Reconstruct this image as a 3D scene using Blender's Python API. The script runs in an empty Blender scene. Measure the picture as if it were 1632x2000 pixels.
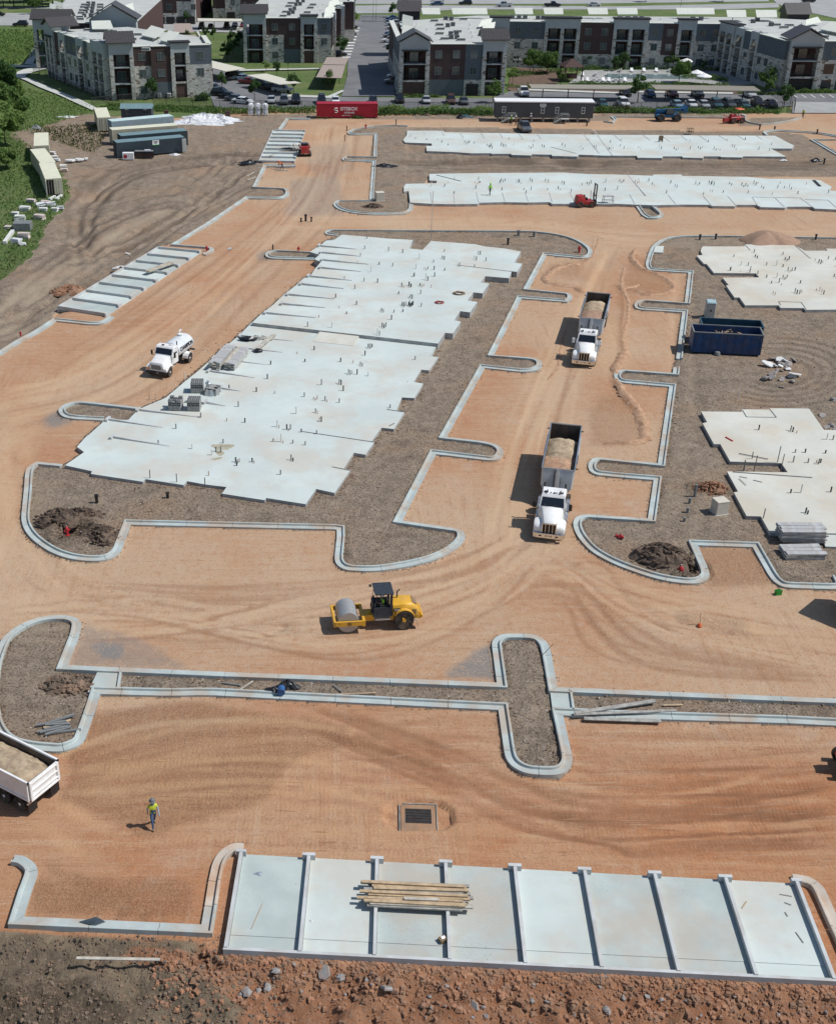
import bpy,bmesh,math,random
import numpy as np
from mathutils import Vector,Matrix
random.seed(7);RNG=np.random.default_rng(11)
scene=bpy.context.scene
COL=scene.collection
PI=math.pi
# --- camera, sky, sun
FOC,PITCH,PPX,CAMH=2333.0,0.5005,614.17,45.83
cam_d=bpy.data.cameras.new('camera');cam=bpy.data.objects.new('camera',cam_d);COL.objects.link(cam)
cam.location=(0,0,CAMH);cam.rotation_euler=(PI/2-PITCH,0,0)
cam_d.sensor_fit='VERTICAL';cam_d.sensor_height=24.0;cam_d.lens=FOC/2000*24.0
cam_d.shift_x=(816-PPX)/2000;cam_d.clip_start=.5;cam_d.clip_end=6000
scene.camera=cam
SUN_EL,SUN_AZ=math.radians(54),math.radians(95)
world=bpy.data.worlds.new('World');scene.world=world;world.use_nodes=True
wn=world.node_tree.nodes;wl=world.node_tree.links;wn.clear()
sky=wn.new('ShaderNodeTexSky');sky.sky_type='NISHITA';sky.sun_disc=False
sky.sun_elevation=SUN_EL;sky.sun_rotation=SUN_AZ;sky.air_density=1.0;sky.dust_density=.6;sky.ozone_density=1.6
bg=wn.new('ShaderNodeBackground');bg.inputs['Strength'].default_value=0.088
wo=wn.new('ShaderNodeOutputWorld');wl.new(sky.outputs[0],bg.inputs[0]);wl.new(bg.outputs[0],wo.inputs[0])
sd=bpy.data.lights.new('sun','SUN');sd.energy=4.05;sd.angle=math.radians(.5);sd.color=(1.0,.97,.93)
sun=bpy.data.objects.new('sun',sd);COL.objects.link(sun)
sv=Vector((math.cos(SUN_EL)*math.sin(SUN_AZ),math.cos(SUN_EL)*math.cos(SUN_AZ),math.sin(SUN_EL)))
sun.rotation_euler=sv.to_track_quat('Z','Y').to_euler();sun.location=(60,-10,90)
scene.view_settings.view_transform='Standard';scene.view_settings.look='None'
scene.view_settings.exposure=0.0;scene.view_settings.gamma=1.0
scene.cycles.max_bounces=6;scene.cycles.transparent_max_bounces=6
# --- helpers
CP,SP=math.cos(PITCH),math.sin(PITCH)
def G(x,y,z=0.0):
    """world point at height z that the photograph shows at pixel (x, y)"""
    u=x-PPX;v=y-1000
    dY=FOC*CP-v*SP;dZ=FOC*SP+v*CP
    t=(CAMH-z)/dZ
    return (u*t,dY*t,z)
def Q(reg,pts,z=0.0):
    """points read in an enlarged region (x0, y0, scale)"""
    return [G(reg[0]+p[0]*reg[2],reg[1]+p[1]*reg[2],z) for p in pts]
def px(reg,pts): return [(reg[0]+p[0]*reg[2],reg[1]+p[1]*reg[2]) for p in pts]
MATS={}
def nodes_of(m):
    m.use_nodes=True;nt=m.node_tree;nt.nodes.clear();return nt
def link(nt,a,b): nt.links.new(a,b)
def N(nt,kind,**kw):
    n=nt.nodes.new(kind)
    for k,v in kw.items():
        if k.startswith('i_'):
            key=k[2:];n.inputs[int(key) if key.isdigit() else key].default_value=v
        else: setattr(n,k,v)
    return n
def mixc(nt,fac,a,b,blend='MIX'):
    n=nt.nodes.new('ShaderNodeMix');n.data_type='RGBA';n.blend_type=blend;n.clamp_factor=True
    for sock,val in ((n.inputs[0],fac),(n.inputs[6],a),(n.inputs[7],b)):
        if hasattr(val,'default_value') or hasattr(val,'is_output'): nt.links.new(val,sock)
        else: sock.default_value=val if not isinstance(val,tuple) else (*val[:3],1)
    return n.outputs[2]
def math_(nt,op,a,b=None,c=None,clamp=False):
    n=nt.nodes.new('ShaderNodeMath');n.operation=op;n.use_clamp=clamp
    for i,v in enumerate((a,b,c)):
        if v is None: continue
        if isinstance(v,(int,float)): n.inputs[i].default_value=v
        else: nt.links.new(v,n.inputs[i])
    return n.outputs[0]
def ramp(nt,fac,lo,hi):
    n=nt.nodes.new('ShaderNodeMapRange');n.interpolation_type='SMOOTHSTEP'
    nt.links.new(fac,n.inputs[0]);n.inputs[1].default_value=lo;n.inputs[2].default_value=hi
    return n.outputs[0]
def noise(nt,co,scale,detail=4,rough=.55,dist=0.0):
    n=nt.nodes.new('ShaderNodeTexNoise');n.inputs['Scale'].default_value=scale
    n.inputs['Detail'].default_value=detail;n.inputs['Roughness'].default_value=rough
    n.inputs['Distortion'].default_value=dist
    if co is not None: nt.links.new(co,n.inputs['Vector'])
    return n.outputs['Fac']
def M(name,col,rough=.6,metal=0.0,var=.10,vs=1.5,bump=0.0,bs=25,spec=.4,dirt=None,dirt_amt=.4,ds=.8,world_co=False,alpha=1.0,speck=None):
    m=bpy.data.materials.new(name);nt=nodes_of(m)
    out=N(nt,'ShaderNodeOutputMaterial');b=N(nt,'ShaderNodeBsdfPrincipled')
    b.inputs['Roughness'].default_value=rough;b.inputs['Metallic'].default_value=metal
    b.inputs['Specular IOR Level'].default_value=spec
    if world_co: co=N(nt,'ShaderNodeNewGeometry').outputs['Position']
    else: co=N(nt,'ShaderNodeTexCoord').outputs['Object']
    c=None
    if var:
        f=ramp(nt,noise(nt,co,vs,5),.3,.7)
        c=mixc(nt,f,tuple(x*(1-var) for x in col),tuple(min(1,x*(1+var)) for x in col))
    if dirt:
        f2=math_(nt,'MULTIPLY',ramp(nt,noise(nt,co,ds,6,.65),.43,.64),dirt_amt)
        c=mixc(nt,f2,c if c is not None else col,dirt)
    if speck:
        f3=math_(nt,'MULTIPLY',ramp(nt,noise(nt,co,9,3,.8),.60,.68),ramp(nt,noise(nt,co,.28,3,.6),.46,.62))
        c=mixc(nt,math_(nt,'MULTIPLY',f3,.75),c,speck)
        c=mixc(nt,math_(nt,'MULTIPLY',ramp(nt,noise(nt,co,.9,6,.7),.35,.75),.22),c,tuple(x*.72 for x in col))
    if c is not None: link(nt,c,b.inputs['Base Color'])
    else: b.inputs['Base Color'].default_value=(*col,1)
    if bump:
        bn=N(nt,'ShaderNodeBump');bn.inputs['Strength'].default_value=min(1,bump);bn.inputs['Distance'].default_value=.02
        link(nt,noise(nt,co,bs,6,.65),bn.inputs['Height']);link(nt,bn.outputs[0],b.inputs['Normal'])
    if alpha < 1: b.inputs['Alpha'].default_value=alpha
    link(nt,b.outputs[0],out.inputs[0]);MATS[name]=m
    return m
class MB:
    """collects faces for one mesh object"""
    def __init__(s): s.v=[];s.f=[];s.m=[]
    def quad(s,*idx,m=0): s.f.append(tuple(idx));s.m.append(m)
    def add(s,vs,fs,m=0):
        o=len(s.v);s.v += [tuple(p) for p in vs]
        for f in fs: s.f.append(tuple(o+i for i in f));s.m.append(m)
        return s
    def box(s,x0,x1,y0,y1,z0,z1,m=0,top=None):
        t=top or (0,0)
        vs=[(x0,y0,z0),(x1,y0,z0),(x1,y1,z0),(x0,y1,z0),(x0+t[0],y0+t[1],z1),(x1-t[0],y0+t[1],z1),(x1-t[0],y1-t[1],z1),(x0+t[0],y1-t[1],z1)]
        return s.add(vs,[(3,2,1,0),(4,5,6,7),(0,1,5,4),(1,2,6,5),(2,3,7,6),(3,0,4,7)],m)
    def hexa(s,vs,m=0):
        return s.add(vs,[(3,2,1,0),(4,5,6,7),(0,1,5,4),(1,2,6,5),(2,3,7,6),(3,0,4,7)],m)
    def prism(s,poly,z0,z1,m=0,mt=None,zf=None):
        n=len(poly)
        a=sum(poly[i][0]*poly[(i+1) % n][1]-poly[(i+1) % n][0]*poly[i][1] for i in range(n))
        if a < 0: poly=poly[::-1]
        vs=[(p[0],p[1],z0) for p in poly]+[(p[0],p[1],z1 if zf is None else zf(p)) for p in poly]
        s.add(vs,[(i,(i+1) % n,(i+1) % n+n,i+n) for i in range(n)]+[tuple(range(n-1,-1,-1))],m)
        o=len(s.v)-n;s.f.append(tuple(o+i for i in range(n)));s.m.append(m if mt is None else mt)
        return s
    def loft(s,loops,m=0,cap=True,closed=True):
        n=len(loops[0]);o=len(s.v)
        for L in loops: s.v += [tuple(p) for p in L]
        for k in range(len(loops)-1):
            for i in range(n if closed else n-1):
                a=o+k*n+i;b=o+k*n+(i+1) % n
                s.f.append((a,b,b+n,a+n));s.m.append(m)
        if cap:
            s.f.append(tuple(o+i for i in range(n-1,-1,-1)));s.m.append(m)
            e=o+(len(loops)-1)*n;s.f.append(tuple(e+i for i in range(n)));s.m.append(m)
        return s
    def tube(s,pts,r,n=8,m=0,r1=None):
        pts=[Vector(p) for p in pts];loops=[]
        for i,p in enumerate(pts):
            d=(pts[min(i+1,len(pts)-1)]-pts[max(i-1,0)]).normalized()
            a=Vector((0,0,1)) if abs(d.z) < .9 else Vector((1,0,0))
            e1=d.cross(a).normalized();e2=d.cross(e1)
            rr=r if r1 is None else r+(r1-r)*i/(len(pts)-1)
            loops.append([p+(e1*math.cos(t)+e2*math.sin(t))*rr for t in [2*PI*k/n for k in range(n)]])
        return s.loft(loops,m)
    def cyl(s,p0,p1,r,n=12,m=0,r1=None): return s.tube([p0,p1],r,n,m,r1)
    def lathe(s,prof,axis='z',c=(0,0,0),n=16,m=0):
        loops=[]
        for (r,h) in prof:
            L=[]
            for k in range(n):
                a=2*PI*k/n;x,y=r*math.cos(a),r*math.sin(a)
                L.append({'z': (c[0]+x,c[1]+y,c[2]+h),'x': (c[0]+h,c[1]+x,c[2]+y),'y': (c[0]+y,c[1]+h,c[2]+x)}[axis])
            loops.append(L)
        return s.loft(loops,m)
    def blob(s,c,r,amp=.25,n=7,rings=5,m=0,rnd=random):
        loops=[];ph=rnd.random()*9
        for k in range(rings+1):
            t=PI*(k/rings);L=[]
            for i in range(n):
                a=2*PI*i/n;q=1+amp*(rnd.random()*2-1);rr=max(math.sin(t),.02)
                L.append((c[0]+r[0]*rr*math.cos(a)*q,c[1]+r[1]*rr*math.sin(a)*q,c[2]-r[2]*math.cos(t)*(1+amp*.4*(rnd.random()*2-1))))
            loops.append(L)
        return s.loft(loops,m)
    def build(s,name,mats,parent=None,smooth=False,bevel=0.0,fix=True):
        me=bpy.data.meshes.new(name);me.from_pydata(s.v,[],s.f)
        for mm in (mats if isinstance(mats,(list,tuple)) else [mats]): me.materials.append(MATS[mm] if isinstance(mm,str) else mm)
        me.polygons.foreach_set('material_index',s.m)
        if fix or bevel:
            bm=bmesh.new();bm.from_mesh(me)
            if fix: bmesh.ops.recalc_face_normals(bm,faces=bm.faces)
            if bevel:
                es=[e for e in bm.edges if e.is_manifold and e.calc_face_angle(0) > .5]
                try: bmesh.ops.bevel(bm,geom=es,offset=bevel,segments=1,affect='EDGES',clamp_overlap=True)
                except Exception: pass
            bm.to_mesh(me);bm.free()
        if smooth:
            me.polygons.foreach_set('use_smooth',[True]*len(me.polygons));me.set_sharp_from_angle(angle=math.radians(38))
        return obj(name,me,parent)
def obj(name,me,parent=None):
    o=bpy.data.objects.new(name,me);COL.objects.link(o)
    if parent is not None: o.parent=parent
    return o
def empty(name,loc=(0,0,0),rz=0.0):
    o=bpy.data.objects.new(name,None);COL.objects.link(o);o.location=loc;o.rotation_euler=(0,0,rz)
    o.empty_display_size=.3
    return o
def tag(o,label=None,cat=None,group=None,kind=None):
    if label: o['label']=label
    if cat: o['category']=cat
    if group: o['group']=group
    if kind: o['kind']=kind
    return o
def thing(name,label,cat,loc=(0,0,0),rz=0.0,group=None): return tag(empty(name,loc,rz),label,cat,group)
def put(o,name,parent=None,loc=None,rz=None):
    """another object that shares o's mesh"""
    c=o.copy();c.name=name;COL.objects.link(c)
    if parent is not None: c.parent=parent
    if loc is not None: c.location=loc
    if rz is not None: c.rotation_euler=(0,0,rz) if not isinstance(rz,tuple) else rz
    return c
KIDS={}
def kids(o): return [c for c in bpy.data.objects if c.parent == o]
def copy_tree(root,loc,rz=None,label=None,group=None):
    if root.name not in KIDS: KIDS[root.name]=[(c,[g for g in kids(c)]) for c in kids(root)]
    r=root.copy();COL.objects.link(r);r.location=loc
    if rz is not None: r.rotation_euler=(0,0,rz)
    if label: r['label']=label
    if group: r['group']=group
    for c,gs in KIDS[root.name]:
        k=c.copy();COL.objects.link(k);k.parent=r
        for g in gs:
            d=g.copy();COL.objects.link(d);d.parent=k
    return r
def recolor(root,slot_old,mat_new):
    """swap one material on every child of a copied thing (object-level slots)"""
    for c in kids(root):
        for sl in c.material_slots:
            if sl.material and sl.material.name == slot_old:
                sl.link='OBJECT';sl.material=MATS[mat_new]
def text_mesh(name,body,size,mat,parent,loc,rot,ext=.004,bold=False):
    cu=bpy.data.curves.new(name,'FONT');cu.body=body;cu.size=size;cu.extrude=ext;cu.align_x='CENTER';cu.align_y='CENTER'
    if bold: cu.offset=size*.02
    t=bpy.data.objects.new(name,cu);COL.objects.link(t)
    me=bpy.data.meshes.new_from_object(t);bpy.data.objects.remove(t)
    me.materials.append(MATS[mat]);o=obj(name,me,parent);o.location=loc;o.rotation_euler=rot
    return o
def head(d): return math.atan2(-d[0],d[1])
# --- materials
M('concrete',(.435,.495,.475),.85,var=.09,vs=.35,dirt=(.46,.40,.33),dirt_amt=.75,ds=.13,bump=.25,bs=18,world_co=True,spec=.25,speck=(.20,.19,.17))
M('slab_fresh',(.54,.60,.575),.85,var=.07,vs=.12,dirt=(.52,.47,.39),dirt_amt=.6,ds=.17,bump=.15,bs=12,world_co=True,spec=.25,speck=(.42,.38,.32))
M('slab_warm',(.575,.575,.515),.85,var=.07,vs=.14,dirt=(.52,.46,.36),dirt_amt=.65,ds=.15,bump=.15,bs=12,world_co=True,spec=.25,speck=(.40,.35,.28))
M('slab_side',(.36,.36,.35),.9,var=.2,vs=1.2,bump=.4,bs=9,world_co=True)
M('kerb_conc',(.42,.475,.465),.85,var=.10,vs=.8,dirt=(.43,.31,.215),dirt_amt=.65,ds=.3,bump=.25,bs=22,world_co=True,spec=.25,speck=(.27,.20,.15))
M('kerb_old',(.50,.44,.37),.9,var=.12,vs=.8,dirt=(.46,.28,.17),dirt_amt=.8,ds=.35,bump=.3,bs=22,world_co=True,spec=.2)
M('stem_conc',(.50,.52,.52),.85,var=.1,vs=.9,dirt=(.40,.36,.31),dirt_amt=.5,ds=.6,bump=.25,bs=20,world_co=True)
M('block_grey',(.30,.30,.29),.9,var=.18,vs=3,bump=.4,bs=40)
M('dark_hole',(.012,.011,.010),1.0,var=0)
M('soil_dark',(.085,.062,.047),.95,var=.4,vs=1.6,dirt=(.17,.12,.085),dirt_amt=.8,ds=2.2,bump=.8,bs=9)
M('soil_brown',(.16,.12,.088),.95,var=.35,vs=1.5,dirt=(.24,.15,.10),dirt_amt=.7,ds=.8,bump=.8,bs=9)
M('soil_red',(.30,.155,.09),.95,var=.3,vs=1.2,dirt=(.20,.15,.11),dirt_amt=.5,ds=1.1,bump=.8,bs=11)
M('spread_soil',(.42,.265,.165),.95,var=.2,vs=3,dirt=(.30,.16,.09),dirt_amt=.6,ds=1.2,bump=.8,bs=14)
M('sand_pile',(.33,.215,.15),.95,var=.12,vs=1.4,bump=.6,bs=14)
M('gravel_load',(.35,.265,.18),.95,var=.3,vs=2.2,dirt=(.55,.45,.30),dirt_amt=.6,ds=1.0,bump=1.0,bs=16)
M('gravel_red',(.40,.26,.17),.95,var=.3,vs=3.2,dirt=(.36,.20,.12),dirt_amt=.7,ds=1.2,bump=1.0,bs=12)
M('rubble',(.29,.29,.285),.9,var=.2,vs=3,dirt=(.33,.20,.13),dirt_amt=.55,ds=1.6,bump=.7,bs=12)
M('rubble_white',(.62,.62,.60),.9,var=.15,vs=4,bump=.5,bs=14)
M('wood_new',(.45,.335,.21),.75,var=.22,vs=2.5,bump=.3,bs=30)
M('wood_old',(.33,.32,.29),.85,var=.25,vs=2.5,bump=.3,bs=30)
M('wood_pale',(.45,.42,.36),.85,var=.2,vs=2.5,bump=.3,bs=30)
M('form_panel',(.42,.43,.43),.7,var=.15,vs=1.5,dirt=(.30,.27,.24),dirt_amt=.5,ds=2)
M('truck_white',(.80,.81,.80),.32,var=.03,vs=1,dirt=(.55,.46,.37),dirt_amt=.28,ds=1.3,spec=.5)
M('trailer_grey',(.52,.55,.57),.45,.35,var=.06,vs=1.2,dirt=(.36,.28,.21),dirt_amt=.35,ds=.9)
M('tub_inside',(.11,.098,.085),.8,.2,var=.3,vs=1.5,dirt=(.19,.13,.09),dirt_amt=.6,ds=1.2)
M('chrome',(.72,.72,.71),.18,1.0,var=0)
M('alu',(.60,.61,.62),.38,.9,var=.06,vs=3)
M('black_plastic',(.018,.018,.019),.55,var=.2,vs=3)
M('black_metal',(.028,.028,.030),.45,.3,var=.2,vs=3)
M('tyre',(.028,.027,.026),.9,var=.25,vs=4,dirt=(.20,.15,.11),dirt_amt=.5,ds=1.6,bump=.5,bs=22)
M('glass_dark',(.010,.014,.020),.06,0,var=0,spec=.8)
M('headlight',(.75,.77,.80),.12,.3,var=0,spec=.8)
M('amber',(.75,.28,.03),.3,var=0)
M('lamp_red',(.45,.02,.02),.3,var=0)
M('cat_yellow',(.66,.36,.03),.42,var=.06,vs=2,dirt=(.40,.27,.15),dirt_amt=.35,ds=1.1)
M('drum_steel',(.42,.43,.43),.45,.45,var=.08,vs=4,dirt=(.42,.33,.25),dirt_amt=.35,ds=1.4)
M('rops_dark',(.030,.038,.050),.55,var=.15,vs=3)
M('hydrant_red',(.42,.025,.030),.45,var=.1)
M('machine_red',(.36,.018,.022),.45,var=.12,vs=3,dirt=(.25,.16,.11),dirt_amt=.3,ds=1.5)
M('machine_orange',(.62,.12,.035),.5,var=.1,vs=3)
M('machine_blue',(.012,.095,.22),.45,var=.12,vs=3)
M('bin_blue',(.010,.052,.155),.55,var=.2,vs=1.6,dirt=(.10,.08,.07),dirt_amt=.35,ds=1.0)
M('bin_teal',(.035,.085,.115),.6,var=.2,vs=1.6)
M('portable_grey',(.42,.43,.41),.6,var=.05)
M('portable_roof',(.34,.46,.49),.5,var=.05)
M('tan_box',(.56,.52,.44),.7,var=.06,vs=2)
M('container_red',(.36,.010,.030),.5,var=.07,vs=1.2,bump=0)
M('container_tan',(.50,.48,.37),.6,var=.07,vs=1.0,dirt=(.35,.30,.22),dirt_amt=.3,ds=.8)
M('container_roof',(.66,.65,.50),.6,var=.05,vs=.8)
M('container_slate',(.055,.075,.090),.55,var=.12,vs=1.2)
M('slate_roof',(.16,.25,.27),.6,var=.08,vs=1.2)
M('container_pale',(.33,.42,.46),.55,var=.08,vs=1.2)
M('pale_roof',(.52,.66,.64),.55,var=.06,vs=1.0)
M('shed_slate',(.055,.068,.085),.7,var=.1,vs=2)
M('office_slate',(.075,.085,.090),.7,var=.06,vs=1)
M('white_paint',(.80,.80,.79),.5,var=.03)
M('tarp_white',(.66,.67,.68),.5,var=.06,vs=2,bump=.3,bs=5)
M('tarp_black',(.020,.022,.026),.35,var=.25,vs=3,bump=.5,bs=6)
M('tarp_blue',(.03,.10,.25),.5,var=.2)
M('slate_blue_cloth',(.045,.065,.080),.6,var=.2,vs=4,bump=.4,bs=9)
M('green_plastic',(.015,.25,.035),.4,var=.1)
M('grate_iron',(.060,.064,.066),.6,.4,var=.2,vs=5)
M('pvc_white',(.68,.68,.64),.5,var=.04)
M('pipe_grey',(.20,.21,.21),.5,var=.1)
M('pipe_black',(.020,.020,.022),.5,var=.1)
M('copper',(.36,.17,.09),.45,.6,var=.1)
M('steel_post',(.16,.16,.165),.6,.3,var=.15)
M('lath',(.50,.38,.24),.8,var=.1)
M('asphalt',(.155,.160,.168),.9,var=.10,vs=.25,dirt=(.23,.23,.225),dirt_amt=.4,ds=.08,bump=.2,bs=30,world_co=True)
M('road_conc',(.34,.345,.335),.9,var=.08,vs=.3,dirt=(.27,.27,.26),dirt_amt=.4,ds=.1,world_co=True)
M('path_conc',(.50,.51,.47),.9,var=.07,vs=.4,world_co=True)
M('line_white',(.70,.70,.68),.8,var=.1)
M('mulch',(.13,.085,.06),.95,var=.3,vs=2,bump=.5,bs=14,world_co=True)
# --- kerb lines, read along their road-side edge
ZA=(0,780,.25735);ZB=(400,780,.25735);ZC=(780,780,.25735);ZD=(780,430,.25735);ZE=(400,430,.25735)
ZF=(0,440,.2696);ZG=(1180,430,.277);ZH=(1180,780,.277);ZI=(0,1160,.25735);ZJ=(400,1080,.2757)
ZK=(820,1160,.25735);ZL=(1200,1160,.2647);ZM=(0,1560,.25735);ZN=(400,1560,.25735);ZO=(800,1560,.25735);ZP=(1200,1560,.2647)
ZQ=(400,180,.25735);ZR=(760,200,.2696);ZS=(1180,200,.277)
K1=px(ZA,[(480,505),(280,485),(215,520),(195,560),(185,700),(165,900),(170,960),(210,1040),(300,1120),(420,1190),(560,1230),(700,1242),(800,1235),(880,1205),(920,1160),(950,1080),(995,965)])   + px(ZB,[(0,978),(980,1000),(1000,1003),(1000,1060),(985,1200),(985,1240),(1010,1280),(1070,1310),(1200,1318),(1330,1315),(1500,1290)])   + px(ZC,[(250,1240),(400,1170),(470,1110),(500,1060),(490,1020),(450,995),(380,985),(230,965),(18,934),(275,428),(700,478),(760,465),(790,420),(785,390),(740,355),(640,330),(355,297)])   + px(ZD,[(645,1132),(950,1165),(1050,1150),(1088,1110),(1070,1075),(1010,1055),(715,1032),(925,603),(1270,630),(1305,612),(1312,590),(1298,570),(1260,560),(978,532),(1115,272),(1400,300),(1450,285),(1465,250),(1450,220),(1400,180),(1300,135),(1160,105),(1000,88),(700,85),(0,82)])   + px(ZE,[(960,78),(925,84),(905,100),(918,116),(1000,125)])
K2=px(ZA,[(1050,72),(760,38),(600,22),(510,40),(450,75),(445,110),(480,145),(560,160),(780,172)])
K3=px(ZE,[(870,250),(530,232),(475,245),(455,270),(470,290),(520,300),(860,310)])
K4a=px(ZG,[(1800,132),(1630,128),(840,115),(560,115),(450,125),(380,150),(330,190),(305,250),(285,320),(297,350),(330,362),(588,378),(562,588),(260,568),(220,580),(205,605),(215,628),(260,640),(545,658),(502,985)])
K4b=px(ZG,[(484,1045),(478,1088),(120,1062),(80,1073),(60,1105),(78,1138),(120,1155),(453,1185)]) + px(ZH,[(372,463),(0,425)]) +      px(ZC,[(1480,452),(1437,480),(1424,520),(1442,560),(1490,585),(1632,600)]) + px(ZH,[(343,580),(302,852),(0,832)]) +      px(ZC,[(1400,885),(1342,900),(1314,935),(1317,990),(1352,1060),(1430,1150),(1520,1210),(1632,1265)]) +      px(ZH,[(200,1225),(400,1290),(600,1315),(690,1305),(733,1270),(738,1240),(720,1190),(655,1042),(1040,1055),(1150,1250),(1190,1300),(1250,1335),(1320,1343),(1632,1352)]) + [(1650,1152),(1640,1130)]
K5=px(ZI,[(0,380),(60,310),(150,250),(250,205),(350,182),(450,175),(540,180),(600,205),(622,240),(608,320),(517,556)]) + px(ZI,[(1632,605)]) + px(ZJ,[(750,880),(1632,915)]) +     px(ZK,[(580,688),(545,420),(542,380),(570,340),(630,318),(750,315),(860,322),(930,350),(975,400),(995,480),(1040,722),(1632,748)]) + px(ZL,[(1632,788)]) + [(1760,1374),(1760,1427)] +     px(ZL,[(1632,988),(1280,970),(0,930)]) + px(ZK,[(1083,937),(1150,1240),(1155,1290),(1130,1350),(1060,1388),(950,1392),(800,1380),(700,1330),(650,1270),(635,1200),(592,896)]) +     px(ZJ,[(1632,1105),(0,1020)]) + px(ZI,[(1300,790),(762,775),(730,880),(690,1000),(640,1130),(600,1165),(520,1200),(440,1215),(200,1195)]) + [(10,1455),(-14,1425),(-22,1370),(-16,1300)]
K5=K5[::-1]
K6=px(ZM,[(120,443),(190,452),(235,480),(270,510),(292,550),(285,600),(240,720),(182,912),(1530,972)]) + px(ZN,[(0,830),(30,640),(60,500),(100,430),(160,380),(230,350),(300,357)])
K6=K6[::-1]
K7=px(ZP,[(1300,572),(1380,580),(1460,605),(1530,660),(1570,740),(1632,880)]) + [(1672,1880),(1690,1930)]
K7=K7[::-1]
K8a=px(ZF,[(-300,1110),(0,955),(160,850),(280,790),(410,702),(660,728),(740,725),(790,705),(830,672)])
K8b=px(ZF,[(1492,222),(1545,203),(1556,180),(1530,165),(1282,146),(1520,0)]) + px(ZQ,[(330,812),(560,817),(610,808),(638,790),(643,760),(628,742),(600,736),(392,726),(470,566),(690,566)])
K8c=px(ZQ,[(580,290),(638,210),(800,213)])
K9=px(ZQ,[(1540,260),(1400,255),(1250,262),(1120,285),(1080,305),(1085,322),(1130,330),(1285,326),(1280,496),(1060,492),(1035,510),(1050,525),(1270,534),(1247,826),(1000,828),(970,850),(985,880),(1050,910),(1200,935),(1400,938),(1530,930),(1575,905),(1582,845)])
K10=px(ZS,[(210,725),(260,800),(300,822),(380,825),(415,810),(415,790),(340,725)])
K11=[(1180,238),(1192,239.6),(1199,235.5),(1191,228.5),(1401,230.5),(1453,232.7),(1465,240.5),(1485,243.8),(1512,241),(1540,236.8),(1561,230)]
K12=[(1660,273.6),(1580,273.4),(1640,309)]
K13=[(1500,266),(1493,259.6),(1512,256.8),(1590,261),(1632,268),(1680,280)]
W=lambda k,z=0.0: [G(p[0],p[1],z)[:2] for p in k]
S1P=px(ZA,[(495,500),(700,545),(690,565),(1085,625),(1105,605),(1395,650),(1420,620)])+px(ZB,[(0,645),(165,665),(130,715),(455,765),(465,748),(765,795),(845,680),(985,710),(1105,535),(1055,525),(1130,405),(1220,420),(1285,325),(1265,318),(1340,215),(1435,225),(1515,95),(1455,83)])    + px(ZE,[(1495,1345),(1590,1350)]) + px(ZD,[(180,1240),(107,1228),(165,1135),(225,1140),(295,1040),(242,1033),(290,938)])
S1STEP=[(855,671.5),(820,667.5),(676.6,650),(647,647),(491.4,629.8)]
S1W=px(ZE,[(355,780),(255,880),(150,965),(50,1055),(0,1100)])+px(ZF,[(1430,1060),(1330,1140),(1200,1250),(1000,1335),(930,1410),(770,1405),(620,1540)])+px(ZA,[(670,265),(585,360),(640,400)])
S1LOW=S1P + S1STEP + S1W[1:]
S1UPE=px(ZD,[(345,855),(405,860),(465,770),(415,760),(460,690),(535,700),(590,620),(515,610),(560,548),(630,555),(680,480),(615,472),(650,425),(830,440),(850,390),(890,395),(930,330),(870,322),(920,238),(800,215),(650,200),(570,182),(240,158),(175,225),(75,215),(100,152)])
S1UPN=px(ZE,[(1590,150),(1390,140),(1170,120),(1040,110),(980,150),(920,155),(870,195),(850,205),(795,240),(870,262),(830,295),(880,318),(835,370),(805,415),(750,440),(690,495),(600,565),(520,640),(425,715),(358,778)])
S1UP=[(855,671)] + S1UPE + S1UPN
S2=px(ZR,[(130,205),(390,205),(400,215),(520,218),(1090,228),(1632,235)])+px(ZS,[(1200,235),(1335,305),(1320,325),(1170,325),(1280,382),(975,380),(970,388),(820,385),(815,380),(700,380),(690,392),(550,388),(545,380),(410,380),(405,392),(232,390),(228,376),(0,375)])+px(ZR,[(1370,378),(1360,392),(1180,387),(1175,378),(1032,376),(1028,384),(885,380),(880,372),(740,372),(738,368),(590,368),(480,360),(270,352),(268,315),(310,314),(305,297),(115,290),(100,272),(125,240)])
S3=px(ZR,[(290,518),(640,512),(940,510),(1260,508),(1450,520),(1632,522)])+px(ZS,[(340,517),(345,508),(540,508),(545,518),(700,520),(1000,525),(1150,538),(1450,540),(1520,550),(1600,595),(1585,622),(1720,628),(1780,760),(1632,755),(1480,748),(1465,737),(1420,735),(1290,735),(1270,742),(1100,738),(1070,722),(930,722),(915,732),(760,730),(740,722),(560,720),(340,725),(0,712)])+px(ZR,[(1632,738),(1490,735),(1180,735),(1160,722),(1000,725),(830,722),(650,727),(640,735),(480,737),(320,735),(150,725),(140,640),(105,647),(105,612),(120,590),(340,585),(345,568),(290,565)])
S4=px(ZG,[(690,185),(985,185),(985,170),(1340,178),(1410,215),(1570,215),(1560,200),(1900,205),(1980,640),(1632,630),(1415,632),(1405,620),(1240,618),(1225,600),(990,600),(950,545),(915,545),(855,460),(875,458),(830,405),(1090,403),(1065,375),(770,372),(720,310),(700,308),(648,250),(690,245),(675,215)])
S5=px(ZH,[(680,85),(965,88),(965,70),(1165,72),(1165,62),(1440,65),(1545,215),(1900,222),(2100,950),(1632,945),(1165,940),(1100,825),(1000,822),(910,655),(940,650),(862,508),(1290,514),(1245,450),(885,438),(815,315),(770,315),(690,168),(722,160)])
S5B=px(ZH,[(1530,950),(1950,957),(1980,1048),(1632,1040),(1555,1037)])
GR1=[(472,1670.7),(1550.7,1728),(1626,1924),(441,1862)]
GR2=px(ZF,[(1145,175),(1450,205),(775,662),(425,607)])
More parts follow.
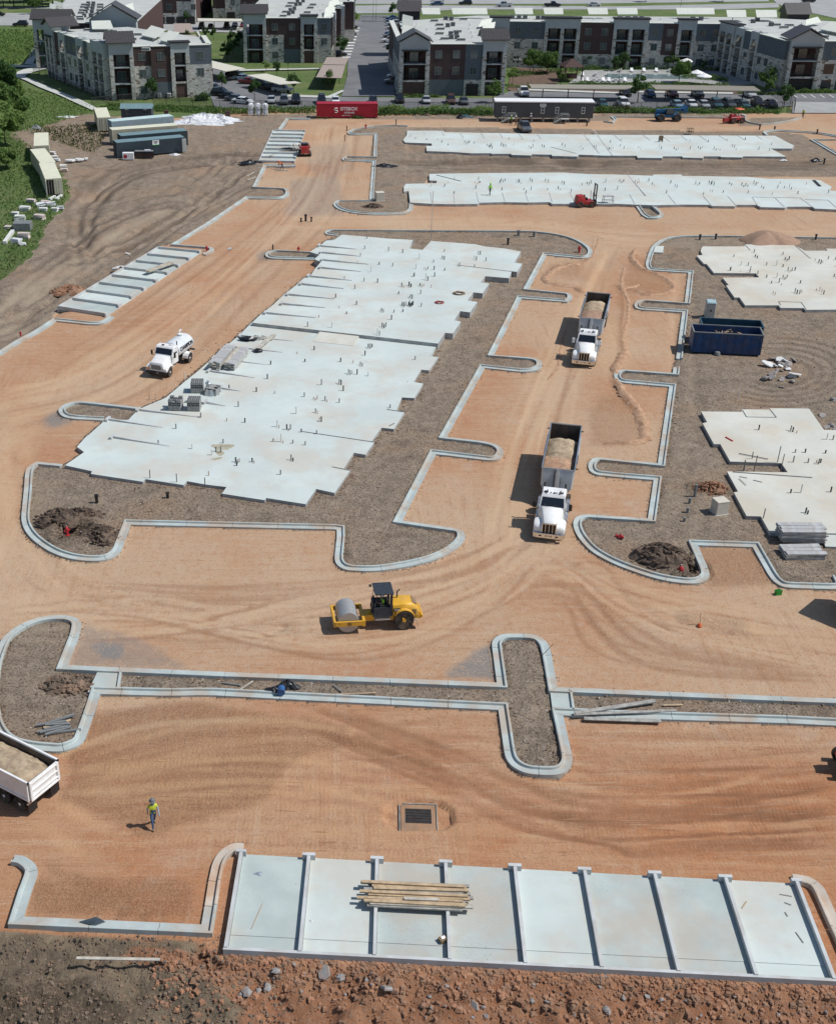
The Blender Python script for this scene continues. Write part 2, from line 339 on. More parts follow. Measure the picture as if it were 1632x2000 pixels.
GR3=px(ZQ,[(520,300),(760,305),(680,540),(410,535)])
# --- ground sheet
def vnoise(x,y,s,seed=0):
    x=x/s;y=y/s;xi=np.floor(x).astype(np.int64);yi=np.floor(y).astype(np.int64)
    fx=x-xi;fy=y-yi;fx=fx*fx*(3-2*fx);fy=fy*fy*(3-2*fy)
    def h(a,b):
        n=(a*374761393+b*668265263+seed*974634777) & 0x7fffffff
        n=((n ^ (n >> 13))*1274126177) & 0x7fffffff
        return ((n ^ (n >> 16)) & 0xffff)/65535.0
    return (h(xi,yi)*(1-fx)+h(xi+1,yi)*fx)*(1-fy)+(h(xi,yi+1)*(1-fx)+h(xi+1,yi+1)*fx)*fy
def fbm(x,y,s,o=4,seed=0):
    t=np.zeros_like(x);a=.5
    for k in range(o): t += a*vnoise(x,y,s,seed+k);s *= .5;a *= .5
    return t/(1-.5**o)
def inpoly(x,y,P):
    P=np.array(P);m=np.zeros(x.shape,bool)
    b=(x >= P[:,0].min()) & (x <= P[:,0].max()) & (y >= P[:,1].min()) & (y <= P[:,1].max())
    xs,ys=x[b],y[b];r=np.zeros(xs.shape,bool);n=len(P)
    for i in range(n):
        x1,y1=P[i];x2,y2=P[(i+1) % n]
        if y1 == y2: continue
        c=((y1 > ys) != (y2 > ys)) & (xs < (x2-x1)*(ys-y1)/(y2-y1)+x1)
        r ^= c
    m[b]=r
    return m
def axis_lines():
    ys=[20.0]
    while ys[-1] < 3200:
        y=ys[-1];ys.append(y+(.3 if y < 33 else .155 if y < 66 else .155+.0062*(y-66) if y < 230 else 1.17+.03*(y-230)))
    xp=[0.0]
    while xp[-1] < 2600:
        a=max(0,xp[-1]-26);xp.append(xp[-1]+(.17 if a == 0 else min(.17+.012*a,1.8) if a < 150 else 1.8+.05*(a-150)))
    xn=[0.0]
    while xn[-1] < 2600:
        a=max(0,xn[-1]-18);xn.append(xn[-1]+(.17 if a == 0 else min(.17+.012*a,1.8) if a < 150 else 1.8+.05*(a-150)))
    return np.array([-v for v in xn[:0:-1]]+xp),np.array(ys)
gx,gy=axis_lines();NX,NY=len(gx),len(gy)
X,Y=np.meshgrid(gx,gy);X=X.ravel();Y=Y.ravel()
n2=fbm(X,Y,2.2,4,3)-.5;n8=fbm(X,Y,9,4,9)-.5;n30=fbm(X,Y,34,3,21)-.5;nf=fbm(X,Y,.55,3,33)-.5
XJ=X+n2*1.6+n8*1.5;YJ=Y+(fbm(X,Y,2.4,4,55)-.5)*1.6+(fbm(X,Y,8,3,77)-.5)*2
gray=np.zeros(X.size);grass=np.zeros(X.size)
nw=W([(-260,800),(-200,660),(0,696),(108,626),(120,605),(180,566),(308,482),(345,478),(483,387),(500,367),(518,326),(503,318),(533,256),(549,252),(563,233),(640,234),(640,222),(520,224),(300,238),(180,222),(0,260),(60,330),(90,372),(60,420),(10,500),(-60,556),(-200,640)])
gray=np.maximum(gray,inpoly(XJ,YJ,nw)*1.0)
for P in (K1+S1UPN[5:]+S1W,K4a+K4b+[(1700,1130),(1760,900),(1760,500)],K2+[(250,822)],K3,K9+[(795,396),(792,340)],K10,K6[:0]+[(25,1690),(120,1440)][:0]):
    if len(P) > 3: gray=np.maximum(gray,inpoly(X,Y,W(P))*1.0)
gray=np.maximum(gray,inpoly(X,Y,W([(730,262),(725,300),(727,320),(721,392),(800,398),(838,345),(1640,345),(1700,460),(1640,300),(1560,262),(1500,258),(800,247)]))*1.0)
gray=np.maximum(gray,inpoly(X,Y,W(K8b[4:]+[(577,330),(500,330),(470,380),(330,470)]))*1.0)
gray=np.maximum(gray,inpoly(X,Y,W(K5))*1.0)
gray=np.maximum(gray,inpoly(X,Y,W([(1440,245),(1460,232),(1561,230),(1540,237),(1512,241),(1485,244)]))*1.0)
gray=np.maximum(gray,inpoly(XJ,YJ,W([(1160,236),(1195,237),(1195,229),(1450,231),(1470,216),(1160,222),(950,224),(740,226),(560,226),(640,231)]))*.8)
ctr=[W(K1)]
lotz=inpoly(X,Y,W(K1+S1UPN[5:]+S1W))*1.0+inpoly(X,Y,W(K5))*1.0+inpoly(X,Y,W(K4a+K4b+[(1700,1130),(1760,900),(1760,500)]))*1.0+inpoly(X,Y,W(K9+[(795,396),(792,340)]))*1.0+inpoly(X,Y,W(K2))*1.0+inpoly(X,Y,W(K3))*1.0
grass=np.maximum(grass,inpoly(XJ,YJ,W([(-700,640),(0,552),(60,498),(112,415),(140,372),(112,330),(20,262),(170,222),(300,234),(430,222),(430,214),(620,214),(740,214),(960,214),(1160,219),(1330,222),(1545,222),(1548,200),(5000,204),(5000,-200),(-5000,-200),(-5000,640)]))*1.0)
far=(Y > 262.0)
grass=np.where(far & (Y > 266),1.0,grass)
e0=np.array(G(441,1868)[:2]);e1=np.array(G(1626,1930)[:2]);ed=(e1-e0)/np.linalg.norm(e1-e0);en=np.array([-ed[1],ed[0]])
off=(X-e0[0])*en[0]+(Y-e0[1])*en[1];along=(X-e0[0])*ed[0]+(Y-e0[1])*ed[1]
west=np.clip((-along+.4)/1.2,0,1)
edge=np.where(along < 0,off-1.15*np.clip(-along/1.5,0,1),off)
rub=np.clip((-edge-.05)/.5,0,1)
Z=np.zeros(X.size)
gmask=np.clip(gray+grass*.4,0,1)
near=np.clip((240-Y)/100,0,1)
Z += n8*.10+n30*.18*np.clip((Y-60)/80,0,1)
flat=np.zeros(X.size)
for P in (K1,K4a+K4b,K5,K6,K7,K8a,K8b,K9): pass
Z *= .35
Z += lotz.clip(0,1)*(.13+.05*n2+.05*nf)+(gray*(1-lotz.clip(0,1)))*(.42*n2+.22*nf)+grass*(.12*n2+.10*n8)*(Y < 262)
Z += (1-gray)*(1-grass)*(.018*nf+.03*n2)
big=fbm(X,Y,1.6,5,91)-.5;rid=np.abs(fbm(X,Y,3.2,4,17)-.5)
Z=np.where(rub > 0,Z-rub*(.10+.20*np.clip(-edge,0,40))+rub*(1.15*big+.4*nf+.8*rid)*np.clip((-edge)/1.2,.15,1),Z)
red=np.clip((fbm(X,Y,12,4,5)-.5)*1.5+.32,0,1)
yb=np.array(G(0,1370)[1]);red=np.clip(red*.8+np.clip((60-Y)/8,0,1)*.62+np.clip((-X-18)/30,0,1)*np.clip((Y-80)/30,0,1)*.25,0,1)
brown=np.clip((e0[0]+2.5+n8*7+n2*3-X)/2.5,0,1)*rub+np.clip((-edge-5.2+n8*3)/1.6,0,1)*rub*np.clip((e0[0]+6+n8*6-X)/4,0,1)
brown=np.clip(brown-np.clip(1-np.abs(edge+1.1+n2)/1.0,0,1)*np.clip((X-e0[0]+5.5)/1,0,1),0,1)
trk=np.zeros(X.size);tu=np.zeros(X.size);tv=np.zeros(X.size);tw=np.zeros(X.size)
def catmull(P,step):
    P=[np.array(p) for p in P];P=[2*P[0]-P[1]]+P+[2*P[-1]-P[-2]];out=[]
    for i in range(1,len(P)-2):
        n=max(2,int(np.linalg.norm(P[i+1]-P[i])/step))
        for k in range(n):
            t=k/n;a,b,c,d=P[i-1:i+3]
            out.append(.5*((2*b)+(-a+c)*t+(2*a-5*b+4*c-d)*t*t+(-a+3*b-3*c+d)*t**3))
    out.append(P[-2]);return np.array(out)
def track(P,w,light,depth=.02,tread=0.0,taper=True):
    C=catmull(P,1.2);L=np.concatenate([[0],np.cumsum(np.linalg.norm(np.diff(C,axis=0),axis=1))])
    for i in range(len(C)-1):
        a,b=C[i],C[i+1];m=w*1.6
        i0,i1=np.searchsorted(gx,[min(a[0],b[0])-m,max(a[0],b[0])+m]);j0,j1=np.searchsorted(gy,[min(a[1],b[1])-m,max(a[1],b[1])+m])
        if i1 <= i0 or j1 <= j0: continue
        ii=(np.arange(j0,j1)[:,None]*NX+np.arange(i0,i1)[None,:]).ravel()
        d=b-a;l2=d@d
        if l2 == 0: continue
        px_,py_=X[ii]-a[0],Y[ii]-a[1];t=(px_*d[0]+py_*d[1])/l2;ok=(t >= -.02) & (t <= 1.02)
        ii=ii[ok];t=t[ok];s=(px_[ok]*d[1]-py_[ok]*d[0])/math.sqrt(l2);s=s+n2[ii]*w*.2
        q=np.clip(1.35-np.abs(s)/(w*.5),0,1);q=q*q*(3-2*q);ll=L[i]+t*math.sqrt(l2)
        f=q*(np.clip(ll/2.5,0,1)*np.clip((L[-1]-ll)/2.5,0,1) if taper else 1)*np.clip(.85+n8[ii]*1.5,.3,1)*(1-grass[ii])
        trk[ii]=trk[ii]*(1-f*.8)+light*f
        Z[ii] += -depth*f+depth*.9*np.clip(1-np.abs(np.abs(s)-w*.62)/(w*.25),0,1)*f
        if tread:
            k=f > .3;tu[ii[k]]=ll[k];tv[ii[k]]=s[k]/w;tw[ii[k]]=np.maximum(tw[ii[k]]*.3,f[k]*tread)
def family(A,B,n,w,lo,hi,depth,tread,gauge=0,jit=.6,cut=.35):
    A=[np.array(p[:2]) for p in W(A)];B=[np.array(p[:2]) for p in W(B)]
    for k in range(n):
        t=random.random();j=[np.array([random.gauss(0,jit),random.gauss(0,jit)*.6]) for _ in A]
        P=[a*(1-t)+b*t+q for a,b,q in zip(A,B,j)]
        if cut and len(P) > 3 and random.random() < cut: s0=random.randint(0,1);P=P[s0:s0+3] if random.random() < .6 else P[1-s0:]
        lt=random.uniform(lo,hi);tr=tread*(random.random() > .25)
        track(P,w*random.uniform(.8,1.25),lt,depth*random.uniform(.5,1.3),tr)
        if gauge:
            d=P[-1]-P[0];nn=np.array([-d[1],d[0]])/np.linalg.norm(d)*gauge
            track([p+nn for p in P],w*random.uniform(.8,1.25),lt,depth*random.uniform(.5,1.3),tr)
family([(0,770),(180,720),(420,560),(590,380),(625,245)],[(0,830),(260,740),(470,560),(640,400),(690,245)],16,2.2,.25,.8,.01,0,0,.8)
family([(0,1190),(60,1100),(60,860),(250,700),(480,520)],[(0,1100),(20,980),(60,820),(200,700),(430,540)],12,1.6,.1,.8,.01,0,0,.8)
family([(560,420),(800,420),(1050,432),(1250,455),(1640,440)],[(560,440),(800,445),(1050,448),(1250,480),(1640,455)],14,1.3,.1,.8,.01,0,0,.8)
family([(1080,1060),(1090,860),(1150,640),(1190,480)],[(960,1060),(1010,860),(1120,620),(1200,480)],14,1.3,.3,.9,.01,0,0,.5)
family([(0,1150),(300,1180),(700,1270),(950,1200),(1080,1060)],[(0,1240),(300,1220),(650,1150),(900,1090),(1050,1040)],22,1.1,.1,.9,.012,0,0,1.1)
family([(1000,1130),(1100,1100),(1300,1220),(1640,1310)],[(1060,1060),(1140,1130),(1300,1180),(1640,1230)],22,.8,-.1,.8,.014,0,0,.9)
family([(200,640),(420,500),(560,400),(640,300)],[(120,760),(420,560),(560,420),(650,300)],12,.5,-.5,.3,.02,0,1.9,.6)
family([(0,900),(60,1000),(90,1120),(300,1190)],[(0,820),(30,960),(60,1130),(200,1240)],12,.5,-.5,.6,.02,.3,1.9,.7)
family([(1075,1080),(1110,860),(1160,640),(1200,480)],[(1000,1080),(1030,860),(1120,640),(1190,480)],8,.5,-.25,.5,.012,0,1.9,.5)
family([(980,1140),(1150,1150),(1350,1290),(1640,1320)],[(1000,1180),(1080,1180),(1200,1290),(1600,1335)],12,.42,-.7,-.1,.02,.35,1.9,.7)
family([(150,1240),(500,1260),(850,1200),(1040,1090)],[(100,1150),(500,1160),(850,1120),(1020,1060)],12,.5,-.6,.5,.02,.3,1.9,.9)
for _ in range(2): track(W([(440,1240),(500,1212),(560,1220),(520,1240),(450,1250)][::1]),.5,-.7,.04,.8)
track(W([(450,1222),(490,1206),(570,1214)]),.6,-.6,.03,.8);track(W([(455,1232),(500,1245),(545,1240)]),.6,-.6,.03,.8)
family([(1080,1060),(1090,860),(1150,640),(1190,480)],[(960,1060),(1010,860),(1120,620),(1200,480)],26,.5,-.4,1.0,.012,0,0,.6)
family([(0,770),(180,720),(420,560),(590,380),(625,245)],[(0,850),(260,760),(480,560),(650,400),(700,245)],30,.8,-.5,1.0,.02,0,0,.9)
family([(560,420),(800,420),(1050,430),(1250,452),(1640,440)],[(560,445),(800,446),(1050,449),(1250,490),(1640,458)],20,.7,-.5,.9,.02,0,0,.9)
family([(700,240),(1000,246),(1300,248),(1560,250)],[(640,250),(1000,252),(1300,256),(1640,254)],14,.8,-.5,.8,.02,0,0,.6)
family([(0,1190),(300,1180),(700,1290),(960,1210),(1080,1060)],[(0,1250),(300,1240),(650,1140),(900,1100),(1040,1040)],30,.4,-.6,.9,.012,0,0,1.2)
family([(1000,1130),(1100,1100),(1300,1240),(1640,1325)],[(1060,1060),(1140,1120),(1300,1170),(1640,1220)],34,.35,-.9,.8,.014,0,0,1.0)
family([(130,1470),(420,1405),(640,1400),(700,1430)],[(130,1580),(420,1500),(640,1500),(720,1440)],9,.55,.35,.95,.022,.9,0,.6,0)
family([(150,1540),(500,1520),(900,1560),(1640,1560)],[(160,1680),(500,1660),(900,1700),(1640,1740)],26,.5,-.5,1.0,.04,1.0,1.9,.9)
family([(620,1440),(900,1440),(1250,1460),(1640,1470)],[(640,1580),(900,1600),(1250,1640),(1640,1600)],22,.45,-1.0,.8,.05,1.0,1.9,.9)
family([(560,1420),(800,1490),(1050,1620),(1500,1650)],[(640,1420),(860,1500),(1100,1610),(1632,1590)],14,.4,-1.0,.1,.08,1.0,1.9,.8)
track(W([(115,1475),(260,1425),(420,1408),(560,1412),(690,1428)]),.65,1.0,.02,.5,False)
track(W([(60,1598),(120,1640),(200,1700)]),.9,.95,.03,.5);track(W([(95,1552),(170,1600),(230,1632)]),.9,.95,.03,.5)
for k in range(9):
    y0=1585+k*9;track(W([(960+k*13,y0-30),(1060+k*20,y0),(1220,y0+14),(1420,y0-4),(1640,y0-2)]),.38,random.choice([-1,-1,.7]),.09,1.0)
family([(140,470),(150,400),(230,330),(420,300),(560,300)],[(200,520),(190,420),(260,350),(430,320),(500,330)],20,1.1,-1.0,1.0,.16,0,2.0,.8)
family([(0,620),(150,520),(300,430),(480,330)],[(0,680),(200,560),(330,460),(480,370)],26,1.0,-1.0,1.0,.14,0,2.0,1.0)
family([(60,560),(220,440),(330,400),(440,420)],[(120,420),(260,380),(380,360),(470,300)],20,.8,-1.0,.6,.12,0,2.0,1.4)
family([(760,320),(1000,316),(1300,322),(1630,318)],[(760,336),(1000,332),(1300,334),(1630,335)],26,.8,-1.0,.8,.10,0,2.0,.7)
def oval(cx,cy,a,b,t0,t1): return W([(cx+a*math.cos(t),cy+b*math.sin(t)) for t in np.linspace(t0,t1,12)])
for k in range(10): track(oval(1520,728,66+k*11,27+k*5,-2.4+.08*k,2.9-.1*k),.85,[-1,.6,-1,.9][k % 4],.14,0)
family([(680,930),(780,780),(880,650),(960,560)],[(720,940),(830,780),(920,640),(990,570)],6,.6,.2,.6,.03,0,1.9,.3)
family([(1380,1060),(1430,900),(1360,760),(1360,520)],[(1310,1090),(1330,900),(1340,760),(1350,560)],8,.6,-.3,.5,.03,0,1.9,.4)
family([(20,1860),(90,1930),(220,1990)],[(60,1850),(140,1900),(320,1990)],5,.5,-.8,-.2,.08,.6,1.8,.4)
stone=np.zeros(X.size);loose=np.zeros(X.size)
def spot(P,arr,amt,jit=True):
    xx,yy=(X+n2*1.4+nf*.5,Y+n8*1.2+nf*.5) if jit else (X,Y)
    arr[:]=np.maximum(arr,inpoly(xx,yy,W(P))*amt)
spot([(970,1262),(985,1335),(860,1328),(880,1305)],stone,1);spot([(150,1215),(250,1235),(380,1310),(135,1300)],stone,.55);spot([(85,815),(112,800),(150,826),(100,838)],stone,1)
spot([(500,495),(520,487),(545,508),(506,508)],stone,.9);spot([(185,1262),(215,1250),(243,1262),(232,1283),(195,1280)],stone,1.25);spot([(1480,725),(1540,705),(1590,728),(1560,752),(1500,750)],stone,.8)
spot([(150,1720),(115,1700),(95,1680),(260,1760),(330,1800),(150,1790)],loose,1);spot([(130,1400),(400,1372),(690,1420),(690,1450),(560,1500),(520,1560),(300,1640),(140,1560)],loose,.9);spot([(60,1720),(390,1730),(390,1795),(60,1790)],loose,.8)
spot([(1500,1075),(1560,1140),(1380,1150),(1360,1072),(1470,1072)],loose,.8);spot([(1165,775),(1220,770),(1255,830),(1250,870),(1150,870)],loose,.55);spot([(1080,540),(1075,520),(1140,512),(1150,545)],loose,.5);spot([(1215,540),(1250,500),(1320,545),(1310,570),(1225,575)],loose,.6)
spot([(600,285),(680,280),(690,330),(640,350),(600,330)],stone,.35);spot([(570,350),(660,340),(670,420),(560,420)],stone,.45);spot([(1330,1195),(1460,1210),(1465,1240),(1330,1215)],loose,.8)
Z += np.clip(loose,0,1)*(.03+.06*nf+.03*n2)
def berm(P,w,h,lt=-1.0):
    track(W(P),w*.8,lt,-h*1.7,0,False)
for P,w,h in (([(1220,690),(1200,735),(1215,770),(1245,810),(1258,850),(1240,866),(1180,868)],.7,.16),([(1212,560),(1216,600),(1212,640),(1215,690)],.4,.10),([(1240,490),(1238,512),(1262,532),(1300,545),(1318,565),(1290,575),(1225,566),(1205,560)],.7,.16),
                ([(1150,500),(1135,515),(1090,520),(1062,545),(1090,555),(1130,562),(1140,575)],.6,.12),([(1180,470),(1160,462),(1155,500)],.4,.08)): berm(P,w,h)
def blur(a,n=1):
    b=a.reshape(NY,NX)
    for _ in range(n):
        b=b.copy();b[1:-1,:]=.25*b[:-2,:]+.5*b[1:-1,:]+.25*b[2:,:];b[:,1:-1]=.25*b[:,:-2]+.5*b[:,1:-1]+.25*b[:,2:]
    return b.ravel()
Z=np.where(rub > 0,Z,blur(Z));trk=.5*trk+.5*blur(trk,1);tw=blur(tw,1);tv=blur(tv,1)
stone=blur(stone,3);loose=blur(loose,4)
def pit(c,r,dep,rim):
    d=np.hypot((X-c[0]),(Y-c[1]))/r+nf*.5;k=d < 3.2
    Z[k] += np.where(d[k] < 1.15,-dep*np.clip(1.2-d[k],0,1)/1.2*1.6,rim*np.exp(-((d[k]-1.75)/.55)**2)*(1+nf[k]*1.6))
    return np.exp(-(d/2.2)**4)
dark=np.maximum(np.maximum(pit(G(146,1042)[:2],1.0,1.0,.42),pit(G(1345,1112)[:2],.8,.85,.3)),np.maximum(pit(G(1365,957)[:2],.55,.7,.15),pit(G(160,1332)[:2],.6,.6,.12)))
def seat(P,half=.72,lvl=.04,side=1,closed=False):
    P=[np.array(p[:2]) for p in P];P=P+[P[0]] if closed else P
    for a,b in zip(P[:-1],P[1:]):
        j0,j1=np.searchsorted(gy,[min(a[1],b[1])-1.5,max(a[1],b[1])+1.5]);i0,i1=np.searchsorted(gx,[min(a[0],b[0])-1.5,max(a[0],b[0])+1.5])
        if i1 <= i0 or j1 <= j0: continue
        ii=(np.arange(j0,j1)[:,None]*NX+np.arange(i0,i1)[None,:]).ravel();d=b-a;l2=d@d
        if l2 < 1e-6: continue
        t=np.clip(((X[ii]-a[0])*d[0]+(Y[ii]-a[1])*d[1])/l2,0,1);qx=X[ii]-a[0]-t*d[0];qy=Y[ii]-a[1]-t*d[1]
        dist=np.hypot(qx,qy);left=(-qx*d[1]+qy*d[0])*side > 0
        k=dist < np.where(left,half,.12);Z[ii[k]]=np.minimum(Z[ii[k]],lvl)
for k in (K1,K2,K3,K4a,K4b,K6,K7,K8a,K8b,K8c,K9,K10,K12,K13): seat(W(k))
seat(W(K5),closed=True);seat(W(K11)[::-1]);seat(W([(183,1330),(232,1345)]),1.6,.02);seat(W([(1090,1375),(1125,1378)]),2.2,.02);seat(W([(232,1345),(183,1330)]),1.6,.02);seat(W([(1125,1378),(1090,1375)]),2.2,.02)
for sg in (1,-1): seat(W([(790,1589),(846,1589)][::sg]),1.15,-.4)
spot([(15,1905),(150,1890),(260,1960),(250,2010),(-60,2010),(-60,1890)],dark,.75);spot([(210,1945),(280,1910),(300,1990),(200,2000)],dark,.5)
me=bpy.data.meshes.new('ground');co=np.stack([X,Y,Z],1).astype(np.float32)
I=np.arange(NX*NY).reshape(NY,NX);F=np.stack([I[:-1,:-1],I[:-1,1:],I[1:,1:],I[1:,:-1]],-1).reshape(-1,4)
me.vertices.add(len(co));me.vertices.foreach_set('co',co.ravel());me.loops.add(F.size);me.loops.foreach_set('vertex_index',F.ravel().astype(np.int32))
me.polygons.add(len(F));me.polygons.foreach_set('loop_start',np.arange(0,F.size,4,dtype=np.int32));me.polygons.foreach_set('use_smooth',np.ones(len(F),bool));me.update(calc_edges=True)
for nm,a in (('gray',gray),('grass',grass),('red',red),('rub',rub),('brown',brown),('trk',trk),('tv',tv),('tw',tw),('stone',stone),('loose',loose),('dark',dark)):
    at=me.attributes.new(nm,'FLOAT','POINT');at.data.foreach_set('value',a.astype(np.float32))
def ground_material():
    m=bpy.data.materials.new('ground');nt=nodes_of(m);out=N(nt,'ShaderNodeOutputMaterial');b=N(nt,'ShaderNodeBsdfPrincipled')
    b.inputs['Specular IOR Level'].default_value=.15;b.inputs['Roughness'].default_value=.95
    P=N(nt,'ShaderNodeNewGeometry').outputs['Position']
    A=lambda n: N(nt,'ShaderNodeAttribute',attribute_name=n).outputs['Fac']
    nA=noise(nt,P,.12,6,.6);nB=noise(nt,P,.9,6,.65);nC=noise(nt,P,5.5,6,.7);nD=noise(nt,P,26,3,.7);nE=noise(nt,P,.035,4,.55)
    sp=N(nt,'ShaderNodeTexVoronoi',feature='F1');sp.inputs['Scale'].default_value=4.2;link(nt,P,sp.inputs['Vector'])
    spk=math_(nt,'MULTIPLY',math_(nt,'LESS_THAN',sp.outputs['Distance'],.16),math_(nt,'GREATER_THAN',N_sep(nt,sp.outputs['Color']),.62))
    tan,rust,pale=(.50,.335,.212),(.42,.178,.080),(.55,.41,.275)
    tone=math_(nt,'ADD',A('red'),math_(nt,'MULTIPLY_ADD',nB,.7,-.35));tone=math_(nt,'ADD',tone,math_(nt,'MULTIPLY_ADD',nA,1.5,-.75),clamp=True)
    c=mixc(nt,tone,tan,rust)
    c=mixc(nt,math_(nt,'MULTIPLY',ramp(nt,nE,.42,.62),.45),c,pale)
    tk=A('trk')
    mp=N(nt,'ShaderNodeMapping');mp.inputs['Rotation'].default_value=(0,0,.306);mp.inputs['Scale'].default_value=(2.2,.14,1);link(nt,P,mp.inputs[0]);sN=noise(nt,mp.outputs[0],1.0,5,.65,.6)
    mp2=N(nt,'ShaderNodeMapping');mp2.inputs['Rotation'].default_value=(0,0,-.04);mp2.inputs['Scale'].default_value=(.13,2.4,1);link(nt,P,mp2.inputs[0]);sE=noise(nt,mp2.outputs[0],1.0,5,.65,.8)
    lane=ramp(nt,math_(nt,'ADD',nE,math_(nt,'MULTIPLY_ADD',nA,.3,-.15)),.44,.56);stv=math_(nt,'ADD',math_(nt,'MULTIPLY',sN,lane),math_(nt,'MULTIPLY',sE,math_(nt,'SUBTRACT',1.0,lane)))
    c=mixc(nt,math_(nt,'MULTIPLY',ramp(nt,stv,.50,.72),.55),c,(.535,.40,.275));c=mixc(nt,math_(nt,'MULTIPLY',ramp(nt,stv,.47,.30),.45),c,(.31,.165,.09))
    c=mixc(nt,math_(nt,'MULTIPLY',ramp(nt,noise(nt,P,.22,7,.72),.55,.72),.5),c,(.50,.385,.30));c=mixc(nt,math_(nt,'MULTIPLY',ramp(nt,nC,.52,.66),.42),c,(.23,.13,.075));c=mixc(nt,math_(nt,'MULTIPLY',spk,.35),c,(.52,.45,.37))
    nG=noise(nt,P,11,4,.75);nM=noise(nt,P,1.7,7,.78)
    c=mixc(nt,math_(nt,'MULTIPLY',ramp(nt,nM,.50,.62),.45),c,mixc(nt,ramp(nt,A('red'),.3,.7),(.49,.37,.275),(.47,.27,.155)));c=mixc(nt,math_(nt,'MULTIPLY',ramp(nt,nM,.47,.37),.42),c,(.33,.17,.088))
    c=mixc(nt,math_(nt,'MULTIPLY',ramp(nt,nG,.54,.64),.38),c,(.22,.125,.075));c=mixc(nt,math_(nt,'MULTIPLY',ramp(nt,nG,.45,.36),.25),c,(.60,.47,.34))
    c=mixc(nt,math_(nt,'MULTIPLY',A('loose'),.62),c,mixc(nt,ramp(nt,nG,.36,.62),(.44,.235,.125),(.235,.112,.056)))
    c=mixc(nt,math_(nt,'MULTIPLY',math_(nt,'MAXIMUM',tk,0.0),.8),c,mixc(nt,ramp(nt,A('red'),.3,.7),(.57,.41,.265),(.55,.335,.185)))
    c=mixc(nt,math_(nt,'MULTIPLY',math_(nt,'MAXIMUM',math_(nt,'MULTIPLY',tk,-1.0),0.0),.85),c,(.25,.118,.060))
    st=math_(nt,'MULTIPLY',A('stone'),ramp(nt,math_(nt,'ADD',nC,math_(nt,'MULTIPLY',nB,.6)),.55,.85),clamp=True)
    c=mixc(nt,st,c,mixc(nt,ramp(nt,nD,.3,.7),(.145,.135,.125),(.31,.295,.275)))
    sx=N(nt,'ShaderNodeSeparateXYZ');link(nt,P,sx.inputs[0]);ph=math_(nt,'ADD',math_(nt,'MULTIPLY_ADD',nB,9.0,math_(nt,'MULTIPLY',sx.outputs[0],26.0)),math_(nt,'MULTIPLY',math_(nt,'ABSOLUTE',A('tv')),5.0));tr=math_(nt,'MULTIPLY',math_(nt,'SINE',ph),math_(nt,'MULTIPLY',A('tw'),ramp(nt,nB,.42,.6)))
    nearm=ramp(nt,A('red'),.35,.6)
    c=mixc(nt,math_(nt,'MULTIPLY',math_(nt,'MULTIPLY',math_(nt,'MAXIMUM',tr,0.0),nearm),.22),c,(.27,.125,.062))
    mp3=N(nt,'ShaderNodeMapping');mp3.inputs['Rotation'].default_value=(0,0,-.03);mp3.inputs['Scale'].default_value=(.28,5.5,1);link(nt,P,mp3.inputs[0]);sF=noise(nt,mp3.outputs[0],1.0,4,.6,1.4)
    c=mixc(nt,math_(nt,'MULTIPLY',math_(nt,'MULTIPLY',ramp(nt,sF,.60,.68),nearm),.6),c,(.26,.12,.06));c=mixc(nt,math_(nt,'MULTIPLY',math_(nt,'MULTIPLY',ramp(nt,sF,.40,.33),nearm),.35),c,(.53,.36,.235))
    g1=mixc(nt,ramp(nt,nB,.3,.72),(.27,.215,.160),(.42,.335,.25));g1=mixc(nt,math_(nt,'MULTIPLY',ramp(nt,nA,.45,.72),.7),g1,(.42,.275,.175));g1=mixc(nt,math_(nt,'MULTIPLY',ramp(nt,noise(nt,P,.33,6,.7),.52,.66),.6),g1,(.16,.125,.095));g1=mixc(nt,math_(nt,'MULTIPLY',ramp(nt,noise(nt,P,2.1,6,.75),.54,.66),.6),g1,(.40,.335,.265))
    g1=mixc(nt,math_(nt,'MULTIPLY',ramp(nt,nC,.48,.62),.75),g1,(.125,.098,.074));g1=mixc(nt,math_(nt,'MULTIPLY',spk,.55),g1,(.50,.47,.42));g1=mixc(nt,math_(nt,'MULTIPLY',ramp(nt,nG,.54,.64),.5),g1,(.12,.095,.075));g1=mixc(nt,math_(nt,'MULTIPLY',ramp(nt,nG,.44,.36),.4),g1,(.47,.41,.34))
    g1=mixc(nt,math_(nt,'MULTIPLY',math_(nt,'MAXIMUM',tk,0.0),.75),g1,(.42,.34,.25));g1=mixc(nt,math_(nt,'MULTIPLY',math_(nt,'MAXIMUM',math_(nt,'MULTIPLY',tk,-1.0),0.0),.75),g1,(.105,.08,.06))
    gm=ramp(nt,math_(nt,'ADD',A('gray'),math_(nt,'MULTIPLY_ADD',nC,.5,-.25)),.3,.6);c=mixc(nt,gm,c,g1)
    r1=mixc(nt,ramp(nt,nB,.32,.7),(.35,.155,.080),(.43,.225,.125));r1=mixc(nt,math_(nt,'MULTIPLY',ramp(nt,nC,.5,.72),.7),r1,(.27,.235,.20));r1=mixc(nt,math_(nt,'MULTIPLY',spk,.7),r1,(.45,.42,.38))
    b1=mixc(nt,ramp(nt,nB,.3,.7),(.165,.130,.092),(.30,.235,.160));b1=mixc(nt,math_(nt,'MULTIPLY',spk,.6),b1,(.45,.42,.38))
    b1=mixc(nt,math_(nt,'MULTIPLY',ramp(nt,nA,.5,.7),.5),b1,(.30,.175,.10))
    r1=mixc(nt,ramp(nt,math_(nt,'ADD',A('brown'),math_(nt,'MULTIPLY_ADD',nB,.6,-.3)),.3,.7),r1,b1)
    c=mixc(nt,ramp(nt,math_(nt,'ADD',A('rub'),math_(nt,'MULTIPLY_ADD',nC,.5,-.25)),.3,.6),c,r1)
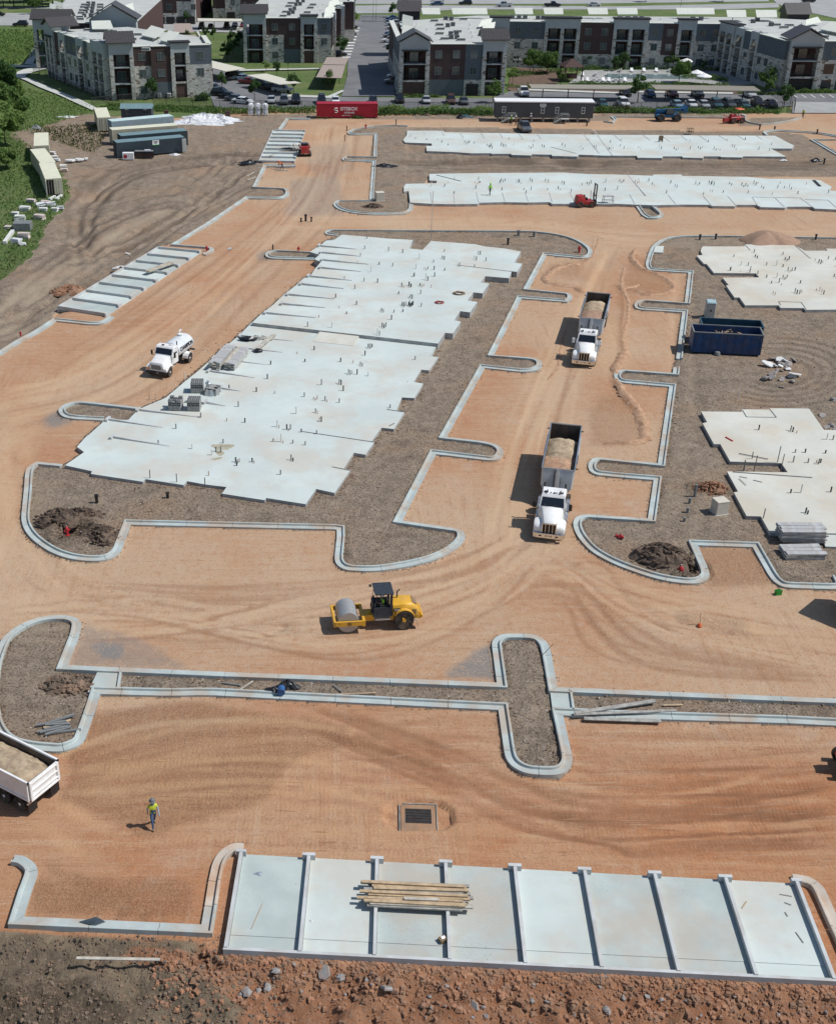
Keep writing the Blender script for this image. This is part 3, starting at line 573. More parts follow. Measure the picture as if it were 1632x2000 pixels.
    c=mixc(nt,math_(nt,'MULTIPLY',A('dark'),ramp(nt,nC,.3,.6),clamp=True),c,(.070,.050,.036))
    gg=mixc(nt,ramp(nt,nB,.3,.7),(.085,.145,.044),(.14,.21,.068));gg=mixc(nt,math_(nt,'MULTIPLY',ramp(nt,nA,.42,.68),.75),gg,(.20,.225,.095));gg=mixc(nt,math_(nt,'MULTIPLY',ramp(nt,nC,.5,.75),.5),gg,(.042,.078,.024))
    gw=ramp(nt,math_(nt,'ADD',A('grass'),math_(nt,'ADD',math_(nt,'MULTIPLY_ADD',nB,.8,-.4),math_(nt,'MULTIPLY_ADD',nC,.5,-.25))),.35,.6);c=mixc(nt,gw,c,gg)
    c=mixc(nt,math_(nt,'MULTIPLY',ramp(nt,nD,.42,.66),.30),c,(.12,.08,.055))
    link(nt,c,b.inputs['Base Color'])
    rough_k=math_(nt,'ADD',math_(nt,'MULTIPLY_ADD',math_(nt,'MAXIMUM',A('gray'),A('rub')),1.6,.5),math_(nt,'MULTIPLY',A('loose'),.9))
    h=math_(nt,'MULTIPLY',math_(nt,'ADD',math_(nt,'MULTIPLY',nC,.7),math_(nt,'ADD',math_(nt,'MULTIPLY',nD,.22),math_(nt,'MULTIPLY',nB,.8))),rough_k)
    h=math_(nt,'ADD',h,math_(nt,'MULTIPLY',tr,.05));h=math_(nt,'ADD',h,math_(nt,'MULTIPLY',math_(nt,'MULTIPLY',gw,nC),1.5))
    bn=N(nt,'ShaderNodeBump');bn.inputs['Strength'].default_value=.9;bn.inputs['Distance'].default_value=.14;link(nt,h,bn.inputs['Height']);link(nt,bn.outputs[0],b.inputs['Normal'])
    link(nt,b.outputs[0],out.inputs[0]);return m
def N_sep(nt,c):
    n=nt.nodes.new('ShaderNodeSeparateColor');nt.links.new(c,n.inputs[0]);return n.outputs[0]
me.materials.append(ground_material());tag(obj('ground',me),kind='structure')
def gz(x,y):
    """height of the ground sheet under (x, y)"""
    i=min(max(int(np.searchsorted(gx,x)),1),NX-1);j=min(max(int(np.searchsorted(gy,y)),1),NY-1)
    return float(max(Z[j*NX+i],Z[j*NX+i-1],Z[(j-1)*NX+i],Z[(j-1)*NX+i-1]))
# --- kerbs
KPROF=[(0,-.12),(0,.17),(.40,.135),(.45,.15),(.475,.285),(.50,.30),(.60,.30),(.62,.285),(.63,-.05)]
def resample(P,step,closed=False):
    P=[np.array(p[:2]) for p in P];out=[]
    n=len(P);rng=n if closed else n-1
    for i in range(rng):
        a,b=P[i],P[(i+1) % n];L=np.linalg.norm(b-a)
        if L < .05: continue
        k=max(1,int(round(L/step)))
        for j in range(k): out.append(a+(b-a)*j/k)
    if not closed: out.append(P[-1])
    return out
def soften(P,closed,turn=1.05,it=1):
    """rounds gentle corners of a polyline, leaves the square ones"""
    for _ in range(it):
        n=len(P);out=[]
        for i in range(n):
            if not closed and i in (0,n-1): out.append(P[i]);continue
            a,b,c=np.array(P[i-1][:2]),np.array(P[i][:2]),np.array(P[(i+1) % n][:2]);u,v=b-a,c-b
            lu,lv=np.linalg.norm(u),np.linalg.norm(v)
            if lu < 1e-6 or lv < 1e-6: continue
            ang=math.acos(max(-1,min(1,float(u@v)/(lu*lv))))
            if .08 < ang < turn:
                d=min(.28*lu,.28*lv,1.6);out += [tuple(b-u/lu*d),tuple(b+v/lv*d)]
            else: out.append(tuple(b))
        P=out
    return P
def kerb(P,closed=False,mat='kerb_conc',step=.7,sec=3.05,z0=0.0,prof=KPROF,name='kerb'):
    P=soften([tuple(p[:2]) for p in P],closed,it=2)
    S=resample(P,step,closed);n=len(S);nrm=[]
    for i in range(n):
        a=S[i-1] if (closed or i > 0) else None;c=S[(i+1) % n] if (closed or i < n-1) else None;b=S[i]
        ds=[d/np.linalg.norm(d) for d in ([b-a] if a is not None else [])+([c-b] if c is not None else [])]
        ns=[np.array([-d[1],d[0]]) for d in ds];m=sum(ns)
        if len(ns) == 2:
            l=np.linalg.norm(m)
            m=m/l*min(1.6,2/l) if l > .3 else ns[0]
        nrm.append(m)
    root=tag(empty(name,(float(S[0][0]),float(S[0][1]),z0)),kind='structure');o0=S[0]
    idx=list(range(n))+([0] if closed else []);cuts=[0];acc=0
    for k in range(1,len(idx)):
        acc += np.linalg.norm(S[idx[k]]-S[idx[k-1]])
        if acc > sec or k == len(idx)-1: cuts.append(k);acc=0
    for q in range(len(cuts)-1):
        loops=[];ks=list(range(cuts[q],cuts[q+1]+1))
        for e,k in enumerate(ks):
            p,m=S[idx[k]],nrm[idx[k]];sh=np.zeros(2)
            if e == 0 or e == len(ks)-1:
                t=S[idx[ks[1]]]-p if e == 0 else S[idx[ks[-2]]]-p;sh=t/np.linalg.norm(t)*.014
            loops.append([(p[0]+sh[0]+m[0]*u-o0[0],p[1]+sh[1]+m[1]*u-o0[1],h) for u,h in prof])
        mb=MB();mb.loft(loops);mb.build('kerb_section',mat if not isinstance(mat,list) else random.choice(mat),root)
    return root
kerb(W(K1));kerb(W(K2));kerb(W(K3));kerb(W(K4a));kerb(W(K4b));kerb(W(K5),True)
kerb(W(K6[6:]));kerb(W(K6[:7]),mat='kerb_old');kerb(W(K7),mat='kerb_old')
for k in (K8a,K8b[::-1][::-1],K8c,K9,K10[::-1][::-1],K12,K13): kerb(W(k),step=1.2)
kerb(W(K11)[::-1],step=1.2)
def flat(name,P,z,mat,th=.12,kind='structure'):
    mb=MB();mb.prism([p[:2] for p in P],z-th,z,0);return tag(mb.build(name,mat),kind=kind)
flat('concrete_apron',W(px(ZI,[(745,600),(910,606),(880,725),(885,760),(768,766),(668,760)])),.158,'concrete')
flat('concrete_apron',W(px(ZK,[(1040,730),(1148,738),(1165,920),(1075,925),(1005,915),(985,760)])),.158,'concrete')
E1=W(px(ZI,[(905,612),(885,735)]));E2=W(px(ZK,[(1150,745),(1172,905)]))
for Ek in (E1,E2[::-1]):
    kerb(Ek,prof=[(-.02,.10),(0,.16),(.03,.285),(.05,.30),(.16,.30),(.18,.28),(.2,0)],sec=9)
# --- building slabs
def slab(label,P,z,mat,group=None,th=.62,name='foundation_slab',cat='concrete slab'):
    Pw=[G(p[0],p[1],z) for p in P];c=(sum(p[0] for p in Pw)/len(Pw),sum(p[1] for p in Pw)/len(Pw),0)
    mb=MB();mb.prism([(p[0]-c[0],p[1]-c[1]) for p in Pw],z-th,z,0,1)
    o=mb.build(name,['slab_side',mat]);o.location=c
    return tag(o,label,cat,group)
ZS1,ZS1U=.40,.78
s1=slab('long pale slab with lumber and block pallets along its garage side',S1LOW,ZS1,'slab_fresh','building slabs')
s1u=slab('raised pale slab stepping up behind the lumber slab, red cable heaps on it',S1UP,ZS1U,'slab_fresh','building slabs',.95)
s2=slab('long narrow slab nearest the slate site office',S2,.40,'slab_fresh','building slabs')
s3=slab('long slab with bluish garage bays and the red forklift parked on its edge',S3,.40,'slab_fresh','building slabs')
s4=slab('wide slab between the sand pile and the grey portable toilet',S4,.45,'slab_warm','building slabs')
s5=slab('warm white slab with scattered rods beside the stacked grey form panels',S5,.45,'slab_warm','building slabs')
s5b=slab('low bluish patio slab under the stacked grey form panels',S5B,.32,'slab_fresh',None,.4,'patio_slab')
def lp(o,p,z): g=G(p[0],p[1],z);return (g[0]-o.location.x,g[1]-o.location.y,z)
def wallbox(o,name,A,B,w,z0,za,zb,mat='stem_conc',gap=0.0):
    """low wall from A to B (local), tapering from height za to zb"""
    a,b=Vector(A[:2]),Vector(B[:2]);d=(b-a).normalized();n=Vector((-d.y,d.x))*w/2
    mb=MB();mb.hexa([(*(a-n),z0),(*(b-n),z0),(*(b+n),z0),(*(a+n),z0),(*(a-n),za),(*(b-n),zb),(*(b+n),zb),(*(a+n),za)])
    return mb.build(name,mat,o)
def bays(o,z,lines,za=.20,zb=.03,w=.16,heads=True):
    for a,b in lines:
        A,B=lp(o,a,z),lp(o,b,z);wallbox(o,'stem_wall',A,B,w,z-.05,z+za,z+zb)
        if heads:
            d=(Vector(B[:2])-Vector(A[:2])).normalized();n=Vector((-d.y,d.x))*.42;c=Vector(A[:2])-d*.10
            wallbox(o,'pier_head',c-n,c+n,.24,z-.3,z+za+.03,z+za+.03)
bays(s1,ZS1,[(p[0],p[1]) for p in (px(ZE,q) for q in ([(275,882),(675,918)],[(175,962),(590,1003)],[(75,1052),(480,1098)],[(40,1150),(378,1195)],[(125,1280),(275,1297)],[(10,1387),(160,1410)]))]
     + [tuple(px(ZF,q)) for q in ([(1370,1275),(1632,1308)],[(1010,1343),(1450,1390)],[(790,1412),(1180,1465)])] + [tuple(px(ZA,q)) for q in ([(862,292),(1290,355)],)])
bays(s1u,ZS1U,[tuple(px(ZE,q)) for q in ([(870,200),(1150,220)],[(885,250),(1185,275)],[(895,307),(1240,335)],[(880,366),(1185,390)],[(790,430),(1115,458)],[(735,490),(1055,520)],[(635,570),(985,597)],[(590,640),(915,665)],[(465,710),(840,740)])],.24,.06,.2)
bays(s3,.40,[tuple(px(ZR,q)) for q in ([(300,650),(310,725)],[(468,650),(475,732)],[(632,650),(648,722)],[(820,655),(838,718)],[(985,655),(1008,718)],[(1160,655),(1180,722)],[(1312,658),(1345,730)])] +
     [tuple(px(ZS,q)) for q in ([(178,650),(212,715)],[(450,655),(500,716)],[(695,660),(750,722)],[(868,662),(925,726)],[(1040,668),(1075,722)],[(1195,668),(1265,735)],[(1380,675),(1470,742)],[(1575,690),(1640,748)])],.05,.05,.12,False)
bays(s3,.40,[tuple(px(ZS,q)) for q in ([(1040,668),(1195,672)],[(1200,672),(1385,674)],[(1410,686),(1575,690)])],.06,.06,.1,False)
bays(s3,.40,[tuple(px(ZS,[(165,512),(290,660)]))],.03,.10,.14,False);bays(s2,.40,[tuple(px(ZR,[(1400,225),(1520,370)])),tuple(px(ZR,[(1480,200),(1615,385)]))],.03,.06,.14,False)
bays(s2,.40,[tuple(px(ZR,q)) for q in ([(255,205),(256,235)],[(380,207),(395,240)],[(515,215),(527,248)],[(665,222),(688,262)],[(800,222),(820,258)],[(938,224),(970,270)],[(1072,228),(1098,265)])] +
     [tuple(px(ZS,q)) for q in ([(65,228),(120,275)],[(270,230),(322,268)],[(395,232),(460,275)],[(540,233),(580,268)],[(665,234),(735,280)],[(805,235),(865,270)],[(935,235),(990,265)],[(1070,236),(1110,262)])],.05,.05,.12,False)
def joints(o,z,lines,w=.05):
    """dark form boards left between pours"""
    for a,b in lines: wallbox(o,'form_board',lp(o,a,z),lp(o,b,z),w,z-.02,z+.035,z+.035,'steel_post')
joints(s1,ZS1,[tuple(px(ZB,[(740,245),(1280,325)])),tuple(px(ZB,[(965,513),(1100,540)])),tuple(px(ZB,[(1380,78),(1515,97)]))],.09)
joints(s1u,ZS1U,[tuple(px(ZD,[(440,342),(890,395)])),tuple(px(ZD,[(60,1228-3),(60,1228-2)]))[:2]],.09)
joints(s4,.45,[tuple(px(ZG,q)) for q in ([(985,170),(1025,212)],[(1340,178),(1450,272)],[(1225,574),(1385,580)],[(1385,580),(1420,630)],[(1225,574),(1240,600)])],.06)
joints(s5,.45,[tuple(px(ZH,q)) for q in ([(970,75),(1000,125)],[(1000,125),(1210,128)],[(1165,72),(1210,128)])],.06)
bm=MB();wallbox(s1u,'connecting_ramp',lp(s1u,(672,640),.6),lp(s1u,(650,668),.6),7.2*.62,.38,.80,.43,'slab_warm')
PM={}
for k,(mt,r,h) in {'g': ('pipe_grey',.055,.52),'b': ('pipe_black',.06,.48),'w': ('pvc_white',.055,.75),'c': ('copper',.035,.38),'d': ('pipe_black',.075,.8)}.items():
    mb=MB();mb.tube([(0,0,-.03),(0,0,h)],r,8)
    if k in 'gb': mb.tube([(0,0,h),(0,0,h+.02)],r*1.25,8)
    PM[k]=mb.build('stub_pipe',mt);COL.objects.unlink(PM[k])
def pipes(o,z,reg,pts):
    for i,p in enumerate(pts):
        for q in range(p[2] if len(p) > 2 else 1):
            k=random.choice('gggbbwc') if q == 0 else random.choice('gbc')
            x,y,zz=lp(o,(reg[0]+(p[0]+q*14)*reg[2],reg[1]+(p[1]+(q % 2)*9)*reg[2]),z)
            put(PM[k],'stub_pipe',o,(x,y,zz),random.random()*6).scale=(1,1,random.uniform(.55,1.1))
pipes(s1,ZS1,ZE,[(830,985),(700,1015),(760,1075),(1030,1075),(1125,1085),(1180,1100,2),(1090,1165,3),(1155,1170),(1240,1182),(475,1205),(185,1275),(885,1250),(1020,1240,2),(1050,1295),(392,1302),(530,1315),(755,1340),(825,1358,3),(912,1370,2),(1020,1385),(255,1415),(695,1468),(840,1460,2),(870,1520,2),(168,1525),(305,1535),(500,1095),(1240,965,3),(1215,1025),(1595,1058),(1405,1425)])
pipes(s1,ZS1,ZB,[(140,332),(85,395),(122,402),(55,422),(235,475,3),(360,475,2),(243,503),(550,208,2),(622,228,3),(732,248),(848,262),(520,320),(580,322,2),(668,333),(762,346),(655,460,2),(575,570),(30,578)])
pipes(s1,ZS1,ZA,[(1525,135),(1337,222),(1203,337),(1460,374)]);pipes(s1,ZS1,ZF,[(1455,1392),(1277,1472)])
pipes(s1u,ZS1U,ZE,[(1212,218),(1393,235),(1500,248),(1180,270),(1157,322),(1322,338),(1425,350),(1262,393),(1058,450),(1208,465),(1310,475),(1138,522),(1493,505,2),(1548,500,2),(1470,560),(1558,588,2),(1020,668),(1150,642),(1495,640,3),(1545,648,3),(992,588),(1075,712),(1340,690,2),(1435,700),(865,738),(1415,755),(1345,810,3),(780,808),(965,815),(1310,865,2),(1230,140),(1585,425),(1600,370)])
pipes(s1u,ZS1U,ZD,[(340,238),(597,252,2),(568,295,2),(655,310),(325,290,2),(150,295),(258,320),(125,370),(188,372,3),(262,375),(342,382),(200,450,2),(265,428),(112,428),(240,512),(75,495,2),(155,500,3),(160,560),(82,582),(440,345,2),(568,355),(75,645,3),(20,650,3),(165,655),(25,697)])
pipes(s2,.40,ZR,[(155,250),(190,265),(270,272),(350,275),(380,290),(425,310),(535,265),(545,295,3),(580,292),(615,298),(708,315,3),(730,325,2),(810,312,2),(828,315,2),(900,315),(865,270),(1045,282),(1010,325,3),(1105,318,2),(1250,312),(1270,325),(1385,328),(1400,340),(1480,325,2),(1600,290),(1580,330,3),(960,270),(1440,275)])
pipes(s2,.40,ZS,[(40,280),(115,270),(30,330,3),(110,310),(135,328),(238,322,2),(385,320,2),(490,328,3),(602,330),(660,322,3),(770,332,4),(900,312,2),(925,335),(1085,335),(1160,342),(1175,300),(600,280),(730,280),(865,270),(990,265)])
pipes(s3,.40,ZR,[(470,558),(645,562),(620,585,3),(655,583),(425,585),(810,570,3),(800,585),(920,570,2),(940,580,2),(1018,568,2),(1130,570),(1150,580),(1250,585,2),(1430,590,3),(1560,578),(1395,600),(625,625),(815,635),(975,635),(1025,635),(1145,635),(1222,628,2),(1315,652),(305,610),(400,610),(470,660),(990,655),(1560,640)])
pipes(s3,.40,ZS,[(10,565),(105,560,3),(215,565,3),(240,548),(310,555),(335,580,2),(465,570),(495,592,2),(640,578,3),(735,570,2),(755,575,2),(880,575,2),(965,588,4),(1050,575,3),(1105,600,2),(1235,575),(1218,605),(1265,605),(1300,605,2),(1420,580),(1575,640),(90,615),(435,640),(745,625,2),(835,635),(1010,640),(1180,652),(1360,645),(695,652)])
pipes(s4,.45,ZG,[(910,258),(1052,230),(1060,260,2),(960,318),(1010,322),(1140,318),(1210,320),(1255,330),(1255,245),(1270,280,3),(1290,360,3),(1340,355),(1140,405),(1212,405),(1255,410,3),(1228,440),(1175,445),(1245,458),(1378,445),(1185,520,2),(1340,510,2),(1358,512,3),(1490,498),(1515,498,2),(1542,522),(1482,285),(1508,300,3),(1575,275),(1625,280),(1615,400,3),(1632,325),(1022,370),(1078,380)])
pipes(s5,.45,ZH,[(1085,215),(1310,220,2),(1352,238),(1565,282),(1608,285),(1342,375),(1412,375),(1555,380),(1328,443),(1432,447),(1492,447,3),(1310,660),(1382,658),(1592,653),(1415,800,2)])
# --- rows of small garages
def garage_row(label,C,nb,lines,th=.5,z=.12,wt=.30,head_first=True,sub=.72):
    """C: px corners road-left, road-right, back-right, back-left at floor level; each bay slab is a piece of its own"""
    Pw=[Vector(G(*p)[:2]) for p in C];c=sum(Pw,Vector((0,0)))/4
    root=thing('garage_foundation',label,'concrete slab',(c.x,c.y,0),0,'rows of garage foundations')
    P=[p-c for p in Pw]
    at=lambda u,v: (P[0]*(1-u)+P[1]*u)*(1-v)+(P[3]*(1-u)+P[2]*u)*v
    e=.012
    for i in range(nb):
        u0,u1=i/nb,(i+1)/nb
        for nm,v0,v1,zz in (('bay_slab',.045,sub+.12,z),('rear_slab',sub+.122,.985,z-.015),('door_sill',.0,.04,z-.03)):
            q=[at(u0+e*.3,v0),at(u1-e*.3,v0),at(u1-e*.3,v1),at(u0+e*.3,v1)]
            mb=MB();mb.prism([tuple(p) for p in q],z-th,zz);mb.build(nm,'concrete' if (i*7+nb) % 3 else 'slab_fresh',root)
    for i in range(nb+1):
        u=i/nb;a,b=at(u,.02),at(u,.995)
        wallbox(root,'stem_wall',a,b,.17,z-.1,z+wt,z+wt)
        d=(b-a).normalized();n=Vector((-d.y,d.x))*(.34 if 0 < i < nb else .26);k=a-d*.06
        wallbox(root,'pier_head',k-n,k+n,.2,z-.2,z+wt+.02,z+wt+.02)
    a,b=at(-.004,1.0),at(1.004,1.0);wallbox(root,'back_wall',a,b,.17,z-th-.1,z+wt-.06,z+wt-.06)
    return root
g1=garage_row('row of eight garage floors in front with long boards stacked across it',GR1,8,None)
g2=garage_row('row of eight garage floors above the white water truck',[GR2[2],GR2[1],GR2[0],GR2[3]],8,None)
g3=garage_row('row of eight garage floors beside the red track loader',[GR3[2],GR3[1],GR3[0],GR3[3]],8,None)
# --- broken concrete and stones on the bank
def chunk_mesh(kind,seed,mat):
    r=random.Random(seed);mb=MB()
    if kind == 'slabby':
        n=r.randint(5,7);L=[(math.cos(2*PI*i/n+r.uniform(-.25,.25))*r.uniform(.7,1.1),math.sin(2*PI*i/n+r.uniform(-.25,.25))*r.uniform(.6,1.0)) for i in range(n)]
        mb.loft([[(x,y,-.16) for x,y in L],[(x*1.05,y*1.04,.0) for x,y in L],[(x*.93,y*.95,.17+r.uniform(-.03,.03)) for x,y in L]])
    else: mb.blob((0,0,0),(.9,.7,.55),.3,7,5,0,r)
    o=mb.build('concrete_chunk',mat);COL.objects.unlink(o);return o
CH=[chunk_mesh('slabby',k,'rubble') for k in range(4)]+[chunk_mesh('round',10+k,'rubble') for k in range(4)]
CHW=[chunk_mesh('slabby',20+k,'rubble_white') for k in range(3)]
def chunk(p,s,label,k=None,grp='broken concrete on the bank',pool=CH,tilt=.5,zo=.0,flatten=1.0):
    x,y=G(p[0],p[1],-1.0 if p[1] > 1880 else 0)[:2]
    o=put(pool[k if k is not None else random.randrange(len(pool))],'concrete_chunk',None,(x,y,gz(x,y)+s*.12+zo),(random.uniform(-tilt,tilt),random.uniform(-tilt,tilt),random.random()*6.3))
    o.scale=(s,s,s*flatten);return tag(o,label,'rubble',grp)
chunk((633,1925),.42,'large squarish concrete lump on the red bank, biggest left of the long white shard',0)
chunk((665,1932),.32,'dark rounded concrete lump right beside the largest squarish lump',4)
chunk((752,1956),.45,'long pale concrete shard leaning on the red bank below the fourth garage bay',1,tilt=.9)
chunk((541,1922),.28,'small grey concrete lump on the bank below the first garage bay',5)
chunk((523,1944),.3,'knobbly concrete lump uphill of a short line of stones on the bank',6)
chunk((483,1957),.34,'tall grey stone standing at the lower end of a line of stones',4,tilt=.2)
chunk((470,1960),.17,'round pebble-like stone beside the tall grey stone',7)
chunk((505,1951),.2,'crumbled grey stone between the tall stone and the knobbly lump',6)
chunk((925,1988),.30,'pale blue-grey concrete lump near the bottom middle of the bank',2,tilt=.8)
chunk((1180,1995),.27,'pale lump cut by the lower picture edge right of the bottom middle',5)
for i in range(46):
    xx=random.uniform(470,1640);yy=1880+(xx-440)*.052+random.uniform(14,105)
    if yy < 2010: chunk((xx,yy),random.uniform(.07,.17),'small broken concrete lump strewn over the red bank below the garages',None,'small lumps on the red bank')
def scatter(name,n,sampler,s0,s1,mat,parent=None):
    V=[];Fc=[];r=random.Random(5)
    base=[(-1,-1,-.5),(1,-1,-.5),(1,1,-.5),(-1,1,-.5),(-.6,-.6,.6),(.7,-.5,.5),(.5,.7,.7),(-.6,.5,.5)]
    fcs=[(4,5,6,7),(0,1,5,4),(1,2,6,5),(2,3,7,6),(3,0,4,7)]
    for i in range(n):
        x,y=sampler(r)
        if x is None: continue
        s=s0+(s1-s0)*r.random()**3;a=r.random()*6.3;ca,sa=math.cos(a)*s,math.sin(a)*s;z=gz(x,y);o=len(V);h=s*r.uniform(.5,1)
        for bx,by,bz in base:
            bx += r.uniform(-.25,.25);by += r.uniform(-.25,.25);V.append((x+bx*ca-by*sa,y+bx*sa+by*ca,z+bz*h))
        Fc += [tuple(o+k for k in f) for f in fcs]
    m2=bpy.data.meshes.new(name);m2.from_pydata(V,[],Fc);m2.materials.append(MATS[mat])
    return tag(obj(name,m2),kind='stuff')
def bank(r):
    xx=r.uniform(300,1700);yy=1872+max(0,xx-440)*.052+abs(r.gauss(0,1))*60+4
    return G(xx,yy,-.8)[:2]
scatter('rubble_stones',1200,lambda r: bank(r),.02,.12,'rubble')
scatter('red_clods',3400,lambda r: bank(r),.025,.17,'soil_red')
scatter('brown_clods',1500,lambda r: G(r.uniform(-30,560),r.uniform(1840,2010),-.6)[:2],.02,.10,'soil_brown')
def underslab(r):
    t=r.random();a=G(441+1190*t,1872+62*t,-.2);return (a[0]+r.gauss(0,.1),a[1]-abs(r.gauss(0,.22))+.05)
scatter('footing_rubble',800,underslab,.03,.15,'rubble');scatter('footing_clods',900,underslab,.04,.16,'soil_red')
lotpoly=[(W(K1),(-22,40,74,180)),(W(K4a+K4b+[(1700,1130),(1760,900),(1760,500)]),(24,60,68,180)),(W(K5),(-18,30,50,70))]
pre=[]
for P,bb in lotpoly:
    n=9000;xs=RNG.uniform(bb[0],bb[1],n);ysv=bb[2]+(bb[3]-bb[2])*RNG.random(n)**1.8;k=inpoly(xs,ysv,P);pre += list(zip(xs[k],ysv[k]))
random.shuffle(pre);it=iter(pre)
scatter('pale_stones',min(2600,len(pre)//2),lambda r: next(it),.012,.045,'rubble_white')
scatter('soil_clods',min(4500,len(pre)//2-10),lambda r: next(it),.03,.09,'soil_dark')
def edge_sampler(lines,off,sd):
    segs=[(np.array(a[:2]),np.array(b[:2])) for L in lines for a,b in zip(L[:-1],L[1:])];ln=np.array([np.linalg.norm(b-a) for a,b in segs]);cum=np.cumsum(ln)/ln.sum()
    def f(r):
        a,b=segs[min(len(segs)-1,int(np.searchsorted(cum,r.random())))];d=(b-a)/(np.linalg.norm(b-a)+1e-9);p=a+(b-a)*r.random();o=off+r.gauss(0,sd);q=p+np.array([-d[1],d[0]])*o;return float(q[0]),float(q[1])
    return f
scatter('edge_clods',3600,edge_sampler([W(S1LOW[:46],.4),W(S4,.45),W(S5,.45)],-.28,.22),.03,.13,'soil_brown')
scatter('edge_clods',4200,edge_sampler([W(K1),W(K4a),W(K4b),W(K5+K5[:1])],.84,.12),.025,.09,'soil_brown')
scatter('kerb_spill',3000,edge_sampler([W(K1),W(K4a),W(K4b),W(K5+K5[:1]),W(K6)],-.12,.10),.02,.07,'sand_pile')
def ridge(pts,w,h,mat,seed,kind='stuff'):
    C=catmull([np.array(G(*p)[:2]) for p in pts],.35);r=random.Random(seed);loops=[]
    for i,c in enumerate(C):
        d=C[min(i+1,len(C)-1)]-C[max(i-1,0)];d=d/np.linalg.norm(d);n=np.array([-d[1],d[0]]);k=min(1,i/3+.1,(len(C)-1-i)/3+.1);a=w*r.uniform(.9,1.6)*k;hh=h*r.uniform(.4,.75)*k;o=r.uniform(-.07,.07);z=gz(*c)
        loops.append([(*(c+n*(q*a+o)),z+t*hh-.03) for q,t in ((-1,-.3),(-.55,.45),(-.1,1),(.4,.6),(1,-.3))])
    mb=MB();mb.loft(loops);return tag(mb.build('soil_ridge',mat,smooth=True),kind=kind)
for i,(P,w_,h_) in enumerate((([(1226,682),(1206,712),(1203,738),(1216,768),(1243,800),(1257,838),(1257,860),(1225,866),(1196,862)],.42,.30),([(1218,520),(1213,560),(1226,590),(1224,625),(1216,660),(1222,690)],.28,.18),([(1243,484),(1235,505),(1252,525),(1292,540),(1316,562),(1296,574),(1262,576),(1240,566)],.38,.28),([(1250,555),(1232,562),(1208,566)],.35,.3),
    ([(1150,512),(1120,518),(1090,524),(1064,545),(1085,556),(1122,562),(1140,572)],.38,.26),([(1170,462),(1164,480),(1155,505)],.2,.15),([(1104,640),(1092,690),(1088,716),(1066,745)],.2,.12),([(1312,1190),(1360,1200),(1420,1228),(1462,1242)],.22,.1))): ridge(P,w_,h_,'spread_soil',50+i)
# --- wheels
def wheel(parent,x,y,r,w,rim='alu',dual=False,name='wheel',rimr=.56,tread=False,outer=1):
    """wheel at (x, y), axis along x; the tyre is the part, its rim a sub-part"""
    ww=w*(2.15 if dual else 1)
    mb=MB();h=ww/2
    prof=[(r*rimr,-h*.9),(r*.93,-h),(r,-h*.82),(r,-.02 if dual else -h*.3),(r*(.9 if dual else 1),0),(r,.02 if dual else h*.3),(r,h*.82),(r*.93,h),(r*rimr,h*.9)]
    mb.lathe(prof,'x',(0,0,0),24)
    if tread:
        for k in range(22):
            a=2*PI*k/22
            for s in (-1,1):
                a2=a+s*.06;c,sn=math.cos(a2),math.sin(a2);d=r*.985
                vs=[]
                for dr in (0,.045):
                    for (xx,da) in ((s*h*.08,-.05),(s*h*.9,.05),(s*h*.9,.13),(s*h*.08,.03)):
                        q=a2+da;vs.append((xx,(d+dr)*math.cos(q),(d+dr)*math.sin(q)))
                mb.hexa(vs)
    t=mb.build(name,'tyre',parent,smooth=True);t.location=(x,y,r)
    mb=MB()
    for s in ((-1,1) if outer == 0 else (outer,)):
        mb.lathe([(r*rimr*1.02,s*h*.86),(r*rimr*.9,s*h*.88),(r*rimr*.8,s*h*.45),(r*.22,s*h*.55),(r*.20,s*h*.95),(.01,s*h*.97)],'x',(0,0,0),18)
        for k in range(8):
            a=2*PI*k/8;c=(s*h*.57,r*.33*math.cos(a),r*.33*math.sin(a));mb.cyl(c,(c[0]+s*.04,c[1],c[2]),r*.045,6)
    mb.build('rim',rim,t,smooth=True)
    return t
def panel(mb,pts,t,m=0):
    """thin plate through four points, thickness t along its normal"""
    P=[Vector(p) for p in pts];n=(P[1]-P[0]).cross(P[3]-P[0]).normalized()*t
    mb.hexa([*P,*[p+n for p in P]],m)
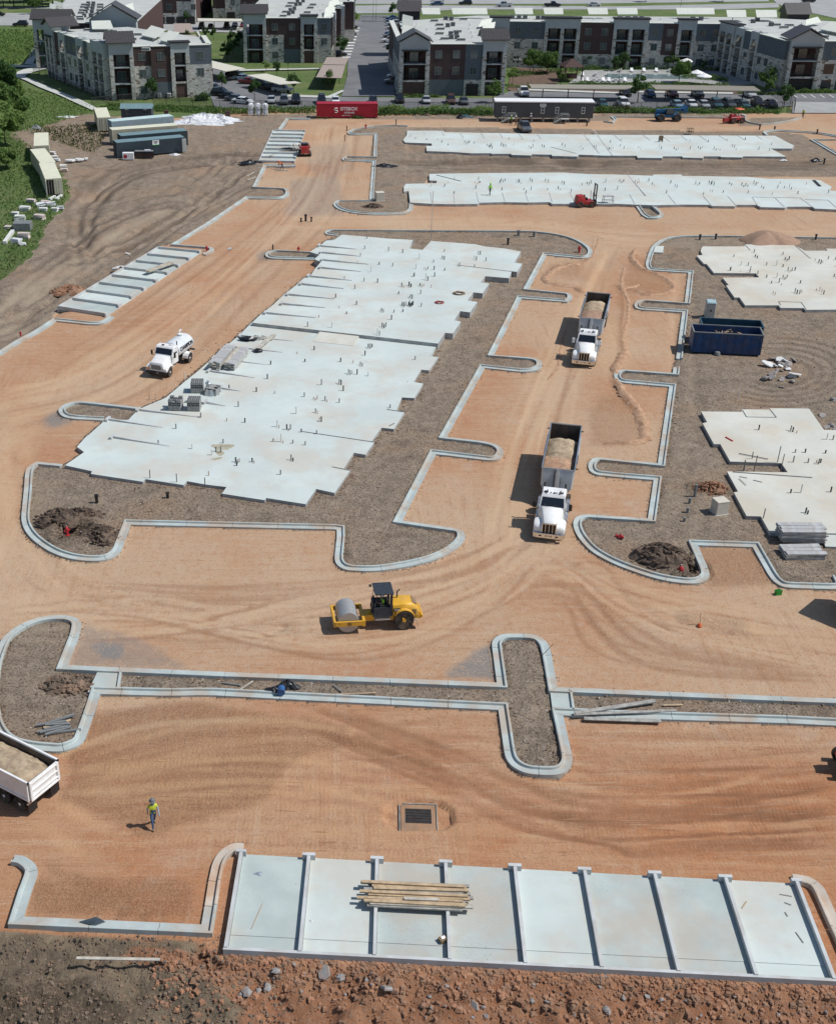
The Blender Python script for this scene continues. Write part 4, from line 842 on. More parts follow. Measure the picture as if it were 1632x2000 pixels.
# --- conventional tractor (front bumper at y = 0, facing +Y)
def tractor(root,mirror='black_plastic',chassis=8.0,plate=True):
    W_='truck_white'
    mb=MB();L=[]
    for x,y in ((-1.2,-.34),(-1.16,-.10),(-.9,0),(.9,0),(1.16,-.10),(1.2,-.34)): L.append((x,y))
    inner=[(x*.94,y-.07) for x,y in L[::-1]];ring=L+inner
    mb.loft([[(x,y,.36) for x,y in ring],[(x,y*.96+.0,.78) for x,y in ring]]);mb.build('bumper','chrome',root,bevel=.02)
    for sx in (-.62,.62):
        mb=MB();mb.box(sx-.1,sx+.1,.002,.02,.52,.62);mb.build('tow_plate','black_metal',root)
    mb=MB()
    for y,zb,zt,hb,ht,dr in ((-.16,.80,1.50,.52,.44,.05),(-.30,.80,1.66,.56,.50,.08),(-.9,.85,1.80,.66,.60,.10),(-1.5,.95,1.92,.80,.72,.11),(-2.12,1.0,2.02,.95,.86,.12)):
        mb.v_=None
        L=[(-hb,y,zb),(-hb*1.02,y,(zb+zt)*.5),(-ht,y,zt-dr),(-ht*.8,y,zt),(0,y,zt+.035),(ht*.8,y,zt),(ht,y,zt-dr),(hb*1.02,y,(zb+zt)*.5),(hb,y,zb)]
        if y == -.16: loops=[]
        loops.append(L)
    mb.loft(loops);mb.build('hood',W_,root,smooth=True)
    for s in (-1,1):
        mb=MB();loops=[]
        for y,zt,xo,zb in ((-.20,1.12,.96,.72),(-.30,1.26,1.13,.66),(-.55,1.36,1.2,.82),(-.9,1.42,1.22,1.12),(-1.25,1.42,1.22,1.16),(-1.6,1.32,1.2,1.0),(-1.85,1.12,1.16,.74),(-1.95,.95,1.12,.62)):
            loops.append([(s*.5,y,zb),(s*.5,y,zt),(s*(xo-.25),y,zt),(s*(xo-.05),y,zt-.09),(s*xo,y,zt-.24),(s*xo,y,zb)])
        mb.loft(loops);mb.build('fender',W_,root,smooth=True)
        mb=MB();mb.hexa([(s*.66,-.215,.90),(s*1.05,-.27,.90),(s*1.05,-.32,.90),(s*.66,-.26,.90),(s*.66,-.205,1.06),(s*1.08,-.26,1.09),(s*1.08,-.33,1.09),(s*.66,-.25,1.06)]);mb.build('headlight','headlight',root)
        mb=MB();mb.box(s*.98-.08,s*.98+.08,-.262,-.24,.80,.87);mb.build('indicator','amber',root)
    mb=MB();mb.box(-.50,.50,-.20,-.135,.78,1.52);gr=mb.build('grille','black_plastic',root)
    mb=MB()
    for x in (-.27,0,.27): mb.box(x-.018,x+.018,-.135,-.11,.78,1.52)
    for x in (-.52,.52): mb.box(x-.03,x+.03,-.2,-.105,.76,1.54)
    mb.box(-.55,.55,-.2,-.105,1.52,1.585);mb.box(-.49,.49,-.2,-.105,.735,.78);mb.build('grille_surround','chrome',gr)
    mb=MB();mb.lathe([(.001,.10),(.10,.085),(.12,.03),(.12,0)],'y',(0,-.11,1.56),12);o=mb.build('badge','chrome',gr);o.scale=(1,.25,.45);o.location=(0,-.08,.86)
    mb=MB();hw=1.02
    P=[(-2.05,.95),(-2.05,1.98),(-2.36,2.74),(-2.50,2.92),(-2.75,2.98),(-3.55,2.98),(-3.68,2.86),(-3.70,.95)]
    tw=lambda z: hw-(.07 if z > 2.0 else 0)-(.10 if z > 2.9 else 0)
    mb.loft([[(-tw(z),y,z) for y,z in P],[(tw(z),y,z) for y,z in P]]);cab=mb.build('cab',W_,root,bevel=.03)
    mb=MB();panel(mb,[(-.88,-2.065,2.04),(.88,-2.065,2.04),(.80,-2.335,2.70),(-.80,-2.335,2.70)],.015);ws=mb.build('windscreen','glass_dark',root)
    mb=MB()
    for x in (-.45,.35): mb.tube([(x,-2.05,2.06),(x+.32,-2.125,2.20)],.012,5)
    mb.build('wiper','black_plastic',ws)
    for s in (-1,1):
        mb=MB();q=[(s*1.005,-2.42,2.06),(s*1.005,-3.25,2.06),(s*.975,-3.25,2.68),(s*.975,-2.55,2.68)];panel(mb,q if s > 0 else q[::-1],.012);mb.build('side_window','glass_dark',root)
        mb=MB();mb.box(s*1.03-.008,s*1.03+.008,-3.30,-2.36,1.06,2.0);d=mb.build('door',W_,root,bevel=.006)
        mb=MB();mb.box(s*1.045-.02,s*1.045+.02,-3.22,-3.06,1.86,1.90);mb.build('handle','chrome',d)
        mb=MB();mb.tube([(s*1.02,-2.3,2.45),(s*1.33,-2.12,2.38),(s*1.33,-2.12,1.75),(s*1.02,-2.25,1.72)],.022,6);ar=mb.build('mirror','black_plastic',root)
        mb=MB();mb.box(s*1.36-.13,s*1.36+.13,-2.22,-2.08,1.82,2.36);mb.build('mirror_shell',mirror,ar,bevel=.03)
        mb=MB();mb.cyl((s*.95,-3.55,.72),(s*.95,-2.35,.72),.30,18);mb.build('fuel_tank','alu',root,smooth=True)
        mb=MB();mb.box(s*1.0-.22,s*1.0+.22,-3.0,-2.5,.99,1.03);mb.build('step','alu',root);mb=MB();mb.box(s*1.05-.18,s*1.05+.18,-3.0,-2.5,.40,.44);mb.build('step','alu',root)
        mb=MB();mb.tube([(s*.80,-3.88,.9),(s*.80,-3.88,2.95),(s*.80,-4.0,3.12)],.075,10);mb.build('exhaust_stack','black_metal',root)
        mb=MB();mb.cyl((s*.5,-2.9,3.06),(s*.5,-2.52,3.05),.035,8,0,.075);mb.build('air_horn','black_metal',root)
        mb=MB();mb.box(s*.66-.06,s*.66+.06,-2.72,-2.58,3.0,3.07);mb.build('beacon','black_metal',root)
    for x in (-.22,0,.22,-.09,.12)[:4]:
        mb=MB();mb.box(x-.04,x+.04,-2.62,-2.54,2.98,3.04);mb.build('roof_light','black_plastic',root)
    mb=MB()
    for s in (-1,1): mb.box(s*.42-.06,s*.42+.06,-chassis,-.4,.66,.94)
    mb.box(-.42,.42,-.9,-.6,.5,.8);mb.box(-.42,.42,-4.4,-4.2,.68,.92);mb.box(-.42,.42,-chassis,-chassis+.15,.68,.92);mb.build('frame_rails','black_metal',root)
    for s in (-1,1): wheel(root,s*1.05,-1.12,.52,.30,outer=s)
    if plate: text_mesh('number_plate','2714-08',.16,'black_metal',root,(0,.012,.57),(PI/2,0,PI),.004)
    return root
def load_heap(root,y0,y1,hw,z0,hmax,mat,seed,name='gravel_load',ny=16,nx=9,peak=None):
    r=random.Random(seed);mb=MB();idx={}
    for j in range(ny+1):
        v=j/ny;y=y0+(y1-y0)*v
        for i in range(nx+1):
            u=i/nx*2-1;pk=math.sin(PI*min(1,max(0,v)))**.55 if peak is None else peak(v)
            z=z0+hmax*pk*(1-.55*abs(u)**2.6)+r.uniform(-.05,.05);idx[i,j]=len(mb.v);mb.v.append((u*hw,y,z))
    for j in range(ny):
        for i in range(nx): mb.quad(idx[i,j],idx[i+1,j],idx[i+1,j+1],idx[i,j+1])
    o=mb.build(name,mat,root,smooth=True,fix=True);return o
def end_dump(root,y0,y1,mud=True):
    """half-round tub trailer between y0 (front) and y1 (rear)"""
    def sec(y,hw,zt,zb,n=12):
        out=[(-hw,y,zt)]
        for k in range(n+1):
            a=PI+PI*k/n;out.append((hw*math.cos(a)*.99,y,zb+(1.55-zb)+((1.55-zb))*math.sin(a)))
        out.append((hw,y,zt));return out
    zt,zb,hw=3.0,1.02,1.29
    fs=[sec(y0+.0,hw,zt,zb),sec(y1,hw,zt,zb)]
    mb=MB();mb.loft(fs,0,cap=False,closed=False);inn=[[(x*.965,y,z if abs(z-zt) < 1e-6 else z+.05) for x,y,z in s] for s in fs]
    mb.loft(inn,1,cap=False,closed=False)
    tub=mb.build('tub',['trailer_grey','tub_inside'],root,fix=False)
    mb=MB();mb.loft([[(x,y,z) for x,y,z in sec(y0,hw,zt,zb)],[(x*.9,y+.42*(zt-z)/(zt-zb)+.05,z) for x,y,z in sec(y0,hw,zt,zb)]]);mb.build('bulkhead',['trailer_grey'],root)
    mb=MB();mb.loft([[(x,y1-.06,z) for x,y,z in sec(y1,hw,zt,zb)],[(x,y1,z) for x,y,z in sec(y1,hw,zt,zb)]]);mb.build('tailgate','trailer_grey',root)
    mb=MB();mb.loft([[(x*.95,y1+.01,z+.02) for x,y,z in sec(y1,hw,zt-.04,zb)],[(x*.95,y1+.03,z+.02) for x,y,z in sec(y1,hw,zt-.04,zb)]]);mb.build('tailgate_lining','tub_inside',root)
    mb=MB()
    for s in (-1,1): mb.box(s*hw-.05,s*hw+.05,y1,y0,zt-.02,zt+.06)
    mb.box(-hw,hw,y0-.03,y0+.07,zt-.01,zt+.055);mb.box(-hw,hw,y1-.08,y1+.02,zt-.01,zt+.06);mb.build('top_rail','alu',root)
    mb=MB()
    for s in (-1,1):
        mb.box(s*1.36-.05,s*1.36+.05,y1+2.0,y0-3.2,2.05,2.9)
    mb.build('side_panel','trailer_grey',root)
    mb=MB();mb.cyl((0,y0+.62,1.05),(0,y0+.14,3.05),.12,12);mb.cyl((0,y0+.5,1.55),(0,y0+.2,2.8),.16,12);hs=mb.build('hoist_cylinder','alu',root,smooth=True)
    mb=MB();mb.tube([(.24,y0+.5,1.2),(.26,y0+.2,2.95)],.03,6);mb.tube([(-.26,y0+.5,1.2),(-.28,y0+.2,2.4)],.02,6);mb.build('hose','black_plastic',hs)
    for s in (-1,1):
        mb=MB();mb.cyl((s*1.3,y0-.35,3.03),(s*1.52,y0-.35,3.0),.05,6);mb.build('tarp_arm','black_metal',root)
        mb=MB();mb.cyl((s*1.3,y1+.9,2.9),(s*1.5,y1+.9,2.92),.06,6);mb.build('tarp_hook','black_metal',root)
    mb=MB()
    for s in (-1,1): mb.box(s*.45-.07,s*.45+.07,y1+.4,y0+.5,.95,1.15)
    mb.build('trailer_frame','black_metal',root)
    for k,y in enumerate((y1+1.15,y1+2.4)):
        for s in (-1,1): wheel(root,s*.98,y,.51,.27,dual=True,outer=s)
    if mud:
        for s in (-1,1):
            mb=MB();mb.box(s*.98-.32,s*.98+.32,y1+.30,y1+.33,.25,1.0);mb.build('mud_flap','black_plastic',root)
PK1=lambda v: .55+.75*math.exp(-((v-.42)/.25)**2)-.35*math.exp(-((v-.9)/.16)**2)*1.9+.1*math.exp(-((v-.12)/.1)**2)
def semi(label,loc,rz,mirror,seed,loads):
    t=thing('gravel_truck',label,'truck',loc,rz,'end dump trucks hauling gravel')
    tractor(t,mirror,6.9)
    for y in (-5.15,-6.4):
        for s in (-1,1): wheel(t,s*.93,y,.52,.27,dual=True,outer=s)
    for s in (-1,1):
        mb=MB();mb.loft([[(s*.62,-5.15+.66*math.cos(a),.56+.66*math.sin(a)) for a in np.linspace(.2,PI*.55,6)]+[(s*.62,-5.15+.62*math.cos(a),.56+.62*math.sin(a)) for a in np.linspace(PI*.55,.2,6)],
                           [(s*1.24,-5.15+.66*math.cos(a),.56+.66*math.sin(a)) for a in np.linspace(.2,PI*.55,6)]+[(s*1.24,-5.15+.62*math.cos(a),.56+.62*math.sin(a)) for a in np.linspace(PI*.55,.2,6)]]);mb.build('wheel_guard','alu',t)
        mb=MB();mb.box(s*1.0-.24,s*1.0+.24,-4.45,-3.72,.5,1.02);mb.build('battery_box','alu',t,bevel=.03)
    mb=MB();mb.box(-.55,.55,-6.3,-5.3,.94,1.04);mb.cyl((.15,-4.0,1.0),(.4,-4.6,1.2),.04,6);mb.cyl((-.15,-4.0,1.0),(-.4,-4.6,1.15),.04,6);mb.build('fifth_wheel','black_metal',t)
    end_dump(t,-6.75,-15.6)
    for (a,b,z0,h,mt,sd,pk) in loads:
        load_heap(t,-6.8-a,-6.8-b,1.235,z0,h,mt,sd,peak=pk)
    return t
dome=lambda v: math.sin(PI*v)**.6
T1=(*G(1073,1052)[:2],0);rz1=PI-math.atan2(.252,.967)
semi('nearer white dump truck heading towards the road junction, clods over its front load',(17.75,78.85,.02),rz1,'black_plastic',1,[(.05,3.4,2.3,.38,'gravel_red',3,lambda v: .75+.3*math.sin(PI*v)),(2.3,7.6,2.0,.85,'gravel_load',4,lambda v: (1-.95*max(0,(v-.72)/.28)**1.5)*min(1,.5+2.0*v))])
rz2=PI-math.atan2(.285,.958)
semi('farther white dump truck following behind, with white mirrors and a smooth sandy load',(27.45,114.55,.02),rz2,'white_paint',2,[(.05,4.2,2.1,.55,'sand_pile',5,lambda v: .85+.25*math.sin(PI*v)),(3.4,7.8,1.95,.85,'gravel_load',6,lambda v: (1-.95*max(0,(v-.72)/.28)**1.5)*min(1,.5+2.2*v))])
semi('gravel truck at the right picture edge, only its black hood corner and shadow showing',(47.5,58.7,.02),math.radians(-136),'black_plastic',3,[(.05,6.8,1.85,.6,'gravel_load',7,lambda v: .8+.3*math.sin(PI*v))])
# --- tandem dump truck at the left edge
d=thing('dump_truck','white tandem dump truck with a full gravel box, cut by the left picture edge','truck',(-14.738,50.055,.02),math.radians(57));d.scale=(.9,.9,.9)
DL=5.3;yb=0.0
mb=MB()
for s in (-1,1):
    mb.box(s*1.24-.04,s*1.24+.04,.05,DL,1.25,2.62);mb.box(s*1.27-.07,s*1.27+.07,.0,DL,2.60,2.74)
    for y in (0.1,DL-.1): mb.box(s*1.29-.06,s*1.29+.06,y-.1,y+.1,1.2,2.62)
    mb.box(s*1.28-.05,s*1.28+.05,0,DL,1.2,1.36)
mb.box(-1.2,1.2,DL-.06,DL,1.25,3.0);mb.box(-1.2,1.2,.05,DL,1.2,1.27);mb.build('dump_box','truck_white',d,bevel=.012)
mb=MB()
for s in (-1,1): mb.box(s*1.185-.012,s*1.185+.012,.07,DL-.08,1.3,2.6)
mb.box(-1.17,1.17,.055,.075,1.3,2.6);mb.box(-1.17,1.17,DL-.085,DL-.07,1.3,2.9);mb.build('box_lining','tub_inside',d)
mb=MB();mb.box(-1.2,1.2,-.05,.03,1.25,2.62);tg=mb.build('tailgate','truck_white',d,bevel=.01)
mb=MB()
for z in (2.5,2.0,1.55,1.28): mb.box(-1.2,1.2,-.14,-.045,z-.05,z+.07,top=(0,.02))
for x in (-1.13,1.13): mb.box(x-.08,x+.08,-.13,-.045,1.25,2.62)
mb.build('tailgate_rib','truck_white',tg,bevel=.012)
for s in (-1,1):
    mb=MB();mb.cyl((s*1.26,-.1,2.66),(s*1.26,.25,2.66),.07,8);mb.build('hinge','black_metal',d)
    mb=MB();mb.box(s*.95-.36,s*.95+.36,.16,.19,.18,.95);mf=mb.build('mud_flap','black_plastic',d)
    mb=MB();mb.box(s*.95-.42,s*.95+.42,.1,.2,.95,1.05);mb.build('flap_bar','alu',mf)
    mb=MB();mb.box(s*1.02-.1,s*1.02+.1,.06,.12,1.05,1.22);mb.build('tail_lamp','lamp_red',d)
    for y in (1.0,2.35): wheel(d,s*.96,y,.52,.27,'truck_white',True,outer=s)
load_heap(d,.08,DL-.2,1.17,1.75,.85,'gravel_load',12,peak=lambda v: min(1,.45+2.0*v)*(1-.2*v),ny=22,nx=12)
mb=MB()
for s in (-1,1): mb.box(s*.42-.06,s*.42+.06,.3,9.0,.7,1.0)
mb.box(-.45,.45,.3,.5,.6,1.15);mb.box(-.3,.3,.85,2.5,.45,.7);mb.build('frame_rails','black_metal',d)
mb=MB();mb.loft([[(x,y,z) for y,z in ((5.6,.95),(5.6,2.9),(7.0,2.9),(7.3,2.0),(9.0,1.75),(9.15,.8))] for x in (-1.05,1.05)]);mb.build('cab','truck_white',d,bevel=.05)
for s in (-1,1):
    wheel(d,s*1.05,8.2,.52,.3,'truck_white',outer=s)
    mb=MB();mb.box(s*1.06-.01,s*1.06+.01,5.9,6.9,2.05,2.7);mb.build('side_window','glass_dark',d)
mb=MB();panel(mb,[(.9,7.02,2.85),(-.9,7.02,2.85),(-.92,7.28,2.08),(.92,7.28,2.08)],.02);mb.build('windscreen','glass_dark',d)
M('tank_white',(.72,.74,.75),.3,.15,var=.04,dirt=(.5,.42,.34),dirt_amt=.2)
# --- water truck
w=thing('water_truck','white water tank truck with black lettering on its tank, alone on the left dirt lane','truck',(-15.85,111.9,.02),math.radians(158))
W_='truck_white';loops=[]
mb=MB()
for y,zb,zt,hb,ht in ((.0,.72,1.35,.80,.62),(-.12,.7,1.55,.85,.68),(-.8,.75,1.72,.9,.74),(-1.55,.8,1.86,.98,.86)):
    loops.append([(-hb,y,zb),(-hb,y,(zb+zt)/2+.1),(-ht,y,zt-.05),(-ht*.7,y,zt),(ht*.7,y,zt),(ht,y,zt-.05),(hb,y,(zb+zt)/2+.1),(hb,y,zb)])
mb.loft(loops);mb.build('hood',W_,w,smooth=True)
for s in (-1,1):
    mb=MB();lp2=[]
    for y,zt,zb in ((.0,1.05,.70),(-.3,1.25,.80),(-.75,1.32,1.1),(-1.2,1.25,1.02),(-1.5,1.05,.75)): lp2.append([(s*.7,y,zb),(s*.7,y,zt),(s*1.1,y,zt-.05),(s*1.18,y,zt-.22),(s*1.18,y,zb)])
    mb.loft(lp2);mb.build('fender',W_,w,smooth=True)
    mb=MB();mb.box(s*.92-.18,s*.92+.18,-.01,.03,.82,.98);mb.build('headlight','amber' if s > 0 else 'headlight',w)
    wheel(w,s*1.02,-.78,.5,.28,'truck_white',outer=s);wheel(w,s*.93,-5.05,.5,.26,'truck_white',True,outer=s)
    mb=MB();mb.loft([[(x,-5.05+.62*math.cos(a),.52+.62*math.sin(a)) for a in np.linspace(.15,PI-.15,8)]+[(x,-5.05+.58*math.cos(a),.52+.58*math.sin(a)) for a in np.linspace(PI-.15,.15,8)] for x in (s*.6,s*1.24)]);mb.build('wheel_guard',W_,w)
    mb=MB();mb.tube([(s*1.0,-1.75,2.3),(s*1.3,-1.6,2.25),(s*1.3,-1.6,1.7),(s*1.0,-1.7,1.7)],.02,6);mr=mb.build('mirror','black_plastic',w)
    mb=MB();mb.box(s*1.31-.10,s*1.31+.10,-1.66,-1.58,1.75,2.2);mb.build('mirror_shell','black_plastic',mr)
    mb=MB();q=[(s*1.03,-1.92,1.9),(s*1.03,-2.62,1.9),(s*1.0,-2.62,2.48),(s*1.0,-2.08,2.48)];panel(mb,q if s > 0 else q[::-1],.012);mb.build('side_window','glass_dark',w)
    mb=MB();mb.box(s*1.04-.006,s*1.04+.006,-2.68,-1.85,.95,1.84);dd=mb.build('door',W_,w)
    mb=MB();mb.lathe([(.01,.0),(.2,.0),(.2,.012),(.01,.012)],'x',(s*1.045,-2.25,1.42),14);mb.build('door_emblem','portable_roof',dd)
mb=MB();mb.box(-.55,.55,-.02,.03,.88,1.36);mb.build('grille','pipe_grey',w)
mb=MB();mb.box(-1.15,1.15,-.05,.12,.45,.70);mb.build('bumper','black_metal',w,bevel=.02)
text_mesh('number_plate','4081',.14,'white_paint',w,(-.2,.13,.58),(PI/2,0,PI),.004)
P=[(-1.6,.9),(-1.6,1.84),(-1.95,2.5),(-2.1,2.64),(-2.85,2.64),(-2.9,.9)]
mb=MB();mb.loft([[(x,y,z) for y,z in P] for x in (-1.02,1.02)]);mb.build('cab',W_,w,bevel=.05)
mb=MB();panel(mb,[(-.93,-1.635,1.92),(.93,-1.635,1.92),(.88,-1.905,2.46),(-.88,-1.905,2.46)],.014);mb.build('windscreen','glass_dark',w)
mb=MB();mb.box(.2,.42,-2.35,-2.15,2.64,2.72);mb.box(-.5,-.2,-2.5,-2.45,2.64,2.68);mb.build('roof_beacon','black_metal',w)
mb=MB();mb.tube([(-.85,-3.0,.9),(-.85,-3.0,2.95)],.06,8);mb.build('exhaust_stack','black_metal',w)
mb=MB();mb.lathe([(.01,.16),(.5,.1),(.82,0),(.93,-.08),(.93,-1.55),(.945,-1.56),(.945,-1.62),(.93,-1.63),(.93,-3.2),(.82,-3.28),(.5,-3.38),(.01,-3.44)],'y',(0,0,0),28);tk=mb.build('tank','tank_white',w,smooth=True)
tk.location=(0,-3.05,1.78);tk.scale=(1.12,1,.92)
mb=MB();mb.cyl((0,-2.4,.78),(0,-2.4,1.05),.24,12);mb.cyl((0,-2.4,1.05),(0,-2.4,1.12),.27,12);mb.tube([(.35,-2.9,.8),(.35,-2.9,1.15),(.35,-3.1,1.3),(.35,-3.3,1.15)],.08,8);mb.build('manhole','white_paint',tk)
ts=text_mesh('tank_lettering','CHAMPION',.52,'black_plastic',w,(-1.035,-4.7,1.93),(math.radians(80),0,-PI/2),.02,True)
mb=MB();mb.box(-.45,.45,-6.4,-.5,.62,.85);mb.box(-1.0,1.0,-6.6,-6.35,.85,.95);mb.box(-.5,.5,-6.35,-5.9,.9,1.4);mb.build('frame_rails','black_metal',w)
mb=MB();mb.cyl((-.3,-6.6,1.1),(.3,-6.6,1.1),.3,12);mb.tube([(.6,-6.3,1.0),(1.35,-6.6,1.0)],.04,6);mb.build('spray_pump','black_metal',w)
# --- people
def person(label,loc,rz,pose='stand',vest='vest_yellow',legs='jeans_blue',skin='skin',hat='hat_white',scale=1.0,hatcol=None,sleeve=None,group=None):
    t=thing('person',label,'person',loc,rz,group)
    st={'walk': .24,'stand': .06,'bend': .14,'sit': .1}[pose];be={'walk': .06,'stand': 0,'bend': 1.05,'sit': .08}[pose]
    def tor(u): return (0,math.sin(be)*u,.96+math.cos(be)*u) if pose != 'sit' else (0,math.sin(be)*u,.50+u)
    J={'pel': tor(0),'wa': tor(.20),'ch': tor(.42),'nk': tor(.56),'hb': tor(.64),'ht': tor(.80)};h0=tor(.0)
    for s,nm in ((-1,'l'),(1,'r')):
        f=st*s
        J[nm+'h']=(s*.10,h0[1],h0[2]-.04)
        if pose == 'sit': J[nm+'k']=(s*.14,.45,.52);J[nm+'a']=(s*.14,.5,.1);J[nm+'t']=(s*.14,.66,.05)
        else: J[nm+'k']=(s*.11,h0[1]+f*.7+.03,.50);J[nm+'a']=(s*.11,h0[1]+f*1.2-(.06 if f < 0 else 0),.09);J[nm+'t']=(s*.12,h0[1]+f*1.2+.15,.04)
        c=tor(.46);J[nm+'s']=(s*.19,c[1],c[2]);g=-f
        if pose == 'bend': J[nm+'e']=(s*.24,c[1]+.10,c[2]-.30);J[nm+'w']=(s*.18,c[1]+.22,c[2]-.52)
        elif pose == 'sit': J[nm+'e']=(s*.27,c[1]+.12,c[2]-.26);J[nm+'w']=(s*.16,c[1]+.40,c[2]-.22)
        else: J[nm+'e']=(s*.25,c[1]+g*.45-.02,c[2]-.29);J[nm+'w']=(s*.25,c[1]+g*1.0+.08,c[2]-.54)
    R={'pel': .145,'wa': .135,'ch': .165,'nk': .06,'hb': .085,'ht': .085,'h': .095,'k': .068,'a': .05,'t': .045,'s': .072,'e': .05,'w': .034}
    keys=list(J);E=[('pel','wa'),('wa','ch'),('ch','nk'),('nk','hb'),('hb','ht')]
    for n in 'lr': E += [('pel',n+'h'),(n+'h',n+'k'),(n+'k',n+'a'),(n+'a',n+'t'),('ch',n+'s'),(n+'s',n+'e'),(n+'e',n+'w')]
    me=bpy.data.meshes.new('body');me.from_pydata([J[k] for k in keys],[(keys.index(a),keys.index(b)) for a,b in E],[])
    o=bpy.data.objects.new('body',me);COL.objects.link(o);o.modifiers.new('s','SKIN');o.modifiers.new('b','SUBSURF').levels=1
    for i,k in enumerate(keys):
        q=R.get(k,R.get(k[1:]));me.skin_vertices[0].data[i].radius=(q*1.15 if k in ('ch','wa','pel') else q,q*.8 if k in ('ch','wa','pel') else q);me.skin_vertices[0].data[i].use_root=k == 'pel'
    dg=bpy.context.evaluated_depsgraph_get();m2=bpy.data.meshes.new_from_object(o.evaluated_get(dg));bpy.data.objects.remove(o)
    for mm in (legs,vest,skin,sleeve or skin,'boot_brown'): m2.materials.append(MATS[mm])
    def dseg(p,a,b):
        a,b,p=Vector(a),Vector(b),Vector(p);d=b-a;u=max(0,min(1,(p-a).dot(d)/max(1e-9,d.length_squared)));return (p-(a+d*u)).length
    for p in m2.polygons:
        c=p.center;best=min(E,key=lambda e: dseg(c,J[e[0]],J[e[1]])/(.5*(R.get(e[0],R.get(e[0][1:]))+R.get(e[1],R.get(e[1][1:])))))
        a,b=best;s=a+b
        p.material_index=4 if b[1:] == 't' else 1 if (b[1:] == 'h' and c.z > h0[2]-.02) else 0 if b[1:] in ('h','k','a') else 2 if a in ('nk','hb') else 3 if b[1:] in ('e','w') else 1
        p.use_smooth=True
    obj('body',m2,t)
    hd=J['hb'];tp=J['ht']
    mb=MB();mb.blob((0,0,0),(.10,.115,.13),.0,12,8);mb.box(-.018,.018,.10,.145,-.03,.03);mb.box(-.04,.04,.098,.114,-.075,-.06)
    for s in (-1,1): mb.box(s*.105-.012,s*.105+.012,-.02,.03,-.03,.03);mb.blob((s*.04,.105,.025),(.014,.012,.01),0,6,4)
    hh=mb.build('head',skin,t,smooth=True);hh.location=((hd[0]+tp[0])/2,(hd[1]+tp[1])/2,(hd[2]+tp[2])/2);hh.rotation_euler=(-be*.7,0,0)
    mb=MB();mb.lathe([(.165,0),(.165,.012),(.13,.02),(.125,.08),(.09,.13),(.04,.15),(.001,.152)],'z',(0,0,0),16);mb.box(-.07,.07,.12,.21,0,.014);ht=mb.build('hard_hat',hat,t,smooth=True);ht.location=(hh.location.x,hh.location.y+math.sin(be*.7)*.05,hh.location.z+.05);ht.rotation_euler=(-be*.7,0,0)
    for nm,s in (('l',-1),('r',1)):
        wv,ev=Vector(J[nm+'w']),Vector(J[nm+'e']);dv=(wv-ev).normalized();sd_=Vector((1,0,0)) if abs(dv.x) < .9 else Vector((0,1,0));up=dv.cross(sd_).normalized();mb=MB()
        mb.tube([wv-dv*.02,wv+dv*.05,wv+dv*.09],.036,7,0,.030)
        for k,ln in enumerate((.065,.078,.072,.055)):
            q=wv+dv*.085+up*(k-1.5)*.020;mb.tube([q,q+dv*ln*.5,q+dv*ln*.9-sd_*s*.02],.009,5,0,.007)
        q=wv+dv*.03+up*.036;mb.tube([q,q+up*.03+dv*.03,q+up*.035+dv*.06-sd_*s*.012],.011,5,0,.008);mb.build('hand',skin,t,smooth=True)
    t.scale=(scale,)*3
    return t
M('vest_yellow',(.55,.62,.05),.8,var=.1);M('vest_green',(.30,.68,.04),.8,var=.1);M('vest_orange',(.85,.12,.02),.8,var=.1);M('jeans_blue',(.05,.10,.20),.9,var=.2);M('trousers_dark',(.03,.033,.04),.9,var=.2)
M('skin',(.36,.20,.13),.6,var=.05);M('boot_brown',(.22,.15,.09),.8,var=.1);M('hat_white',(.75,.75,.74),.35,var=0);M('hat_grey',(.14,.15,.16),.4,var=0);M('sleeve_grey',(.32,.36,.42),.9,var=.1)
tx,ty,_=G(301,1613);person('person in a yellow vest and jeans walking over the red field in front',(tx,ty,gz(tx,ty)-.01),math.radians(-158),'walk','vest_yellow','jeans_blue',hat='hat_grey',sleeve='sleeve_grey',scale=1.06)
tx,ty,_=G(956,381,.4);person('person in a lime top walking across the long slab near the red forklift',(tx,ty,.40),math.radians(200),'walk','vest_green','trousers_dark',sleeve='vest_green',hat='vest_green')
tx,ty,_=G(551,331);person('person in an orange vest bending over boards below the small garage slab',(tx,ty,gz(tx,ty)),math.radians(100),'bend','vest_orange','trousers_dark',hat='vest_orange')
for (x,y,lb,vs,hat) in ((997,244,'person in a lime vest standing left of the parked pickup truck','vest_green','hat_white'),(1006,245,'person in a tan vest standing between the lime vest and the pickup truck','boot_brown','hat_white'),(1035,240,'person in pale clothes standing behind the pickup, right end of its cab','sleeve_grey','hat_white'),(1096,222,'person in white standing on the right stairs of the site office','white_paint','hat_white'),(1566,231,'person in a yellow vest by the kerb at the paved road end','vest_yellow','hat_white')):
    zz=1.0 if y == 222 else 0;tx,ty,_=G(x,y,zz);person(lb,(tx,ty,zz if zz else gz(tx,ty)),random.uniform(2.2,4),'stand',vs,'trousers_dark',hat=hat)
